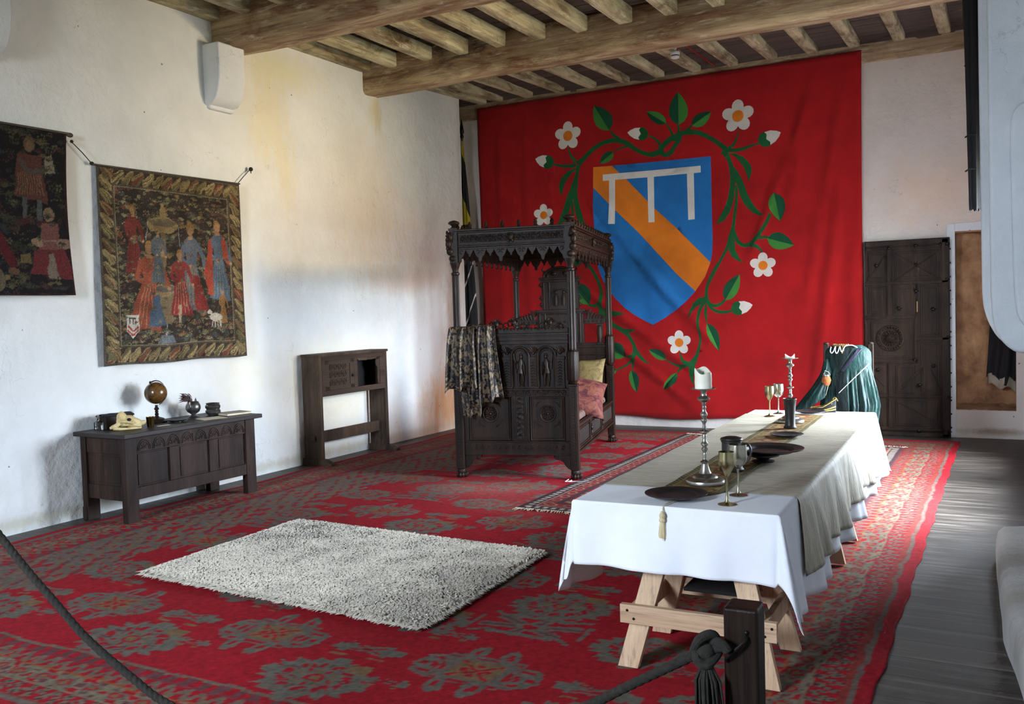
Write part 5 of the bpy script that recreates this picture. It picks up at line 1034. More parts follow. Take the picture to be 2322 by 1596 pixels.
# animal skull
def skull():
    o0 = on('animal_skull', 'yellowed animal skull lying on the chest in front of the black box', 'skull', .375, 5.115, rz=R(-44))
    mb = MB()   # long axis along +y (muzzle), brow high at the back
    mb.ball((0,-.035,.105), (.042,.042,.045)); mb.ball((0,-.03,.07), (.05,.05,.05)); mb.ball((0,.02,.088), (.042,.05,.034)); mb.ball((.0,-.035,.138), (.018,.022,.02))
    mb.ball((0,.075,.066), (.034,.05,.028), rot=Matrix.Rotation(R(-24),3,'X').to_quaternion()); mb.ball((0,.12,.05), (.027,.026,.022)); mb.ball((0,.14,.055), (.014,.014,.018))
    for s in (-1, 1):
        mb.tube([(s*.046,-.04,.075),(s*.062,.01,.07),(s*.044,.06,.055)], [.014,.011,.012], 8)
        mb.tube([(s*.035,-.02,.05),(s*.032,.05,.042),(s*.022,.11,.032)], [.02,.016,.012], 8)
        mb.tube([(s*.04,-.05,.06),(s*.05,-.085,.035),(s*.045,-.125,.022)], [.02,.017,.013], 8)
        for k in range(6): mb.ball((s*.026,.02+.018*k,.028), (.007,.008,.014), 8, 6)
    mb.build('cranium', M['bone'], o0, remesh=.0045)
    mb = MB()
    for s in (-1, 1): mb.tube([(s*.05,-.10,.02),(s*.045,-.05,.012),(s*.034,.03,.011),(s*.018,.115,.011)], [.014,.013,.011,.008], 8)
    mb.tube([(-.02,.11,.011),(.02,.11,.011)], .008, 8)
    mb.build('jaw', M['bone'], o0, remesh=.0045)
    for s in (-1, 1): mb = MB(); mb.ball((s*.043,.025,.088), (.010,.017,.013)); mb.build('eye_socket', M['black'], o0)
skull()
# brass beaker
o = MB(); o.lathe([(0,.002),(.026,.002),(.028,.006),(.034,.085),(.0355,.087),(.033,.087),(.027,.012),(0,.011)], seg=24)
b = o.build('brass_beaker', M['brass'], loc=(.43,5.31,LZ)); tag(b, 'small dull brass beaker on the chest in front of the globe', 'beaker')
# globe
def globe():
    t = on('terrestrial_globe', 'dark brown antique globe on a turned stand on the oak chest', 'globe', .215, 5.56)
    mb = MB(); mb.lathe([(.0,0),(.085,0),(.088,.012),(.07,.02),(.062,.026),(.064,.034),(.045,.042),(.02,.05),(.013,.062),(.018,.075),(.012,.085),(.016,.098),(.011,.108),(.022,.118),(.018,.13),(.01,.14),(0,.142)], seg=20); mb.build('stand', M['darkoak'], t)
    c = Vector((0,0,.262)); r = .097
    tm = NT('old_globe'); f = tm.noise(9, 6, .65); col = tm.ramp(f, [(.4, lin((44,30,16))), (.52, lin((84,58,26))), (.62, lin((110,80,40)))])
    gm = tm.fin(col, .22, 0, .5)
    mb = MB(); mb.ball(c, r, 32, 20); mb.build('ball', gm, t)
    ax = Matrix.Rotation(R(28), 3, 'X')
    pts = []
    for k in range(25):
        a = R(-100+8.2*k); pts.append(c + ax @ Vector((0, (r+.012)*math.cos(a), (r+.012)*math.sin(a))))
    mb = MB(); mb.tube(pts, .007, 6, flat=.5); mb.ball(c+ax@Vector((0,0,r+.018)), .009); mb.tube([c+ax@Vector((0,0,r-.004)), c+ax@Vector((0,.0,r+.02))], .005, 6); mb.tube([(0,0,.14),(0,.0,.155)], .012, 8)
    mb.build('meridian_arm', M['darkoak'], t)
globe()
mb = MB(); mb.lathe([(0,.006),(.05,.006),(.07,.009),(.088,.02),(.09,.024),(.086,.023),(.068,.014),(.04,.011),(0,.011)], seg=28); mb.lathe([(.0,0),(.045,0),(.045,.006),(0,.006)], seg=20)
tag(mb.build('pewter_dish', M['pewterdark'], loc=(.37,5.645,LZ)), 'shallow dark pewter dish on the chest between globe and two-handled pot', 'dish')
# two handled pot with lavender
t = on('two_handled_pot', 'round pewter pot with two scroll handles on the oak chest', 'pot', .19, 5.995, rz=R(30))
mb = MB(); mb.lathe([(0,.0),(.04,0),(.044,.004),(.03,.012),(.018,.02),(.03,.03),(.055,.048),(.068,.078),(.066,.105),(.056,.125),(.05,.133),(.053,.139),(.05,.139),(.05,.13),(.06,.1),(.05,.05),(0,.035)], seg=28); mb.build('body', M['pewtermid'], t)
for s in (-1, 1):
    mb = MB(); mb.tube(cat([(0,s*.062,.075),(0,s*.085,.09),(0,s*.096,.12),(0,s*.09,.148),(0,s*.074,.156),(0,s*.06,.142),(0,s*.055,.125)], 4), .0045, 6); mb.tube([(0,s*.08,.156),(0,s*.083,.166)], .004, 5); mb.build('handle', M['pewtermid'], t)
t = on('dried_lavender', 'bunch of dried purple-brown lavender leaning out of the pewter pot', 'dried flowers', .19, 5.995, LZ+.115)
lv = simple('dried_lavender', (58,42,44), (92,66,68), 30, .95)
mb = MB(); mb2 = MB()
for k in range(46):
    a = rng.normal(0, .28); b = rng.normal(0, .2); L = rng.uniform(.11, .17)
    p = [Vector((rng.normal(0,.008), rng.normal(0,.008), 0))]; d = Vector((b*.6+.05, -.75+a*.5, .75+a*.4)).normalized()
    q = p[0]+d*L*.6; e = q+(d+Vector((0,-.35,-.45))).normalized()*L*.5
    mb.tube([p[0]-d*.03, q], .0013, 4); mb2.tube([q, q*.5+e*.5+Vector((0,0,.006)), e], [.002,.0052,.0015], 5)
mb.build('stems', lv, t); mb2.build('flower_heads', lv, t)
mb = MB(); n = lambda a, z: 1+.03*math.sin(3*a+1)*(z > .06)
mb.lathe([(0,0),(.042,0),(.05,.004),(.052,.012),(.066,.024),(.07,.042),(.062,.056),(.058,.06),(.066,.07),(.07,.086),(.064,.1),(.058,.106),(.064,.116),(.061,.115),(.054,.106),(.06,.088),(.05,.06),(.055,.03),(0,.02)], seg=28, mod=n)
tag(mb.build('pewter_bowl', M['pewtermid'], loc=(.30,6.13,LZ)), 'squat ribbed pewter bowl with wavy rim near the far end of the chest', 'bowl')
def sheet(name, label, cat, pts, z, m, th=.0015):
    mb = MB(); mb.prism(pts, (0,0,z), (1,0,0), (0,1,0), (0,0,th)); return tag(mb.build(name, m, angle=20), label, cat)
sheet('paper_sheet', 'loose cream paper sheet lying on the chest lid before the pewter bowl', 'paper', [(.36,5.86),(.54,5.80),(.60,6.02),(.42,6.08)], LZ+.0005, M['paper'])
sheet('paper_sheet', 'narrow folded paper strip lying on the chest lid beside the brass beaker', 'paper', [(.44,5.36),(.475,5.35),(.50,5.46),(.46,5.47)], LZ+.0005, M['paper'])
t = on('thin_book', 'thin closed book with greyish cover on the far end of the chest', 'book', .43, 6.26, rz=R(-12))
mb = MB(); mb.box(-.10,.10,-.13,.13,.016,.02); mb.box(-.10,.10,-.13,.13,0,.003); mb.box(-.101,-.097,-.13,.13,0,.02); mb.build('cover', M['parch'], t, bevel=.001)
mb = MB(); mb.box(-.097,.095,-.124,.124,.003,.016); mb.build('pages', M['paper'], t)

# ------------------------------------------------------------------ narrow two-ended cupboard
def cupboard():
    t = thing('hall_cupboard', 'narrow brown oak cupboard on two plank ends against the white wall', 'cupboard', (.02,7.68,0), -.01)
    D_, L = .25, 1.22
    mb = MB(); mb.box(0, D_+.01, -.012, L+.012, 1.195, 1.222); mb.build('top', M['cup'], t, bevel=.004)
    for y in (0, L-.05):
        mb = MB(); mb.box(.0, D_-.003, y, y+.05, .07, 1.197); mb.build('end_plank', M['cup'], t, bevel=.004)
        mb = MB(); pr = [(.0,0),(.42,0),(.405,.03),(.37,.04),(.34,.055),(.3,.075),(0,.075)]; mb.prism([(a-.02, b) for a, b in pr], (0,y-.012,0), (1,0,0), (0,0,1), (0,.075,0)); mb.build('foot', M['cup'], t, bevel=.004)
    z0, z1 = .757, 1.196; f = D_
    # front frame with left door and right broken opening
    yd0, yd1, yo0, yo1 = .10, .60, .66, 1.08
    mb = MB()
    mb.box(f-.025, f, .05, L-.05, z0, z0+.062); mb.box(f-.025, f, .05, L-.05, z1-.05, z1)
    mb.box(f-.025, f, .05, yd0, z0+.062, z1-.05); mb.box(f-.025, f, yd1, yo0, z0+.062, z1-.05); mb.box(f-.025, f, yo1, L-.05, z0+.062, z1-.05)
    mb.build('front_frame', M['cupfront'], t, bevel=.003)
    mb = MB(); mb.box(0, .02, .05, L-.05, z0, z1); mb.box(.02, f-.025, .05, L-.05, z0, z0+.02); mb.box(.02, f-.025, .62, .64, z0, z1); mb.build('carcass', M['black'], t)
    d = MB(); d.box(f-.03, f-.012, yd0, yd1, z0+.062, z1-.05)
    for a, b, c_, e in ((yd0,yd1,z1-.095,z1-.05),(yd0,yd1,z0+.062,z0+.105),(yd0,yd0+.07,z0+.062,z1-.05),(yd1-.07,yd1,z0+.062,z1-.05)): d.box(f-.014, f-.002, a, b, c_, e)
    do = d.build('cupboard_door', M['cupfront'], t, bevel=.003)
    c = MB()                                                  # pierced tracery
    for k in range(4):
        for j in range(3):
            y = yd0+.115+.075*k; z = z0+.145+.085*j
            c.tube([(f-.008, y+.028*math.cos(a), z+.03*math.sin(a)) for a in np.linspace(0, 2*PI, 11)[:-1]], .006, 5, closed=True)
            c.tube([(f-.008,y-.03,z-.035),(f-.008,y+.03,z+.035)], .005, 5)
    c.build('tracery', M['cupfront'], do)
    for j in range(3):
        c = MB(); c.prism([(yd0+.085,0),(yd0+.13,.04),(yd0+.125,.0)], (f-.0115,0,z0+.13+.085*j), (0,1,0), (0,0,1), (.002,0,0))
        c.build('pierced_hole', M['black'], do)
    c = MB(); c.ball((f+.006, yd1-.035, z0+.2), (.012,.012,.016)); c.build('knob', M['iron'], do)
    # broken edge left round the empty opening
    mb = MB(); r = np.random.default_rng(3)
    pts = [(yo1,z0+.062)]+[(yo1-.035-.012*r.random()-(.025 if k > 6 else 0), z0+.07+.031*k) for k in range(11)]+[(yo1,z1-.05)]
    mb.prism(pts, (f-.022,0,0), (0,1,0), (0,0,1), (.014,0,0))
    pts = [(yo0,z1-.05)]+[(yo0+.03+.035*k, z1-.075-.01*r.random()) for k in range(12)]+[(yo1,z1-.05)]
    mb.prism(pts, (f-.022,0,0), (0,1,0), (0,0,1), (.014,0,0)); mb.build('broken_door_rim', M['cup'], t)
    mb = MB(); mb.bar((D_/2,.02,.30), (D_/2,L-.02,.30), .03, .125); mb.build('stretcher', M['cup'], t, bevel=.004)
    mb = MB(); mb.box(.09,.17,-.016,.0,.27,.33); mb.build('tenon_wedge', M['cup'], t, bevel=.008)
cupboard()

# ------------------------------------------------------------------ studded door on the back wall
def studded_door():
    t = thing('studded_door', 'tall dark panelled oak door with carved lion medallion against the back wall', 'door', (5.325,11.70,0))
    W_, H_ = .925, 2.335
    mb = MB(); mb.box(0, W_, .03, .08, .0, H_); mb.build('door_leaf', M['door'], t, bevel=.004)
    X = lambda c: (c-258)*.00188; Z = lambda c: max(0, 2.335-(c-352)*.001977)
    def rail(name, c0, c1, r0, r1, d=.018):
        mb = MB(); x0, x1, z0, z1 = X(c0), X(c1), Z(r1), Z(r0)
        mb.box(x0, x1, .03-d, .03, z0, z1)
        e = .012
        if (x1-x0) > .03 and (z1-z0) > .03: mb.box(x0+(e if x1-x0 < z1-z0 else 0), x1-(e if x1-x0 < z1-z0 else 0), .03-d-.01, .03-d, z0+(e if x1-x0 >= z1-z0 else 0), z1-(e if x1-x0 >= z1-z0 else 0))
        return mb.build(name, M['door'], t, bevel=.003)
    for r0, r1 in ((352,388),(392,410),(596,622),(1284,1300),(1480,1500),(1505,1533)): rail('rail', 258, 750, r0, r1)
    for r0, r1 in ((800,826),(1070,1092)): rail('rail', 262, 560, r0, r1)
    rail('rail', 560, 750, 930, 958)
    rail('stile', 700, 750, 352, 1533); rail('stile', 258, 272, 352, 1533)
    for r0, r1 in ((400,600),(620,800),(1092,1290),(1300,1480)): rail('stile', 388, 424, r0, r1)
    rail('stile', 545, 566, 800, 1092)
    def panel(c0, c1, r0, r1):
        mb = MB(); e = .022; mb.box(X(c0)+e, X(c1)-e, .018, .03, Z(r1)+e, Z(r0)-e); mb.box(X(c0)+2*e, X(c1)-2*e, .012, .018, Z(r1)+2*e, Z(r0)-2*e); mb.build('panel', M['door'], t, bevel=.004)
    for a in ((272,388,412,596),(424,700,412,596),(272,388,622,800),(424,556,622,800),(572,700,622,930),(572,700,958,1284),(272,388,1092,1284),(424,560,1092,1284),(272,388,1300,1480),(424,700,1300,1480),(280,545,826,1070)): panel(*a)
    def diag(a, b):
        mb = MB(); mb.bar((X(a[0]),.012,Z(a[1])), (X(b[0]),.012,Z(b[1])), .012, .018, (0,1,0)); mb.build('diagonal_moulding', M['door'], t, bevel=.003)
    for a, b in (((440,590),(690,430)),((440,430),(690,590)),((275,590),(385,440)),((470,1230),(600,1110)),((640,1130),(700,1260)),((275,1120),(370,1230)),((440,1320),(690,1450)),((590,1120),(470,1250))): diag(a, b)
    mb = MB(); cx, cz = X(408), Z(940)
    for r, rr in ((.142,.016),(.115,.01)): mb.tube([(cx+r*math.cos(a), .008, cz+r*math.sin(a)) for a in np.linspace(0, 2*PI, 33)[:-1]], rr, 8, closed=True)
    for k in range(26): a = 2*PI*k/26; mb.ball((cx+.13*math.cos(a), -.002, cz+.13*math.sin(a)), (.014,.014,.014), 8, 6)
    mo = mb.build('medallion_ring', M['door'], t)
    mb = MB(); mb.ball((cx,.0,cz), (.06,.045,.068)); mb.ball((cx,-.035,cz-.02), (.024,.022,.022))
    for s in (-1, 1): mb.ball((cx+s*.022,-.036,cz+.02), .009); mb.ball((cx+s*.045,-.01,cz+.055), (.018,.014,.018)); mb.ball((cx+s*.018,-.04,cz-.035), (.014,.014,.01))
    for k in range(18): a = 2*PI*k/18; mb.tube([(cx+.05*math.cos(a),-.008,cz+.055*math.sin(a)),(cx+.095*math.cos(a+.15),-.004,cz+.095*math.sin(a+.15))], [.014,.007], 6)
    mb.build('lion_head', M['door'], mo)
    for a, b in ((405,400),(560,392),(700,392),(560,505),(735,390),(735,596),(740,935),(560,660),(655,770),(655,1105),(550,1070),(570,1495),(740,1290),(740,1495),(330,500),(330,1130),(575,1220),(460,760)):
        mb = MB(); mb.ball((X(a),.004,Z(b)), (.02,.018,.02), 10, 6)
        for k in range(6): an = k*PI/3; mb.tube([(X(a),.008,Z(b)),(X(a)+.034*math.cos(an),.012,Z(b)+.034*math.sin(an))], [.01,.004], 5)
        mb.build('stud', M['iron'], t)
    mb = MB()
    for k in range(14): mb.ball((X(755)-.006,.05,.12+.16*k), .011, 8, 6)
    mb.build('edge_nails', M['iron'], t)
    mb = MB(); mb.box(X(562),X(569),.005,.02,Z(790),Z(622)); mb.build('slot', M['black'], t)
    mb = MB(); mb.box(X(563),X(568),.003,.01,Z(785),Z(722)); mb.build('key_strip', simple('worn_gold', (150,110,60), (176,132,76), 20, .5), t)
studded_door()

# ------------------------------------------------------------------ flag in the far left corner
def corner_flag():
    t = thing('furled_flag', 'furled black and yellow flag on a pole leaning in the far left corner', 'flag', (-.16,11.45,0))
    lean = lambda z: Vector((.075-.016*z, .012*z, z))
    mb = MB(); mb.tube([lean(.0), lean(4.3)], .017, 10); mb.build('pole', M['pole'], t)
    mb = MB(); mb.lathe([(0,0),(.02,.0),(.028,.03),(.02,.06),(.034,.09),(.026,.16),(0,.3)], lean(4.16), 10); mb.build('finial', M['iron'], t)
    y = NT('flag_cloth'); sep = y.n('ShaderNodeSeparateXYZ'); y.l(y.tc.outputs['Object'], sep.inputs[0])
    a = y.math('SINE', y.math('ADD', y.math('MULTIPLY', sep.outputs['Z'], 6.3), y.math('MULTIPLY', sep.outputs['X'], 22)))
    hi = y.math('GREATER_THAN', sep.outputs['Z'], 2.9)
    k = y.math('MULTIPLY', y.math('GREATER_THAN', a, .25), hi)
    wq = y.math('SINE', y.math('ADD', y.math('MULTIPLY', sep.outputs['Z'], 11), y.math('MULTIPLY', sep.outputs['X'], -30)))
    w = y.math('MULTIPLY', y.math('GREATER_THAN', wq, .965), y.math('SUBTRACT', 1, hi))
    col = y.mix(k, lin((14,13,15)), lin((150,136,20))); col = y.mix(w, col, lin((190,170,160)))
    fm = y.fin(col, .85)
    mb = MB()
    def fl(u, v):
        z = 4.12-3.25*v; wd = .02+.15*min(1, v*1.3); a = u*2*PI
        c = lean(z); fo = 1+.3*math.sin(3*a+v*4)+.12*math.sin(7*a-v*3)
        return (c.x+.015+wd*.62*fo*math.cos(a)+.05*v, c.y-.03+wd*.5*fo*math.sin(a), z+.03*math.sin(2*a)*v)
    mb.grid(fl, 40, 60); mb.build('flag_cloth', fm, t, angle=70)
corner_flag()

# ------------------------------------------------------------------ dark hanging and coat on the right
def rolled_hanging():
    t = thing('rolled_hanging', 'long black rolled cloth hanging from the ceiling beside the white hood', 'hanging', (6.63,7.6,0))
    mb = MB()
    def hg(u, v):
        z = 4.7-2.42*v; a = u*2*PI; wd = .058-.022*v
        f = 1+.16*math.sin(5*a+v*2)+.06*math.sin(11*a+v*9)
        end = .03*max(0, v-.97)/.03*nz(u*14, 3)
        return (wd*f*math.cos(a)-.025+.03*v, wd*f*math.sin(a)*.8, z+end)
    mb.grid(hg, 48, 70); mb.build('cloth_roll', M['blackcloth'], t, angle=70)
    mb = MB(); mb.tube([(.055,.05,4.7),(.062,.05,3.4),(.06,.04,2.4)], .008, 8); mb.build('pole', M['pole'], t)
    for z in (3.35, 2.83, 2.58):
        mb = MB(); mb.tube([(.0,.0,z),(.06,.05,z+.01)], .01, 6); mb.tube([(-.055,0,z-.01),(-.03,-.045,z),(.02,-.04,z)], .006, 5)
        mb.build('tie', M['blackcloth'], t)
rolled_hanging()
def coat():
    t = thing('hanging_cloak', 'black cloak with pale torn hem hanging in the stone wall niche', 'cloak', (6.8,11.86,0))
    mb = MB()
    def ck(u, v):
        z = 1.56-.86*v; x = -.125-.06*v+(.265+.03*v)*u
        return (x, .07-.1*math.sin(PI*u)-.022*math.sin(u*17+v*3), z+.05*math.sin(u*7)*v-.06*u*v)
    mb.grid(ck, 36, 40); mb.build('cloth', M['blackcloth'], t, angle=70, solid=.006)
    mb = MB(); mb.grid(lambda u, v: (-.17+.29*u, .06-.085*math.sin(PI*u)-.02*math.sin(u*13), .74-.12*v-.06*u+.025*math.sin(u*11)), 24, 6); mb.build('pale_hem', M['parch'], t, angle=70, solid=.004)
    mb = MB(); mb.tube([(.02,.2,1.6),(.02,.05,1.58),(.02,.0,1.62)], .012, 8); mb.build('peg', M['iron'], t)
coat()
# ------------------------------------------------------------------ smoke detector
t = thing('smoke_detector', 'white round smoke detector with red cable on a ceiling joist', 'smoke detector', (3.47,10.35,4.52))
mb = MB(); mb.lathe([(0,-.03),(.03,-.03),(.048,-.02),(.05,-.004)], seg=24); mb.lathe([(.05,.008),(.054,.012),(.054,.04),(.045,.05),(0,.05)], seg=24); mb.build('housing', M['plastic'], t)
mb = MB(); mb.lathe([(.042,-.006),(.046,-.006),(.046,.01),(.042,.01)], seg=24); mb.build('sensor_slot', M['black'], t)
mb = MB(); mb.tube([(.0,.0,.045),(.01,.0,.14)], .016, 8); mb.build('mount', M['plastic'], t)
mb = MB(); mb.tube([(.03,0,.05),(.03,.0,.15),(.06,.15,.16),(.08,.7,.155),(.10,1.28,.15)], .008, 6); mb.build('cable', M['redwire'], t)
# ------------------------------------------------------------------ carved canopy bed
def bed():
    A = math.atan2(.28, 1.11)
    t = thing('canopy_bed', 'black carved oak four-poster bed with a fringed wooden canopy', 'bed', (2.09,7.62,.011), A)
    W_, L = 1.145, 2.42; D = M['darkoak']; C = M['carved']; F = M['carvedfine']
    def post(x, y, front):
        mb = MB(); h = .043
        mb.box(x-h, x+h, y-h, y+h, .085, .905 if front else .93)
        mb.box(x-h-.006, x+h+.006, y-h-.006, y+h+.006, .89, .912)
        o = mb.build('post', D, t, bevel=.006)
        mb = MB()
        for s in (-1, 1):
            for k in range(26): mb.box(x-.012, x+.012, y+s*(h+.002)-.004, y+s*(h+.002)+.004, .12+.029*k, .137+.029*k); 
            mb.box(x-.026, x-.02, y+s*h-.004, y+s*h+.004, .1, .88); mb.box(x+.02, x+.026, y+s*h-.004, y+s*h+.004, .1, .88)
        mb.build('post_carving', D, o, bevel=.002)
        fl = lambda a, z: 1+.11*math.cos(8*a)
        b0 = .912 if front else .93; dz = 0 if front else .06
        mb = MB(); mb.lathe([(.03,b0),(.04,b0+.01),(.04,b0+.018),(.05,b0+.028),(.054,b0+.04),(.054,1.215+dz),(.05,1.225+dz),(.036,1.235+dz)], (x,y,0), 40, mod=lambda a, z: 1+.1*math.cos(11*a)*(b0+.03 < z < 1.22+dz)); mb.build('post_drum', D, o, angle=50)
        mb = MB(); mb.lathe([(.030,1.23+dz),(.036,1.245+dz),(.033,1.26+dz),(.033,1.98),(.03,2.0)], (x,y,0), 40, mod=fl); mb.build('fluted_shaft', D, o, angle=50)
        mb = MB(); mb.lathe([(.032,1.985),(.042,1.995),(.042,2.01),(.03,2.02),(.03,2.04),(.038,2.06),(.048,2.09),(.052,2.11)], (x,y,0), 24); mb.build('capital', D, o)
        # lion paw foot
        mb = MB(); mb.ball((x,y,.06), (.046,.046,.045))
        for k in range(-1, 2):
            a = R(-90)+k*.62
            mb.ball((x+.042*math.cos(a), y+.045*math.sin(a), .026), (.018,.024,.026), 10, 7)
        for k in (0, 1): mb.ball((x+.045, y-.015+.034*k, .026), (.022,.017,.026), 10, 7)
        mb.build('paw_foot', D, o)
        # carved mask bracket on the canopy corner
        mb = MB(); sx = 1 if x > .5 else -1; sy = -1 if y < 1 else 1
        bx, by = x+sx*.036, y+sy*.036
        mb.ball((bx,by,2.36), (.034,.034,.05)); mb.ball((bx+sx*.01,by+sy*.012,2.29), (.03,.03,.045)); mb.ball((bx,by,2.22), (.036,.036,.04)); mb.ball((x+sx*.012,y+sy*.012,2.15), (.045,.045,.04))
        for k in range(9): a = k*.7; mb.ball((bx+.03*math.cos(a), by+.03*math.sin(a), 2.33+.018*k % .09), (.013,.013,.024), 8, 6)
        mb.ball((bx+sx*.022,by+sy*.022,2.335), .014); mb.ball((bx+sx*.022,by+sy*.022,2.25), (.012,.012,.02)); 
        for s in (-1, 1): mb.ball((bx+s*.016+sx*.016,by-s*.004+sy*.016,2.372), .008)
        mb.box(x-.04, x+.04, y-.04, y+.04, 2.1, 2.44)
        mb.build('corner_mask', D, o)
        return o
    for x in (0, W_): post(x, 0, True)
    for x in (0, W_): post(x, L, False)
    # ---- canopy
    z0, z1 = 2.24, 2.43
    def side(p, q, name, nn):
        p, q = Vector(p), Vector(q); d = (q-p).normalized(); n = Vector((d.y, -d.x, 0)); Ls = (q-p).length
        mb = MB(); u = Vector((0,0,1))
        def lay(zb, zt, out): mb.prism([(0,zb),(Ls,zb),(Ls,zt),(0,zt)], p-n*.03, d, u, n*(.03+out))
        lay(2.255, 2.41, .012); lay(2.41, 2.43, .05); lay(2.395, 2.41, .034); lay(2.255, 2.27, .03); lay(2.27, 2.285, .02); lay(2.235, 2.255, .018)
        o = mb.build(name, D, t, bevel=.004)
        mb = MB(); mb.prism([(.06,2.30),(Ls-.06,2.30),(Ls-.06,2.375),(.06,2.375)], p, d, u, n*.017)
        k = 0; x = .09
        while x < Ls-.09:
            c = p+d*x+n*.018; r = .021
            mb.tube([c+d*(r*math.cos(a)*(1-.05*i))+u*(2.337+r*math.sin(a)*(1-.05*i)) for i, a in enumerate(np.linspace(k*PI, k*PI+1.7*PI, 9))], .0055, 5); x += .047; k += 1
        mb.build('carved_frieze', F, o)
        mb = MB(); c = p+d*(Ls*.5)+n*.03+u*2.335; mb.ball(c, (.026,.026,.036)); mb.ball(c+n*.016-u*.014, (.014,.014,.016)); mb.ball(c+u*.03, (.03,.02,.014))
        for s in (-1, 1): mb.ball(c+d*s*.022+u*.01, (.012,.012,.02)); mb.ball(c+d*s*.018-u*.03, (.01,.01,.02))
        mb.build('small_mask', D, o)
        mb = MB(); n_ = max(5, int(Ls/.098)); st = Ls/n_                      # hanging lambrequin
        for i in range(n_):
            big = i % 2 == 0; w = st*(.66 if big else .42); dp = .125 if big else .072; xc = st*(i+.5)
            pr = [(-w,0),(w,0),(w*.72,-dp*.35),(w*.62,-dp*.5),(w*.26,-dp*.72),(w*.22,-dp*.95),(0,-dp*1.08),(-w*.22,-dp*.95),(-w*.26,-dp*.72),(-w*.62,-dp*.5),(-w*.72,-dp*.35)]
            mb.prism([(xc+a, 2.238+b) for a, b in pr], p-n*.006, d, u, n*.02)
            if big:
                for s in (-1, 1): mb.tube([p+d*(xc+s*w*.3+.014*math.cos(a)*s)+n*.016+u*(2.21+.016*math.sin(a)) for a in np.linspace(0, 5, 8)], .005, 5)
        mb.build('fringe', D, o, bevel=.002)
        for i in range(nn):
            mb = MB(); c = p+d*(Ls*(i+1)/(nn+1))
            mb.lathe([(.013,2.428),(.018,2.434),(.013,2.442),(.016,2.452),(.022,2.468),(.015,2.484),(.009,2.49),(.012,2.497),(0,2.504)], c+n*.01, 10)
            mb.build('finial', D, t)
        return o
    side((0,0,0), (W_,0,0), 'canopy_rail', 6); side((W_,0,0), (W_,L,0), 'canopy_rail', 15); side((W_,L,0), (0,L,0), 'canopy_rail', 6); side((0,L,0), (0,0,0), 'canopy_rail', 15)
    mb = MB(); mb.box(-.02, W_+.02, -.02, L+.02, 2.405, 2.425)
    for k in range(1, 4): mb.box(0, W_, L*k/4-.03, L*k/4+.03, 2.37, 2.405)
    mb.build('canopy_roof', D, t)
    for x in (0, W_):
        for y in (0, L):
            mb = MB(); mb.box(x-.045, x+.045, y-.045, y+.045, 2.42, 2.445); mb.lathe([(.03,2.44),(.035,2.45),(.022,2.462),(.03,2.472),(.055,2.488),(.058,2.498),(.045,2.512),(.015,2.522),(0,2.524)], (x,y,0), 20); mb.build('corner_finial', D, t)
    # ---- footboard (also the long, low headboard base further back)
    ft = MB(); x0, x1 = .04, W_-.04
    ft.box(x0, x1, .0, .035, .80, .86); ft.box(x0, x1, -.014, .04, .855, .87); ft.box(x0, x1, -.008, .035, .79, .802)
    ft.box(x0, x1, .01, .035, .87, 1.35); ft.box(x0, x1, -.004, .035, .228, .36); ft.box(x0, x1, .012, .035, .36, .80)
    ft.box(x0, x1, -.012, .035, .348, .36); ft.box(x0, x1, -.012, .035, .222, .236)
    ft.box(x0, x1, -.012, .04, 1.30, 1.335); ft.box(x0-.01, x1+.01, -.03, .05, 1.385, 1.405); ft.box(x0, x1, -.016, .042, 1.335, 1.385); ft.box(x0, x1, -.022, .045, 1.37, 1.386)
    ft.box(x0, x1, 0, .03, 1.405, 1.452)
    ft.box(.545, .69, -.004, .035, .36, .80); ft.box(x0, .085, -.004, .02, .36, .8); ft.box(W_-.085, x1, -.004, .02, .36, .8)
    fo = ft.build('footboard', D, t, bevel=.003)
    mb = MB()
    for a, b in ((.56,.67),): mb.box(a+.02, b-.02, -.012, 0, .38, .78)
    mb.build('centre_muntin_carving', C, fo)
    mb = MB()
    for k in range(8): 
        for s in (-1,): mb.tube([(.615+.02*math.cos(a), -.014, .41+.05*k+.02*math.sin(a)) for a in np.linspace(0, 5, 8)], .006, 5)
    for xx in (.54,.555,.68,.695): mb.tube([(xx,-.006,.362),(xx,-.006,.795)], .006, 6)
    mb.build('muntin_moulding', D, fo)
    for c in (.31, .885):                                            # roundels in moulded panels
        mb = MB(); h = .205 if c < .5 else .165
        for e, r in ((.0,.008),(.018,.005)):
            q = [(c-h+e,.372+e),(c+h-e,.372+e),(c+h-e,.79-e),(c-h+e,.79-e)]
            mb.tube([(a,.008,b) for a, b in q], r, 6, closed=True)
        po = mb.build('panel_moulding', D, fo)
        mb = MB(); zc = .625
        mb.tube([(c+.075*math.cos(a), .006, zc+.075*math.sin(a)) for a in np.linspace(0, 2*PI, 33)[:-1]], .009, 8, closed=True)
        mb.ball((c,.006,zc), (.014,.014,.014))
        for rr, n, sz in ((.026,8,.013),(.046,12,.013),(.06,16,.009)):
            for k in range(n): a = 2*PI*k/n+rr*20; mb.ball((c+rr*math.cos(a), .009, zc+rr*math.sin(a)), (sz,.008,sz*.8), 8, 6)
        mb.build('roundel', D, fo)
        for sx in (-1, 1):
            for sz in (-1, 1):
                mb = MB(); X, Z = c+sx*.12, zc+sz*.125
                mb.prism([(X,Z),(X-sx*.06,Z),(X-sx*.03,Z-sz*.012),(X-sx*.012,Z-sz*.03),(X,Z-sz*.06)], (0,.012,0), (1,0,0), (0,0,1), (0,-.008,0))
                mb.tube([(X-sx*.062,.008,Z+sz*.0),(X-sx*.02,.004,Z-sz*.02),(X,.008,Z-sz*.062)], .005, 5)
                mb.build('corner_spandrel', D, fo)
    mb = MB()                                                        # guilloche on the bottom rail
    mb.box(.1, W_-.1, -.008, 0, .268, .33)
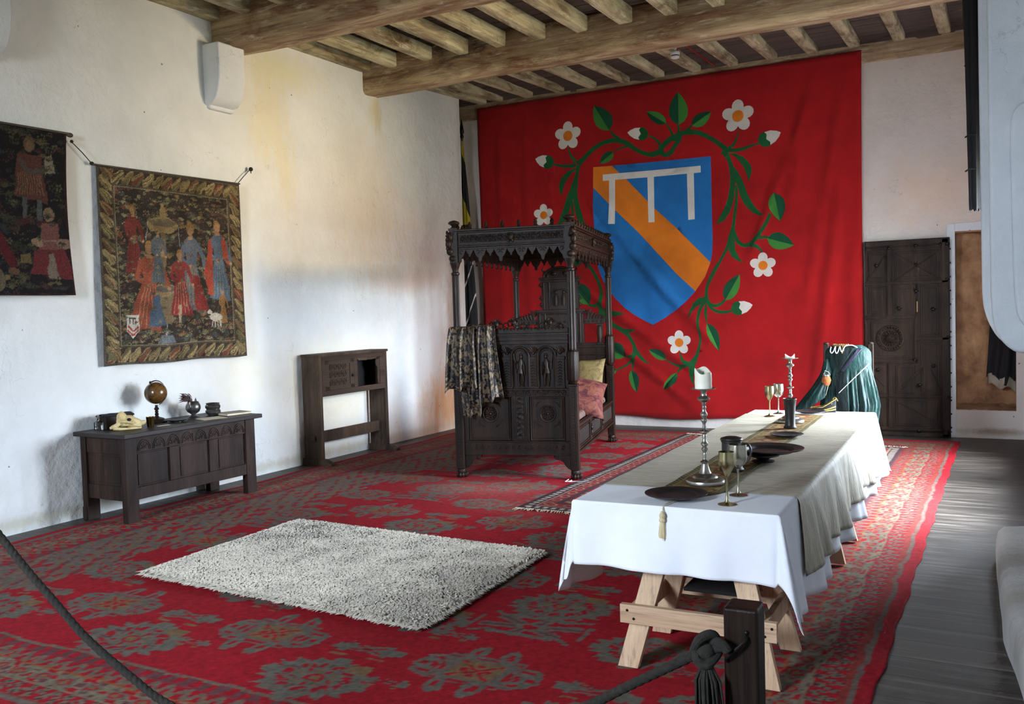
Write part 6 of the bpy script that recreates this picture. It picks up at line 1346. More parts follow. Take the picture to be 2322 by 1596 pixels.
    for k in range(15):
        x = .13+.062*k; mb.bar((x,-.01,.275), (x+.03,-.01,.325), .012, .01, (0,1,0)); mb.tube([(x+.03+.012*math.cos(a), -.01, .298+.012*math.sin(a)) for a in np.linspace(.5, 5.5, 8)], .0045, 5)
    mb.build('bottom_rail_carving', D, fo)
    mb = MB()
    for k in range(20):
        x = .1+.05*k; mb.tube([(x+.02*math.cos(a), -.004, .83+.02*math.sin(a)) for a in np.linspace(k*PI, k*PI+5.2, 9)], .006, 5); mb.ball((x,-.004,.83), (.007,.006,.007), 8, 6)
    mb.build('scroll_band', D, fo)
    mb = MB()                                                        # brackets under the bottom rail
    for s, xb in ((1, .043), (-1, W_-.043)):
        mb = MB(); pr = [(0,.228),(s*.17,.228),(s*.165,.195),(s*.14,.178),(s*.105,.178),(s*.075,.155),(s*.05,.115),(s*.022,.09),(0,.085)]
        mb.prism([(xb+a, b) for a, b in pr], (0,0,0), (1,0,0), (0,0,1), (0,.028,0))
        mb.tube([(xb+s*(.14+.018*math.cos(a)), -.002, .203+.018*math.sin(a)) for a in np.linspace(0, 5.5, 10)], .005, 5)
        mb.build('bracket', D, fo, bevel=.003)
    # arcade: two arches with little figures, pilasters and spandrels
    for xa in (.435, .697, .96): 
        mb = MB(); mb.box(xa+.06-.043, xa+.06+.043, -.006, .012, .872, 1.16); mb.box(xa+.06-.05, xa+.06+.05, -.012, .012, 1.15, 1.178); mb.box(xa+.06-.05, xa+.06+.05, -.012, .012, .872, .892)
        for k in range(9): mb.tube([(xa+.06-.02,-.008,.9+.027*k),(xa+.06,-.013,.915+.027*k),(xa+.06+.02,-.008,.9+.027*k)], .006, 5)
        mb.build('pilaster', D, fo, bevel=.003)
    mb = MB()
    for xa in (.155,.33): mb.box(xa-.043, xa+.043, -.006, .012, .872, 1.16)
    mb.box(1.075,1.1,-.006,.012,.872,1.30); mb.build('side_pilaster', D, fo, bevel=.003)
    for j, c in enumerate((.615, .855)):
        c = (.627, .888)[j]; w = .086
        mb = MB(); arch = [(c-w,.89),(c-w,1.19)]+[(c+w*math.cos(a), 1.19+w*.95*math.sin(a)) for a in np.linspace(PI, 0, 13)]+[(c+w,1.19),(c+w,.89)]
        mb.tube([(a,-.006,b) for a, b in arch], .013, 8); mb.tube([(c+(a-c)*.82,.002,.89+(b-.89)*.93) for a, b in arch], .006, 6)
        ao = mb.build('arch', D, fo)
        mb = MB(); mb.prism([(c+(a-c)*.8, .885+(b-.885)*.95) for a, b in arch], (0,.009,0), (1,0,0), (0,0,1), (0,.003,0)); mb.build('arch_recess', D, ao)
        mb = MB(); s = 1 if j == 0 else -1                             # a relief soldier
        y = -.008
        mb.ball((c+s*.01,y-.004,1.178), (.014,.014,.019)); mb.ball((c+s*.008,y-.002,1.198), (.015,.013,.012))
        mb.tube([(c+s*.008,y,1.16),(c+s*.004,y,1.12),(c,y,1.075),(c-s*.002,y,1.05)], [.012,.026,.021,.024], 10)
        mb.tube([(c-s*.002,y,1.06),(c-s*.004,y,1.02)], [.026,.036], 10)
        mb.tube([(c-s*.014,y,1.03),(c-s*.02,y,.965),(c-s*.012,y,.905),(c-s*.022,y-.006,.898)], [.016,.012,.009,.008], 8)
        mb.tube([(c+s*.014,y,1.03),(c+s*.024,y-.006,.965),(c+s*.02,y,.905),(c+s*.034,y-.006,.898)], [.016,.012,.009,.008], 8)
        mb.tube([(c+s*.026,y,1.13),(c+s*.04,y-.004,1.09),(c+s*.02,y-.01,1.065)], [.01,.009,.007], 8)
        mb.tube([(c-s*.02,y,1.13),(c-s*.042,y-.004,1.12),(c-s*.05,y-.006,1.15)], [.01,.009,.007], 8)
        mb.tube([(c-s*.058,y-.006,1.21),(c-s*.046,y-.006,1.06)], .004, 6); mb.tube([(c+s*.03,y,1.1),(c+s*.045,y,1.0)], [.016,.006], 8)
        mb.build('relief_figure', D, ao)
    mb = MB()
    for c in (.497,.757,1.02,.33,.15):
        for k in range(7): a = PI*(.1+.8*k/6); mb.tube([(c,-.006,1.215),(c+.05*math.cos(a),-.012,1.215+.06*math.sin(a))], [.005,.011], 6)
        mb.ball((c,-.008,1.212), .012)
    mb.build('shell_spandrel', D, fo)
    # carved crest of curling leaves and masks above the footboard cornice
    mb = MB()
    def curl(x, z, s, r, tw=14, k=.2):
        n = tw; mb.tube([(x+s*r*(1-.062*i)*math.cos(.55*i-.4), .010-.002*i, z+r*(1-.062*i)*math.sin(.55*i-.4)) for i in range(n)], [r*k*(1-.045*i) for i in range(n)], 8)
    for x, z, s, r in ((.365,1.49,-1,.045),(.44,1.475,1,.035),(.50,1.478,-1,.04),(.545,1.50,1,.05),(.61,1.50,-1,.052),(.665,1.47,1,.035),(.73,1.47,-1,.03),(.80,1.465,1,.03),(.86,1.475,-1,.038),(.90,1.49,1,.044),(.965,1.49,-1,.046),(1.02,1.47,1,.034),(.24,1.475,1,.04),(.15,1.475,-1,.04)): curl(x, z, s, r)
    for x, z, q in ((.405,1.495,1),(.58,1.51,-1),(.935,1.50,1)):                 # leafy masks
        mb.ball((x,-.004,z), (.024,.026,.032)); mb.ball((x+q*.004,-.03,z-.004), (.008,.010,.012)); mb.ball((x,-.018,z-.028), (.014,.014,.01))
        for k in range(11): a = .25+2.65*k/10; mb.tube([(x+.02*math.cos(a),-.006,z+.024*math.sin(a)),(x+.042*math.cos(a),-.014,z+.046*math.sin(a)),(x+.05*math.cos(a+.25),-.006,z+.052*math.sin(a+.25))], [.008,.0065,.003], 6)
    for k in range(30): x = .07+.034*k; mb.ball((x,.008,1.445+.006*(k % 2)), (.016,.014,.014), 8, 6)
    mb.build('carved_crest', D, fo)
    # ---- side rails
    for x, s in ((W_, 1), (0, -1)):
        mb = MB(); n = Vector((s,0,0))
        mb.box(x-.02, x+.012, .04, L-.04, .235, .50); mb.box(x-.02, x+s*.03+.0, .04, L-.04, .485, .51) if s > 0 else mb.box(x-.03, x+.02, .04, L-.04, .485, .51)
        xo = x+(.012 if s > 0 else -.028)
        mb.box(min(xo,xo+s*.02), max(xo,xo+s*.02), .04, L-.04, .228, .252); mb.box(min(xo,xo+s*.012), max(xo,xo+s*.012), .04, L-.04, .262, .275)
        for y in (.8, 1.55): mb.box(min(xo,xo+s*.014), max(xo,xo+s*.014), y-.06, y+.06, .26, .485)
        ro = mb.build('side_rail', D, t, bevel=.003)
        mb = MB()
        for ya, yb in ((.1,.72),(.88,1.47),(1.63,L-.1)):
            mb.tube([(xo+s*.004,a,b) for a, b in ((ya,.29),(yb,.29),(yb,.465),(ya,.465))], .008, 6, closed=True)
            yy = ya+.04
            while yy < yb-.03: mb.tube([(xo+s*.003,yy,.31),(xo+s*.003,yy,.445)], .007, 6); yy += .036
        for y in (.8,1.55): mb.ball((xo+s*.02,y,.39), (.018,.022,.03)); mb.ball((xo+s*.018,y,.34), (.014,.018,.03)); mb.ball((xo+s*.018,y,.44), (.012,.03,.02))
        mb.build('side_rail_carving', D, ro)
    # ---- headboard, stepped and pedimented
    y0 = L-.02; hb = MB()
    hb.box(.04, W_-.04, y0, y0+.04, .25, 1.21); hb.box(.04, W_-.04, y0-.015, y0+.045, 1.15, 1.18); hb.box(.04, W_-.04, y0-.01, y0+.04, 1.06, 1.08)
    hb.box(.26, .84, y0-.02, y0+.05, 1.20, 1.60); hb.box(.24, .86, y0-.035, y0+.06, 1.59, 1.62)
    hb.box(.33, .78, y0-.02, y0+.05, 1.62, 1.98); hb.box(.30, .81, y0-.04, y0+.06, 1.985, 2.015); hb.box(.315, .795, y0-.03, y0+.05, 1.955, 1.985)
    for a, b in ((.03,.26),(.84,1.10)): hb.box(a, b, y0-.02, y0+.045, 1.44, 1.50)
    for a in (.08, 1.0): hb.box(a, a+.07, y0-.01, y0+.04, 1.18, 1.44)
    ho = hb.build('headboard', D, t, bevel=.004)
    mb = MB()                                                        # arches, busts and scrolls
    for c, z, w, h in ((.56,1.65,.11,.19),(.56,1.23,.07,.2)):
        arch = [(c-w,z),(c-w,z+h*.7)]+[(c+w*math.cos(a), z+h*.7+w*.8*math.sin(a)) for a in np.linspace(PI, 0, 11)]+[(c+w,z+h*.7),(c+w,z)]
        mb.tube([(a,y0-.022,b) for a, b in arch], .012, 6)
    for c in (.36,.43,.69,.75): mb.tube([(c,y0-.026,1.63),(c,y0-.026,1.95)], .012, 8)
    for c in (.30,.37,.75,.80): mb.tube([(c,y0-.026,1.22),(c,y0-.026,1.57)], .014, 8)
    for dx in (-.05, .045):
        c = .56+dx; mb.ball((c,y0-.03,1.83), (.018,.016,.022)); mb.tube([(c,y0-.028,1.81),(c,y0-.03,1.76),(c,y0-.028,1.67)], [.014,.03,.026], 8); mb.tube([(c-.02,y0-.03,1.79),(c-.03,y0-.034,1.74),(c,y0-.04,1.72)], .009, 6)
    mb.ball((.56,y0-.03,1.42), (.03,.025,.036)); mb.tube([(.56,y0-.026,1.4),(.56,y0-.03,1.33),(.56,y0-.026,1.25)], [.02,.045,.05], 8)
    for c in (.115, 1.035): mb.ball((c,y0-.02,1.39), (.026,.024,.03)); mb.tube([(c,y0-.02,1.38),(c,y0-.022,1.3),(c,y0-.02,1.21)], [.03,.036,.022], 8)
    for k in range(22): mb.ball((.06+.05*k % 1.04, y0-.026, 1.47), (.01,.01,.014), 8, 6)
    for k in range(20): mb.ball((.27+.03*k, y0-.028, 1.57), (.009,.009,.012), 8, 6)
    mb.build('headboard_carving', D, ho)
    mb = MB()                                                        # scrolling pediment and side leaves
    mb.prism([(.555+.21*math.cos(a), 2.015+.12*math.sin(a)) for a in np.linspace(0, PI, 17)], (0,y0,0), (1,0,0), (0,0,1), (0,.035,0))
    for s in (-1, 1):
        for r in (.2, .15): mb.tube([(.555+s*r*math.cos(a), y0-.005, 2.02+r*.58*math.sin(a)) for a in np.linspace(0, PI/2, 9)], .014, 6)
        mb.tube([(.555+s*(.17+.035*(1-.08*i)*math.cos(.6*i)), y0-.006, 2.045+.03*(1-.08*i)*math.sin(.6*i)) for i in range(9)], [.014-.001*i for i in range(9)], 6)
        mb.ball((.555+s*.07,y0-.01,2.06), (.03,.02,.028)); mb.tube([(.555+s*.17,y0+.01,2.06),(.555+s*.215,y0,2.11),(.555+s*.2,y0,2.14)], [.02,.014,.004], 6)
        mc = MB()
        for k in range(6):
            b = .555+s*(.33+.035*k); h = (.12,.085,.07,.055,.045,.03)[k]
            mc.tube([(b,y0,1.495),(b+s*.02,y0-.01,1.5+h*.7),(b+s*(.045),y0-.005,1.5+h)], [.024,.018,.004], 6)
        mc.tube([(.555+s*(.33+.04*(1-.09*i)*math.cos(.6*i)), y0-.008, 1.56+.04*(1-.09*i)*math.sin(.6*i)) for i in range(9)], [.018-.0012*i for i in range(9)], 6); mc.build('leaf_crest', D, ho)
    for s in (-1, 1):
        for z in (1.66, 1.74, 1.9): mb.tube([(.555+s*.225,y0,z),(.555+s*.26,y0-.005,z+.02),(.555+s*.235,y0,z+.05)], [.02,.014,.006], 6)
    mb.build('pediment', D, ho)
    mb = MB(); mb.box(.03, W_-.03, .05, L-.03, .40, .46); mb.build('slat_base', D, t)
    # ---- mattress, cushions and the thrown coverlet are things of their own
    T = Matrix.Translation((2.09,7.62,.011)) @ Matrix.Rotation(A, 4, 'Z')
    return T, A
BT, BA = bed()
mb = MB(); mb.tube(cat([(3.20,7.80,.016),(3.22,7.76,.02),(3.21,7.72,.016),(3.27,7.74,.018),(3.36,7.77,.015),(3.40,7.75,.016)], 5), .004, 5); mb.tube([(3.21,7.73,.016),(3.185,7.69,.02),(3.19,7.76,.03)], .0035, 5)
tag(mb.build('loose_thread', M['linen']), 'short white loose thread lying on the carpet before the front paw foot', 'thread')
def fabric_mottle(name, cols, scale=9, rough=.8, dist=1.2):
    t = NT(name); f = t.noise(scale, 6, .65, None, dist)
    n = len(cols); t.bump(t.noise(220, 2, .5), .15, .001)
    m = t.fin(t.ramp(f, [(.34+.32*i/(n-1), lin(c)) for i, c in enumerate(cols)]), rough); return m
def place(o): o.matrix_world = BT @ o.matrix_world; return o
mb = MB(); mb.box(.05,1.09,.06,2.36,.465,.56); o = mb.build('mattress', simple('dark_ticking', (84,62,58), (120,92,84), 12, .9), bevel=.035); place(o); tag(o, 'faded brocade mattress filling the carved black bed', 'mattress')
def cushion(name, label, mat, loc, size, rot, k=1.0, seed=0):
    w, h, th = size; mb = MB()
    def top(s):
        def f(u, v):
            a, b = 2*u-1, 2*v-1; e = max(0, (1-a**4)*(1-b**4))**.6
            pin = 1-.09*(1-abs(a)**2)*abs(b)**3; pin2 = 1-.09*(1-abs(b)**2)*abs(a)**3
            return (a*w/2*pin2, s*th/2*e*(1+.12*nz(a*2+seed, b*2)), b*h/2*pin)
        return f
    mb.grid(top(1), 24, 24); mb.grid(top(-1), 24, 24)
    o = mb.build(name, mat, angle=80); o.matrix_world = BT @ Matrix.Translation(loc) @ rot; tag(o, label, 'cushion'); return o
cushion('cushion', 'mustard yellow cushion propped upright inside the canopy bed', fabric_mottle('mustard_cloth', [(48,35,28),(104,86,48),(130,112,66),(96,76,42)], 6), (.86,1.86,.80), (.62,.50,.17), Matrix.Rotation(R(-6),4,'Z') @ Matrix.Rotation(R(-14),4,'X'))
cushion('cushion', 'faded crimson brocade cushion slumped over the right bed rail', fabric_mottle('crimson_brocade', [(48,10,15),(84,26,28),(122,66,46),(58,13,18)], 10), (.93,1.10,.70), (.72,.56,.2), Matrix.Rotation(R(28),4,'Z') @ Matrix.Rotation(R(-50),4,'X') @ Matrix.Rotation(R(20),4,'Y'), seed=4)
# brocade coverlet hung over the footboard, two layers of folds
def coverlet():
    t = NT('black_gold_brocade')
    mp = t.n('ShaderNodeVectorMath', operation='MULTIPLY_ADD')
    cn = t.n('ShaderNodeTexNoise'); cn.inputs['Scale'].default_value = 9; t.l(t.tc.outputs['UV'], cn.inputs['Vector'])
    t.l(cn.outputs['Color'], mp.inputs[0]); mp.inputs[1].default_value = (.035,.035,0); t.l(t.tc.outputs['UV'], mp.inputs[2])
    def blossoms(scale, r0, amp, lobes, rand):
        v = t.n('ShaderNodeTexVoronoi', feature='F1', voronoi_dimensions='2D'); v.inputs['Scale'].default_value = scale; v.inputs['Randomness'].default_value = rand
        t.l(mp.outputs[0], v.inputs['Vector'])
        df = t.n('ShaderNodeVectorMath', operation='SUBTRACT'); t.l(mp.outputs[0], df.inputs[0]); t.l(v.outputs['Position'], df.inputs[1])
        sx = t.n('ShaderNodeSeparateXYZ'); t.l(df.outputs[0], sx.inputs[0])
        hue = t.n('ShaderNodeSeparateXYZ'); t.l(v.outputs['Color'], hue.inputs[0])
        th = t.math('ADD', t.math('ARCTAN2', sx.outputs['Y'], sx.outputs['X']), t.math('MULTIPLY', hue.outputs['X'], 6.28))
        lim = t.math('MULTIPLY_ADD', t.math('ABSOLUTE', t.math('COSINE', t.math('MULTIPLY', th, lobes/2))), amp, r0)
        return t.math('LESS_THAN', v.outputs['Distance'], lim), v.outputs['Distance'], th
    fl, fd, th = blossoms(7.2, .20, .20, 5, .8); lf_, _, _ = blossoms(15, .05, .34, 2, .9); sm_, _, _ = blossoms(21, .08, .16, 3, 1)
    pn = t.noise(4.2, 1, .4, mp.outputs[0]); vine = t.math('LESS_THAN', t.math('ABSOLUTE', t.math('SUBTRACT', pn, .5)), .010)
    pat = t.math('MAXIMUM', t.math('MAXIMUM', fl, vine), t.math('MAXIMUM', lf_, sm_))
    vein = t.math('MULTIPLY', fl, t.math('MAXIMUM', t.math('MULTIPLY', t.math('GREATER_THAN', t.math('ABSOLUTE', t.math('SINE', t.math('MULTIPLY', th, 5))), .985), t.math('GREATER_THAN', fd, .09)), t.math('LESS_THAN', t.math('ABSOLUTE', t.math('SUBTRACT', fd, .085)), .014)))
    petals = pat; veins = t.math('MULTIPLY', vein, .7)
    vines = pat
    gold = lin((112,95,72)); ink = lin((20,19,25))
    col = t.mix(petals, gold, t.mix(veins, ink, gold))
    m = t.fin(col, .5, 0, .3)
    root = thing('brocade_coverlet', 'black and gold floral brocade coverlet hung over the left bed post', 'coverlet'); root.matrix_world = BT
    def lay(name, x0, x1, xb0, xb1, ztop, zl, zr, yo, nf, ph, amp):
        mb = MB(); n = 44; mrows = 46
        uv = []
        def f(u, v):
            tp = min(1, v/.12)
            x = (x0+(x1-x0)*u)*(1-v)+(xb0+(xb1-xb0)*u)*v
            drop = (zl+(zr-zl)*u)
            if v < .12: # over the cornice
                q = v/.12; y = .05-.10*q; z = ztop+.012*math.sin(PI*q)
            else:
                q = (v-.12)/.88; y = -.05-.03*min(1, q*4); z = ztop-(ztop-drop)*q
            fo = math.sin(u*nf*2*PI+ph+.8*math.sin(v*3))+.4*math.sin(u*nf*4.1*PI+2*ph)
            y -= amp*(.35+.65*v)*(1+fo)*.5+yo*min(1, v*5)
            x += .012*math.cos(u*nf*2*PI+ph)*v
            return (x, y, z-.03*math.cos(u*nf*2*PI+ph)*v**2*.6)
        mb.grid(f, n, mrows)
        o = mb.build(name, m, root, angle=80)
        ul = o.data.uv_layers.new(name='UVMap'); 
        W1 = (nf*.11+abs(x1-x0))
        for lp in o.data.loops:
            k = lp.vertex_index; ul.data[lp.index].uv = ((k % (n+1))/n*W1, (k//(n+1))/mrows*(ztop-min(zl, zr)+.1))
        md = o.modifiers.new('solid', 'SOLIDIFY'); md.thickness = .004
        return o
    lay('left_fold', -.05, .20, -.10, .24, 1.475, .86, .90, .03, 2.2, .4, .075)
    lay('right_fold', .17, .385, .15, .47, 1.485, .68, .80, .012, 2.6, 1.9, .07)
    lay('back_fold', .0, .28, .07, .26, 1.46, .60, .62, -.012, 2.0, 2.6, .03)
coverlet()
# ------------------------------------------------------------------ trestle table, cloths, and the setting
TA = R(1.22); TM = Matrix.Translation((5.54,3.84,0)) @ Matrix.Rotation(TA, 4, 'Z')
HW, TL, TZ = .462, 3.76, .757
def trestle_table():
    t = thing('trestle_table', 'long table on splayed pale pine trestles beneath the white cloth', 'table', (5.54,3.84,0), TA)
    mb = MB()
    for k in range(4): mb.box(-.455+.2275*k+.002, -.455+.2275*(k+1)-.002, .005, TL-.005, .722, .752)
    mb.build('tabletop', M['pine'], t, bevel=.003)
    t.location.z = 0
    def leg(x0, x1, y0, y1, w=.095, th=.036):
        mb = MB(); p = Vector((x0,y0,.013 if y0 < 1.5 else .021)); q = Vector((x1,y1,.70)); d = q-p
        # square-cut feet: a sheared board
        vs = []
        for c in (p, q):
            for a, b in ((-1,-1),(1,-1),(1,1),(-1,1)): vs.append(c+Vector((a*w/2, b*th/2, 0)))
        mb.add(vs, [(0,3,2,1),(4,5,6,7),(0,1,5,4),(1,2,6,5),(2,3,7,6),(3,0,4,7)])
        mb.build('leg', M['pine'], t, bevel=.002)
    def rail(name, p, q, h=.085, th=.03, m='pinex'):
        mb = MB(); mb.bar(p, q, th, h); mb.build(name, M[m], t, bevel=.002)
    for ya, yb in ((-.012,.47),(2.0,2.60)):
        for y, ty in ((ya, ya+.085),(yb, yb-.07)):
            leg(-.21, -.03, y, ty); leg(.42, .25, y, ty)
        for y, yy in ((ya, ya-.008),(yb, yb+.01)):
            rail('stretcher', (-.235,yy-.012,.265), (.46,yy-.012,.265))
        rail('side_brace', (-.185,ya+.01,.255), (-.185,yb-.01,.255), m='pine'); rail('side_brace', (.40,ya+.01,.255), (.40,yb-.01,.255), m='pine')
        rail('top_bearer', (-.03,ya+.05,.685), (-.03,yb-.05,.685), .07, .04, 'pine'); rail('top_bearer', (.25,ya+.05,.685), (.25,yb-.05,.685), .07, .04, 'pine')
        rail('top_bearer', (-.07,(ya+yb)/2,.69), (.29,(ya+yb)/2,.69), .06, .04)
    mb = MB(); mb.box(.0, .3, .16, .40, .335, .35); mb.build('shelf_board', M['black'], t)
    mb = MB()
    for x in (-.2,-.17,.41,.44): mb.ball((x,-.049,.265+.018*(1 if x in (-.2,.44) else -1)), .006, 8, 6)
    mb.build('nail', M['iron'], t)
trestle_table()

def drape(name, mat, u0, u1, v0, v1, z, side, near, far, fold=.03, seed=0, nfold=9, solid=.002, crinkle=0, parent=None, loose=0, gap=0):
    """a cloth lying on the table and falling over its edges, with gathered corner points"""
    mb = MB(); e = .012
    def skirt(d, s, ph):
        return fold*(d/.35)*(.55+.75*math.sin(s*nfold+ph+1.3*nz(s*1.7, seed))+.35*math.sin(s*nfold*2.3+2*ph)+.42*abs(math.sin(s*15+3*nz(s*2.1, 7)+ph))+.3*nz(s*9, d*2, 3))*min(1, d/.08)
    def pos(a, b, sa, sb):
        pass
    nU, nV = 70, 190
    EA = [(-side, 0)]
    # cloth parameter space: u in [u0-side, u1+side], v in [v0-near, v1+far]
    def f(p, q):
        U = u0-side+(u1-u0+2*side)*p; Vv = v0-near+(v1-v0+near+far)*q
        cu, cv = min(max(U, u0), u1), min(max(Vv, v0), v1)
        a, b = U-cu, Vv-cv; A_, B_ = abs(a), abs(b)
        rho = math.hypot(A_, B_)
        zz = z+.0015*nz(U*6, Vv*6, seed)
        if rho < 1e-6:
            return (cu, cv, zz+(crinkle*nz(U*20, Vv*4, seed) if crinkle else 0))
        du, dv = (a/rho, b/rho)
        drop = max(0, rho-e); out = e*min(1, rho/e)
        if A_ > 0 and B_ > 0:
            w = math.sin(2*math.atan2(B_, A_)); left = a < 0; o = out+drop*(.07 if left else .22)*w; cap = .40 if left else .51; drop = drop if drop < cap-.08 else cap-.08+.08*math.tanh((drop-cap+.08)/.08)
            x, y = cu+math.copysign(o*(.35+.65*abs(du)), a), cv+math.copysign(o*(.35+.65*abs(dv)), b)
            kk = skirt(drop, cv if A_ > B_ else cu, seed)*(1-w)
            x += math.copysign(kk, a)*abs(du)**2; y += math.copysign(kk, b)*abs(dv)**2
            return (x, y, zz-drop*(.97-.04*w))
        s = cv if A_ > 0 else cu
        k = out+gap*min(1, drop/.03)+max(-.002, skirt(drop, s, 2))
        if crinkle: k += crinkle*2*abs(nz(s*34, drop*3, seed))*min(1, drop*10)
        k += drop*.05
        wav = .012*math.sin(s*4.1+seed)*drop/.4
        return (cu+math.copysign(k, a) if A_ > 0 else cu, cv+math.copysign(k, b) if B_ > 0 else cv, zz-drop*.985+wav)
    us = sorted(set([round(x, 5) for x in np.linspace(0, 1, nU+1)]+[side/(u1-u0+2*side), 1-side/(u1-u0+2*side)]))
    tot = v1-v0+near+far
    vs_ = sorted(set([round(x, 5) for x in np.linspace(0, 1, nV+1)]+[near/tot, 1-far/tot]+list(np.linspace(0, max(near, .001)/tot, 26))))
    pts = [f(p, q) for q in vs_ for p in us]; n = len(us)
    mb.v = pts; mb.f = [(j*n+i, j*n+i+1, (j+1)*n+i+1, (j+1)*n+i) for j in range(len(vs_)-1) for i in range(n-1)]; mb.m = [0]*len(mb.f)
    o = mb.build(name, mat, parent, angle=0); o.data.shade_smooth(); o.matrix_world = TM
    md = o.modifiers.new('solid', 'SOLIDIFY'); md.thickness = solid; md.offset = 1
    return o
o = drape('tablecloth', M['linen'], -HW, HW, 0, TL, TZ, .475, .31, .30, .034, 2, 8.5)
tag(o, 'long plain white tablecloth hanging to points at the table corners', 'tablecloth')
def crinkle_mat():
    t = NT('crinkled_beige_silk'); f = t.noise(30, 5, .7, t.co((.22,1.7,.25)), .5)
    col = t.ramp(f, [(.3, lin((150,142,124))), (.7, lin((200,193,174)))])
    t.bump(f, .9, .010); return t.fin(col, .5, 0, .4)
o = drape('table_overlay', crinkle_mat(), -HW-.003, HW+.003, .375, 3.44, TZ+.004, .385, 0, 0, .034, 5, 8.5, .0015, .002, gap=.007)
tag(o, 'crinkled beige cloth laid across the white tablecloth and hanging down its side', 'table cover')
def table_runner():
    W_, H_ = .30, 3.3; c = Canvas(W_, H_, .005, (112,92,58))
    r = np.random.default_rng(8)
    for k in range(900):
        col = ((120,52,38),(140,112,66),(88,74,48),(150,124,82),(96,58,40))[r.integers(5)]
        c.ell(r.uniform(.03,.27), r.uniform(0,H_), r.uniform(.006,.02), r.uniform(.004,.016), col, r.uniform(0,3))
    for k in range(24):
        y = .08+.14*k; c.ell(.15, y, .045, .05, (118,60,42)); c.ell(.15, y, .025, .03, (158,132,88)); c.ell(.09, y+.07, .03, .02, (134,110,64), .6); c.ell(.21, y+.07, .03, .02, (134,110,64), -.6)
    E = np.minimum(c.X, W_-c.X); m = E < .034; c.a[m] = lin((116,104,70))[:3]; c.a[m & (np.sin(c.Y*160+E*200) > .2)] = lin((70,62,44))[:3]; c.a[(E > .034) & (E < .039)] = lin((150,134,90))[:3]
    dust(c, .14)
    def fn(u, v):
        y = .12+v*3.3; w = np.clip((y-.12)/.24, .04, 1)*.5*(.302-.02*v)
        return np.stack([(u-.5)*2*w+.0*v, y, TZ+.0125-.006*np.clip((.375-y)/.05, 0, 1)+.0015*np.sin(y*21)], -1)
    t = thing('table_runner', 'gold and red tapestry table runner with a pale tassel at its pointed end', 'table runner'); t.matrix_world = TM
    painted('woven_strip', c.a, fn, attr_mat('runner_weave', .85, .4, 400, .2), t, .003)
    mb = MB(); mb.tube(cat([(.0,.13,TZ+.011),(-.02,.06,TZ+.008),(-.028,.0,TZ+.008),(-.03,-.022,TZ-.004),(-.03,-.03,TZ-.02)], 4), .003, 6); mb.build('cord', simple('cream_cord', (196,182,142), (216,204,170), 40, .8), t)
    tm = simple('cream_tassel', (190,172,128), (220,206,168), 60, .7, bump=.6, bscale=90, stretch=(3,3,.3))
    mb = MB(); x, y, z = -.03, -.034, TZ-.02
    mb.lathe([(.004,0),(.01,-.004),(.014,-.014),(.011,-.026),(.015,-.032),(.015,-.038),(.011,-.042),(.014,-.06),(.019,-.105),(.017,-.112),(0,-.11)], (x,y,z), 20, mod=lambda a, q: 1+.08*math.sin(11*a)*(q < -.045)); mb.ball((x,y,z), .007)
    for k in range(16): a = rng.uniform(0, 6.28); mb.tube([(x+.014*math.cos(a),y+.014*math.sin(a),z-.08),(x+.02*math.cos(a),y+.02*math.sin(a),z-.112-rng.uniform(0,.012))], [.002,.0012], 4)
    mb.build('tassel', tm, t)
table_runner()
RZ = TZ+.0165
def plate(name, label, x, y, r, z, m=None, h=.02):
    mb = MB(); k = r/.14
    mb.lathe([(0,.004),(r*.55,.004),(r*.66,.003),(r*.72,.009*k),(r*.97,.016*k),(r,.0185*k),(r*1.0,.022*k),(r*.965,.0215*k),(r*.72,.0155*k),(r*.66,.0085),(r*.5,.0075),(0,.0075)], seg=48)
    return tag(mb.build(name, m or M['pewterdark'], loc=(x,y,z)), label, 'plate')
plate('pewter_plate', 'dark pewter plate at the near end of the table above the tassel', 5.507, 4.01, .143, TZ+.008)
plate('pewter_plate', 'small dark plate on the runner between the big platter and the tall beaker', 5.58, 6.04, .107, RZ)
plate('pewter_plate', 'dark pewter plate at the far end of the table before the green gown', 5.49, 7.335, .115, RZ)
# bowl with the big platter resting on it
mb = MB(); mb.lathe([(0,0),(.06,0),(.062,.006),(.03,.012),(.04,.022),(.085,.034),(.095,.044),(.09,.045),(.05,.03),(0,.026)], seg=32)
tag(mb.build('pewter_bowl', M['pewterdark'], loc=(5.665,5.03,RZ)), 'low dark pewter bowl standing underneath the large platter', 'bowl')
plate('pewter_platter', 'largest dark oval-looking platter raised on a low bowl at mid table', 5.685, 5.10, .185, RZ+.041)
# lidded tankard
t = thing('lidded_tankard', 'dark cylindrical lidded tankard behind the two near goblets', 'tankard', (5.575,4.72,RZ))
mb = MB(); mb.lathe([(0,0),(.062,0),(.064,.008),(.056,.016),(.052,.03),(.05,.148),(.054,.15),(.054,.157),(.05,.158)], seg=32); mb.build('body', M['pewterdark'], t)
mb = MB(); mb.lathe([(.056,.158),(.058,.163),(.055,.17),(.03,.178),(0,.18)], seg=32); mb.build('lid', M['pewterdark'], t)
mb = MB(); mb.tube(cat([(.05,.012,.14),(.085,.02,.135),(.095,.022,.09),(.075,.018,.045),(.052,.012,.04)], 4), .006, 8); mb.build('handle', M['pewterdark'], t)
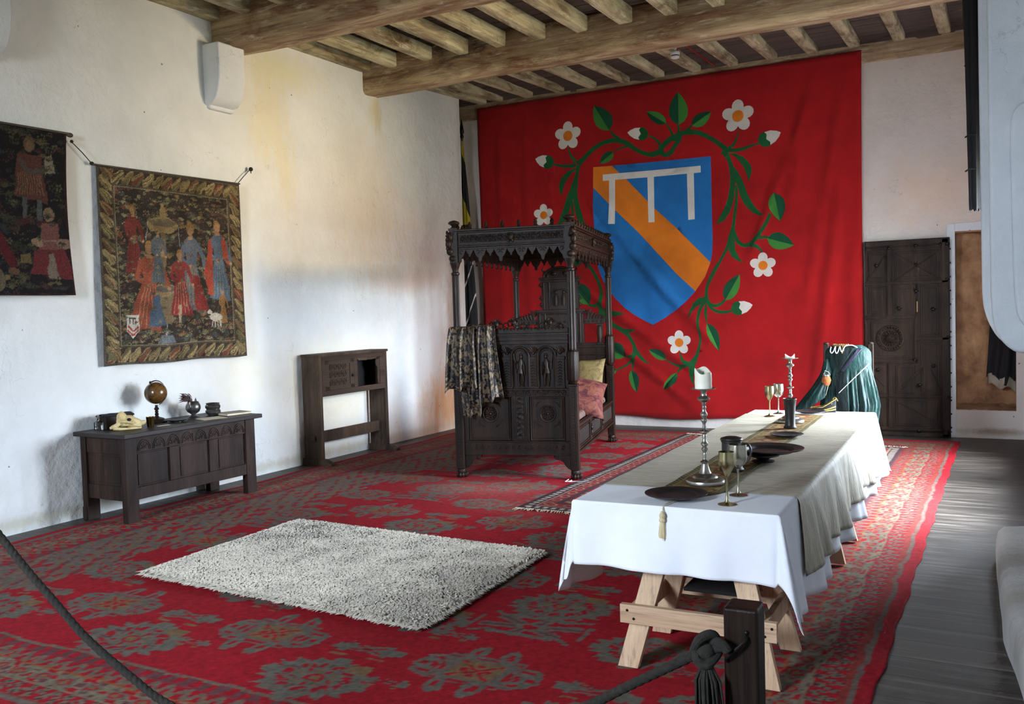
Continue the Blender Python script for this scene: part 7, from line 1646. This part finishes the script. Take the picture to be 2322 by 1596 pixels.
# candlesticks
def candlestick(x, y, label):
    t = thing('candlestick', label, 'candlestick', (x,y,RZ))
    q = .4655/.468
    pr = [(0,0),(.093,0),(.095,.008),(.092,.018),(.08,.026),(.062,.03),(.058,.036),(.05,.042),(.03,.05),(.022,.066),(.016,.09),(.0155,.098),(.022,.102),(.023,.107),(.016,.111),(.0095,.118),(.008,.13),
          (.0105,.142),(.008,.15),(.011,.158),(.0165,.166),(.0165,.172),(.010,.178),(.0105,.182),(.0175,.190),(.0175,.197),(.011,.205),(.0085,.22),(.0105,.232),(.008,.24),(.012,.246),(.026,.252),(.026,.256),(.012,.262),(.008,.268),
          (.0095,.276),(.0075,.286),(.0085,.292),(.011,.30),(.0168,.308),(.0168,.315),(.0105,.321),(.011,.325),(.0178,.334),(.0178,.342),(.011,.351),(.0085,.362),(.0115,.372),(.0085,.38),(.011,.386),(.0115,.397),(.018,.402),(.030,.410),(.031,.416),(.024,.424),(.0145,.43),(.0125,.438),(.016,.452),(.02,.457),(.04,.460),(.06,.463),(.061,.466),(.058,.467),(.04,.4645),(0,.4645)]
    mb = MB(); mb.lathe(pr, seg=32); mb.build('stem', M['pewter'], t)
    return t
candlestick(5.548, 4.333, 'tall silver candlestick with a thick pillar candle on the near table')
candlestick(5.46, 6.75, 'tall silver candlestick with a melted stub at the far table end')
def candle(x, y, r, h, label, stub=False):
    mb = MB(); n = 40
    def top(a):
        if stub: return h*(.30+.70*max(0, math.cos(a-PI))**2*.95+.68*max(0, math.cos(a-.15))**2)
        return h*(.86+.14*math.cos(a*1-2.5)+.07*math.cos(3*a+1.4))
    rings = 12; vs = []; fs = []
    for k in range(rings+1):
        for i in range(n):
            a = 2*PI*i/n; z = top(a)*k/rings; rr = r*(1+.012*math.sin(3*a+k))*(1 if k < rings else .97)
            vs.append((rr*math.cos(a), rr*math.sin(a), z))
    for q, dz in ((.86,-.002),(.7,-.022),(.35,-.03),(.02,-.031)):
        for i in range(n):
            a = 2*PI*i/n; z = max(.006, top(a)+dz if q > .8 else (min(top(b) for b in np.linspace(0, 6.2, 14))+dz+.012)); vs.append((r*q*math.cos(a), r*q*math.sin(a), z))
    m = len(vs)//n
    for k in range(m-1):
        for i in range(n): fs.append((k*n+i, k*n+(i+1) % n, (k+1)*n+(i+1) % n, (k+1)*n+i))
    fs.append(tuple(range(n))[::-1]); fs.append(tuple((m-1)*n+i for i in range(n)))
    mb.add(vs, fs)
    t = thing('candle', label, 'candle', (x,y,RZ+.4648)); mb.build('wax', M['wax'], t, angle=60)
    if not stub: mb = MB(); mb.tube([(0,0,h*.68),(.002,.001,h*.68+.014)], .0016, 5); mb.build('wick', M['black'], t)
    return t
candle(5.548, 4.333, .041, .102, 'thick ivory pillar candle with a torn rim on the near candlestick')
candle(5.46, 6.75, .034, .032, 'burnt-down ivory candle stub on the far candlestick', True)
def goblet(x, y, z, kind, label, m):
    t = thing('goblet', label, 'goblet', (x,y,z), 0, 'goblets on the table')
    mb = MB(); mb.lathe([(0,0),(.041,0),(.0415,.003),(.03,.006),(.012,.012),(.006,.024),(.0048,.06),(.0052,.105),(.007,.125)], seg=28); mb.build('stem', m, t)
    if kind: pr = [(.007,.125),(.012,.131),(.02,.145),(.031,.165),(.036,.184),(.0362,.2),(.034,.225),(.0338,.236),(.0322,.236),(.0345,.2),(.034,.182),(.02,.15),(0,.14)]
    else: pr = [(.007,.13),(.016,.134),(.03,.145),(.04,.162),(.0432,.184),(.0425,.21),(.04,.238),(.0386,.238),(.041,.2),(.038,.165),(.02,.145),(0,.14)]
    mb = MB(); mb.lathe(pr, seg=32); mb.build('bowl', m, t)
goblet(5.759, 3.957, TZ+.003, 1, 'tulip-shaped gilt goblet nearest the camera on bare white cloth', M['gobletgold'])
goblet(5.754, 4.165, TZ+.003, 0, 'round-bowled silver goblet behind the nearest gilt goblet', M['goblet'])
goblet(5.222, 7.13, TZ+.006, 1, 'small-looking gilt goblet at the far left end of the table', M['gobletgold'])
goblet(5.242, 7.345, TZ+.003, 0, 'silver goblet farthest along the table, left of the far candlestick', M['goblet'])
mb = MB(); mb.lathe([(0,.0),(.044,0),(.045,.006),(.038,.014),(.034,.03),(.034,.09),(.038,.15),(.044,.196),(.047,.2),(.0465,.205),(.044,.2),(.034,.14),(.03,.03),(0,.02)], seg=32)
tag(mb.build('pewter_beaker', M['pewterdark'], loc=(5.52,6.44,RZ)), 'tall grey pewter beaker with flared rim before the far candlestick', 'beaker')

# ------------------------------------------------------------------ green gown on its chair at the table's head
def chair():
    t = thing('high_back_chair', 'dark wooden high-backed chair hidden behind the green gown', 'chair', (5.618,8.25,.023), R(2))
    for s in (-1, 1):
        mb = MB(); mb.box(s*.185-.022, s*.185+.022, .17, .215, 0, 1.235); mb.ball((s*.185,.192,1.24), (.024,.024,.014)); mb.build('back_post', M['darkoak'], t, bevel=.005)
        mb = MB(); mb.box(s*.20-.022, s*.20+.022, -.24, -.195, 0, .44); mb.build('front_leg', M['darkoak'], t, bevel=.005)
        mb = MB(); mb.box(s*.2-.012, s*.2+.012, -.2, .18, .12, .16); mb.build('side_stretcher', M['darkoak'], t, bevel=.003)
    mb = MB(); mb.box(-.18,.18,.178,.205,1.1,1.22); mb.box(-.18,.18,.18,.2,.55,.62); mb.box(-.09,.09,.182,.198,.62,1.1); mb.build('backrest', M['darkoak'], t, bevel=.004)
    mb = MB(); mb.box(-.235,.235,-.25,.2,.43,.465); mb.build('seat', M['darkoak'], t, bevel=.006)
chair()
def gown():
    t = thing('green_gown', 'teal green gown with pleated skirt draped upright over the chair', 'dress', (5.64,8.22,0))
    def silk(name, a, b, rough=.55):
        k = NT(name); f = k.noise(7, 5, .6, k.co((1.5,1.5,.7))); k.bump(k.noise(30, 4, .6), .3, .004, k.bump(k.noise(9, 4, .6, k.co((1.5,1.5,.5))), .6, .03)); m = k.fin(k.ramp(f, [(.3, lin(a)), (.7, lin(b))]), rough, 0, .3); return m
    G = silk('teal_silk', (3,24,23), (10,52,46)); DG = silk('dark_teal_velvet', (2,12,12), (6,24,22), .8); PU = silk('purple_lacing', (22,17,34), (36,29,52))
    secs = [(1.262,.0,.118,.045),(1.235,.0,.165,.055),(1.20,.004,.186,.075),(1.14,.006,.188,.09),(1.075,.006,.186,.095),(1.03,.004,.192,.10),(.90,.006,.204,.12),(.75,.012,.222,.14),(.5,.0,.2,.16),(.25,-.01,.19,.16),(.06,-.01,.19,.16)]
    zs = [s[0] for s in secs][::-1]
    def sec(z): return [float(np.interp(z, zs, [s[i] for s in secs][::-1])) for i in (1,2,3)]
    def body(z0, z1, nz_, pleat):
        mb = MB()
        def f(u, v):
            z = z0+(z1-z0)*v; xc, rx, ry = sec(z); a = u*2*PI
            k = pleat*min(1, max(0, (1.07-z)/.16)) if pleat else 0
            m = 1+k*(.95*abs(math.sin(10*a+1+.8*z))**.6-.6+.22*math.sin(33*a+z*3)+.3*nz(a*3, z*2))
            return (xc+rx*m*math.cos(a), ry*m*math.sin(a)-.02, z)
        mb.grid(f, 240 if pleat else 80, nz_); return mb
    b = body(1.05, 1.262, 14, 0)
    bo = b.build('bodice', G, t, angle=70)
    b = body(.05, 1.062, 50, .2); b.build('pleated_skirt', G, t, angle=70)
    def front(x, z, o=.008):                     # a point on the gown's front (camera side, -y)
        xc, rx, ry = sec(z); q = max(-1, min(1, (x-xc)/rx)); return Vector((x, -.02-ry*math.sqrt(max(0, 1-q*q))-o, z))
    mb = MB()                                    # V-shaped stomacher
    def st(u, v):
        z = 1.258-.255*v; w0, w1 = -.115+.085*v**1.2-.045*v*0, .085-.16*v**1.1
        return front(w0+(w1-w0)*u-.01, max(z, 1.0), .012+.008*v)
    mb.grid(st, 16, 20); mb.build('stomacher', DG, t, angle=80, solid=.004)
    mb = MB(); mb.grid(lambda u, v: front(.09-.14*v+.04*u*(1-.3*v), 1.235-.2*v, .01), 6, 16); mb.build('lacing', PU, t, angle=80, solid=.003)
    mb = MB()                                    # dark opening down the skirt front
    mb.grid(lambda u, v: front(-.08+.03*v+(.09+.03*v)*u, 1.03-.9*v, .022), 10, 40); mb.build('underskirt', DG, t, angle=80)
    mb = MB()                                    # wide sleeve spread to the left
    path = [(-.165,-.06,1.14),(-.17,-.08,1.06),(-.20,-.10,.97),(-.25,-.13,.88),(-.30,-.16,.79),(-.33,-.18,.70)]; rad = [(.03,.03),(.05,.04),(.10,.05),(.15,.05),(.19,.045),(.22,.04)]
    P_ = cat(path, 5); n = len(P_)
    def sl(u, v):
        i = min(int(v*(n-1)), n-2); f = v*(n-1)-i; p = P_[i]*(1-f)+P_[i+1]*f
        w = float(np.interp(v, np.linspace(0, 1, 6), [r[0] for r in rad])); h = float(np.interp(v, np.linspace(0, 1, 6), [r[1] for r in rad])); a = u*2*PI
        m = 1+.06*math.sin(9*a+v*5)
        return (p.x+w*.75*m*math.cos(a)+.3*h*math.sin(a)*0, p.y+h*m*math.sin(a), p.z+w*.62*m*math.cos(a)*.9)
    mb.grid(sl, 40, 40); mb.build('sleeve', G, t, angle=80)
    cm = simple('twisted_cord', (150,158,140), (196,200,180), 90, .7)
    mb = MB()
    pts = [front(.185-.235*k/16, 1.11-.245*k/16, .03) for k in range(17)]; mb.tube(pts, .0038, 6)
    mb.tube([front(-.13-.035*k/8, .965-.13*k/8, .035) for k in range(9)], .0036, 6); mb.build('cord', cm, t)
    mb = MB()                                    # gold edging at the neckline
    for k in range(26): p = front(-.112+.0052*k*1.0, 1.262+.012*math.sin(k*1.9)*.4, .01); mb.ball(p, (.008,.008,.009), 8, 6)
    for k in range(6): mb.ball(front(-.028+.002*math.sin(k), 1.255-.011*k, .016), (.006,.006,.007), 8, 6)
    mb.build('gold_edging', simple('gold_braid', (120,96,50), (176,150,92), 60, .4, .6), t)
    t2 = thing('pearl_necklace', 'looped white pearl strand hanging from the neck of the green gown', 'necklace', (5.64,8.22,0))
    mb = MB()
    loop = cat([(-.125,0,1.245),(-.128,0,1.215),(-.115,0,1.198),(-.10,0,1.215),(-.088,0,1.25),(-.086,0,1.215),(-.074,0,1.197),(-.06,0,1.215),(-.052,0,1.25),(-.045,0,1.235),(-.036,0,1.212),(-.024,0,1.218),(-.012,0,1.25),(.01,0,1.262),(.05,0,1.262),(.085,0,1.245)], 5)
    for p in loop: mb.ball(front(p.x, p.z, .022), .0052, 8, 6)
    mb.build('pearls', simple('pearl', (226,226,228), (240,240,242), 10, .25), t2)
    t3 = thing('fur_pouch', 'orange-brown fur pouch hanging at the waist of the green gown', 'pouch', (5.64,8.22,0))
    c = front(-.155, .975, .06)
    mb = MB(); mb.lathe([(.0,-.055),(.022,-.05),(.034,-.03),(.038,-.005),(.032,.018),(.024,.03)], c, 20, mod=lambda a, z: 1+.08*math.sin(7*a+z*90)); mb.build('fur_body', simple('russet_fur', (112,54,20), (170,92,40), 50, .95, bump=.8, bscale=120, dist=.004), t3)
    mb = MB(); mb.lathe([(.026,.026),(.03,.03),(.03,.042),(.02,.046)], c, 20); mb.tube([c+Vector((-.02,0,.045)), c+Vector((-.01,.01,.075)), c+Vector((.018,.02,.06)), c+Vector((.03,.02,.035))], .0028, 6); mb.build('silver_clasp', M['pewter'], t3)
gown()
def hood():
    t = thing('french_hood', 'small dark boat-shaped headdress with gold rims behind the far plate', 'headdress', (5.56,7.50,TZ+.004), R(8)); t.scale = (1.2,1.2,1.3)
    mb = MB()
    def prof(s, k):   # s 0..1 along the boat, tail rises at +x
        x = -.078+.155*s; w = .034*math.sin(PI*min(1, .12+.86*s))**.7; z = .030+.012*s+.05*max(0, s-.45)**1.1*1.6
        return x, w, z
    def sh(u, v):
        x, w, z = prof(u, 0); a = PI*v
        return (x, -w*math.cos(a), z-(z-.002)*math.sin(a)**.8)
    mb.grid(sh, 24, 14); mb.build('hood_shell', M['blackcloth'], t, angle=70, solid=.003)
    g = simple('gold_braid_rim', (150,122,58), (206,180,112), 60, .35, .8)
    mb = MB()
    l = [Vector((prof(u, 0)[0], -prof(u, 0)[1], prof(u, 0)[2])) for u in np.linspace(0, 1, 20)]; r = [Vector((p.x, -p.y, p.z)) for p in l]
    mb.tube(l+r[::-1], .0036, 6, closed=True)
    mb.tube([Vector((p.x*.98, p.y*1.02-.001, p.z*.45)) for p in l], .0045, 6); mb.tube([Vector((p.x*.98, p.y*.98-.001, p.z*.22+.002)) for p in l], .004, 6)
    mb.tube(cat([(.05,-.02,.055),(.062,0,.088),(.076,0,.09),(.088,0,.07)], 4), .0036, 6)
    mb.build('gold_rim', g, t)
hood()

# ------------------------------------------------------------------ rope barrier
def barrier():
    t = thing('barrier_post', 'dark square wooden rope post with an iron staple in the foreground', 'post', (6.232,2.40,0), R(2))
    mb = MB(); mb.box(-.046,.046,-.046,.046,.012,.846); mb.build('post', M['darkoak'], t, bevel=.01)
    mb = MB(); mb.tube(cat([(-.035,-.044,.70),(-.034,-.062,.715),(-.01,-.066,.74),(.014,-.06,.765),(.016,-.044,.775)], 4), .005, 8); mb.ball((.016,-.048,.785), (.006,.005,.006)); mb.build('staple', M['iron'], t)
    t = thing('barrier_rope', 'thick dark rope sagging across the foreground from the wooden post', 'rope')
    pts = [(6.19,2.335,.745),(6.139,2.345,.722),(6.019,2.338,.652),(5.92,2.324,.593),(5.818,2.309,.532),(5.6,2.28,.42),(5.3,2.24,.305),(5.0,2.2,.25),(4.7,2.155,.262),(4.5,2.127,.298),(4.314,2.1,.348),(4.204,2.084,.404),(3.997,2.055,.53),(3.843,2.034,.659),(3.725,2.017,.762),(3.604,2.001,.876),(3.42,1.975,1.06)]
    P_ = cat(pts, 44); n = len(P_)
    mb = MB(); r = .0128; vs = []; fs = []; seg = 18; acc = 0                # three twisted strands
    for i, p in enumerate(P_):
        d = (P_[min(i+1,n-1)]-P_[max(i-1,0)]).normalized(); a = d.cross(Vector((0,0,1))).normalized(); b = a.cross(d)
        if i: acc += (p-P_[i-1]).length
        for k in range(seg):
            q = 2*PI*k/seg; rr = r*(1+.26*abs(math.cos(1.5*(q+acc*85)))-.14)
            vs.append(p+(a*math.cos(q)+b*math.sin(q))*rr)
    fs = [(i*seg+k, i*seg+(k+1) % seg, (i+1)*seg+(k+1) % seg, (i+1)*seg+k) for i in range(n-1) for k in range(seg)]
    mb.add(vs, fs); mb.build('strands', M['rope'], t, angle=60)
    mb = MB(); c = Vector((6.145,2.335,.728))
    mb.tube(cat([c+Vector((-.035,.01,-.01)), c+Vector((-.01,-.02,.035)), c+Vector((.02,.0,.045)), c+Vector((.03,.02,.0)), c+Vector((.01,-.02,-.03)), c+Vector((-.02,-.015,-.02)), c+Vector((-.015,.02,.02)), c+Vector((.045,-.012,.03)), c+Vector((.062,-.012,.012))], 6), .013, 10)
    mb.ball(c, (.026,.022,.028)); mb.build('knot', M['rope'], t)
    mb = MB()
    for k in range(70):
        a = rng.uniform(0, 2*PI); s = rng.uniform(0, 1)**.5; e = c+Vector((.012+.04*s*math.cos(a), -.012+.02*s*math.sin(a), -.15-.045*rng.random()))
        m = c+Vector((.008+.034*s*math.cos(a), -.012+.018*s*math.sin(a), -.075)); mb.tube([c+Vector((.004,-.01,-.012)), m, e], [.005,.0042,.0022], 5)
    mb.build('frayed_end', M['rope'], t)
barrier()

# ------------------------------------------------------------------ light: daylight through the windows, two added warm lights
def area(name, loc, rot, sx, sy, power, col):
    l = bpy.data.lights.new(name, 'AREA'); l.shape = 'RECTANGLE'; l.size = sx; l.size_y = sy; l.energy = power; l.color = col
    o = bpy.data.objects.new(name, l); COL.objects.link(o); o.location = loc; o.rotation_euler = rot; return o
GROUND_A = (.08,.088,.07,1); GROUND_B = (.19,.20,.17,1); SKY_A = (.56,.65,.76,1); SKY_B = (.95,1.05,1.15,1); SKY_STRENGTH = 70
def portal(name, loc, rot, sx, sy):
    o = area(name, loc, rot, sx, sy, 1, (1,1,1)); o.data.cycles.is_portal = True
for a_, b_ in WINS: portal('window_portal', (7.30,(a_+b_)/2,(Z0+Z1)/2), (0, R(90), 0), Z1-Z0, b_-a_)
portal('window_portal', (3.1,-3.3,3.25), (R(90),0,0), 1.35, 2.0)
def lamp(name, loc, target, power, col, size, spread):
    o = area(name, loc, (0,0,0), size, size, power, col); o.data.shape = 'DISK'; o.data.spread = R(spread)
    o.rotation_euler = (Vector(target)-Vector(loc)).to_track_quat('-Z', 'Y').to_euler(); return o
lamp('added_wall_glow', (6.6,8.75,3.2), (0,7.45,3.0), 17, (1.0,.78,.50), .7, 52)  # unseen light added for the warm band on the left wall
lamp('added_corner_glow', (6.7,11.2,2.4), (.2,10.7,.5), 5, (1.0,.58,.30), .4, 50)  # unseen light added to warm the far left corner
w = bpy.data.worlds.new('sky'); S.world = w; w.use_nodes = True
nt = w.node_tree; bg = nt.nodes['Background']
tc = nt.nodes.new('ShaderNodeTexCoord'); sp = nt.nodes.new('ShaderNodeSeparateXYZ'); nt.links.new(tc.outputs['Generated'], sp.inputs[0])
rp = nt.nodes.new('ShaderNodeValToRGB'); nt.links.new(sp.outputs['Z'], rp.inputs[0])
mp_ = nt.nodes.new('ShaderNodeMapRange'); nt.links.new(sp.outputs['Z'], mp_.inputs['Value']); mp_.inputs['From Min'].default_value = -1; nt.links.new(mp_.outputs[0], rp.inputs[0])
e = rp.color_ramp.elements; e[0].position = .30; e[0].color = GROUND_A; e[1].position = .90; e[1].color = SKY_B
k = e.new(.485); k.color = GROUND_B; k = e.new(.515); k.color = SKY_A; k = e.new(.68); k.color = tuple(1.35*q for q in SKY_A)
nt.links.new(rp.outputs[0], bg.inputs['Color']); bg.inputs['Strength'].default_value = SKY_STRENGTH
S.view_settings.view_transform = 'Standard'; S.view_settings.look = 'None'; S.view_settings.gamma = 1; S.view_settings.use_curve_mapping = False
S.view_settings.exposure = 0.5
S.cycles.use_denoising = True
S.cycles.max_bounces = 6; S.cycles.diffuse_bounces = 4; S.cycles.glossy_bounces = 3; S.cycles.sample_clamp_indirect = 6
S.cycles.use_adaptive_sampling = True; S.cycles.adaptive_threshold = .045; S.cycles.adaptive_min_samples = 24
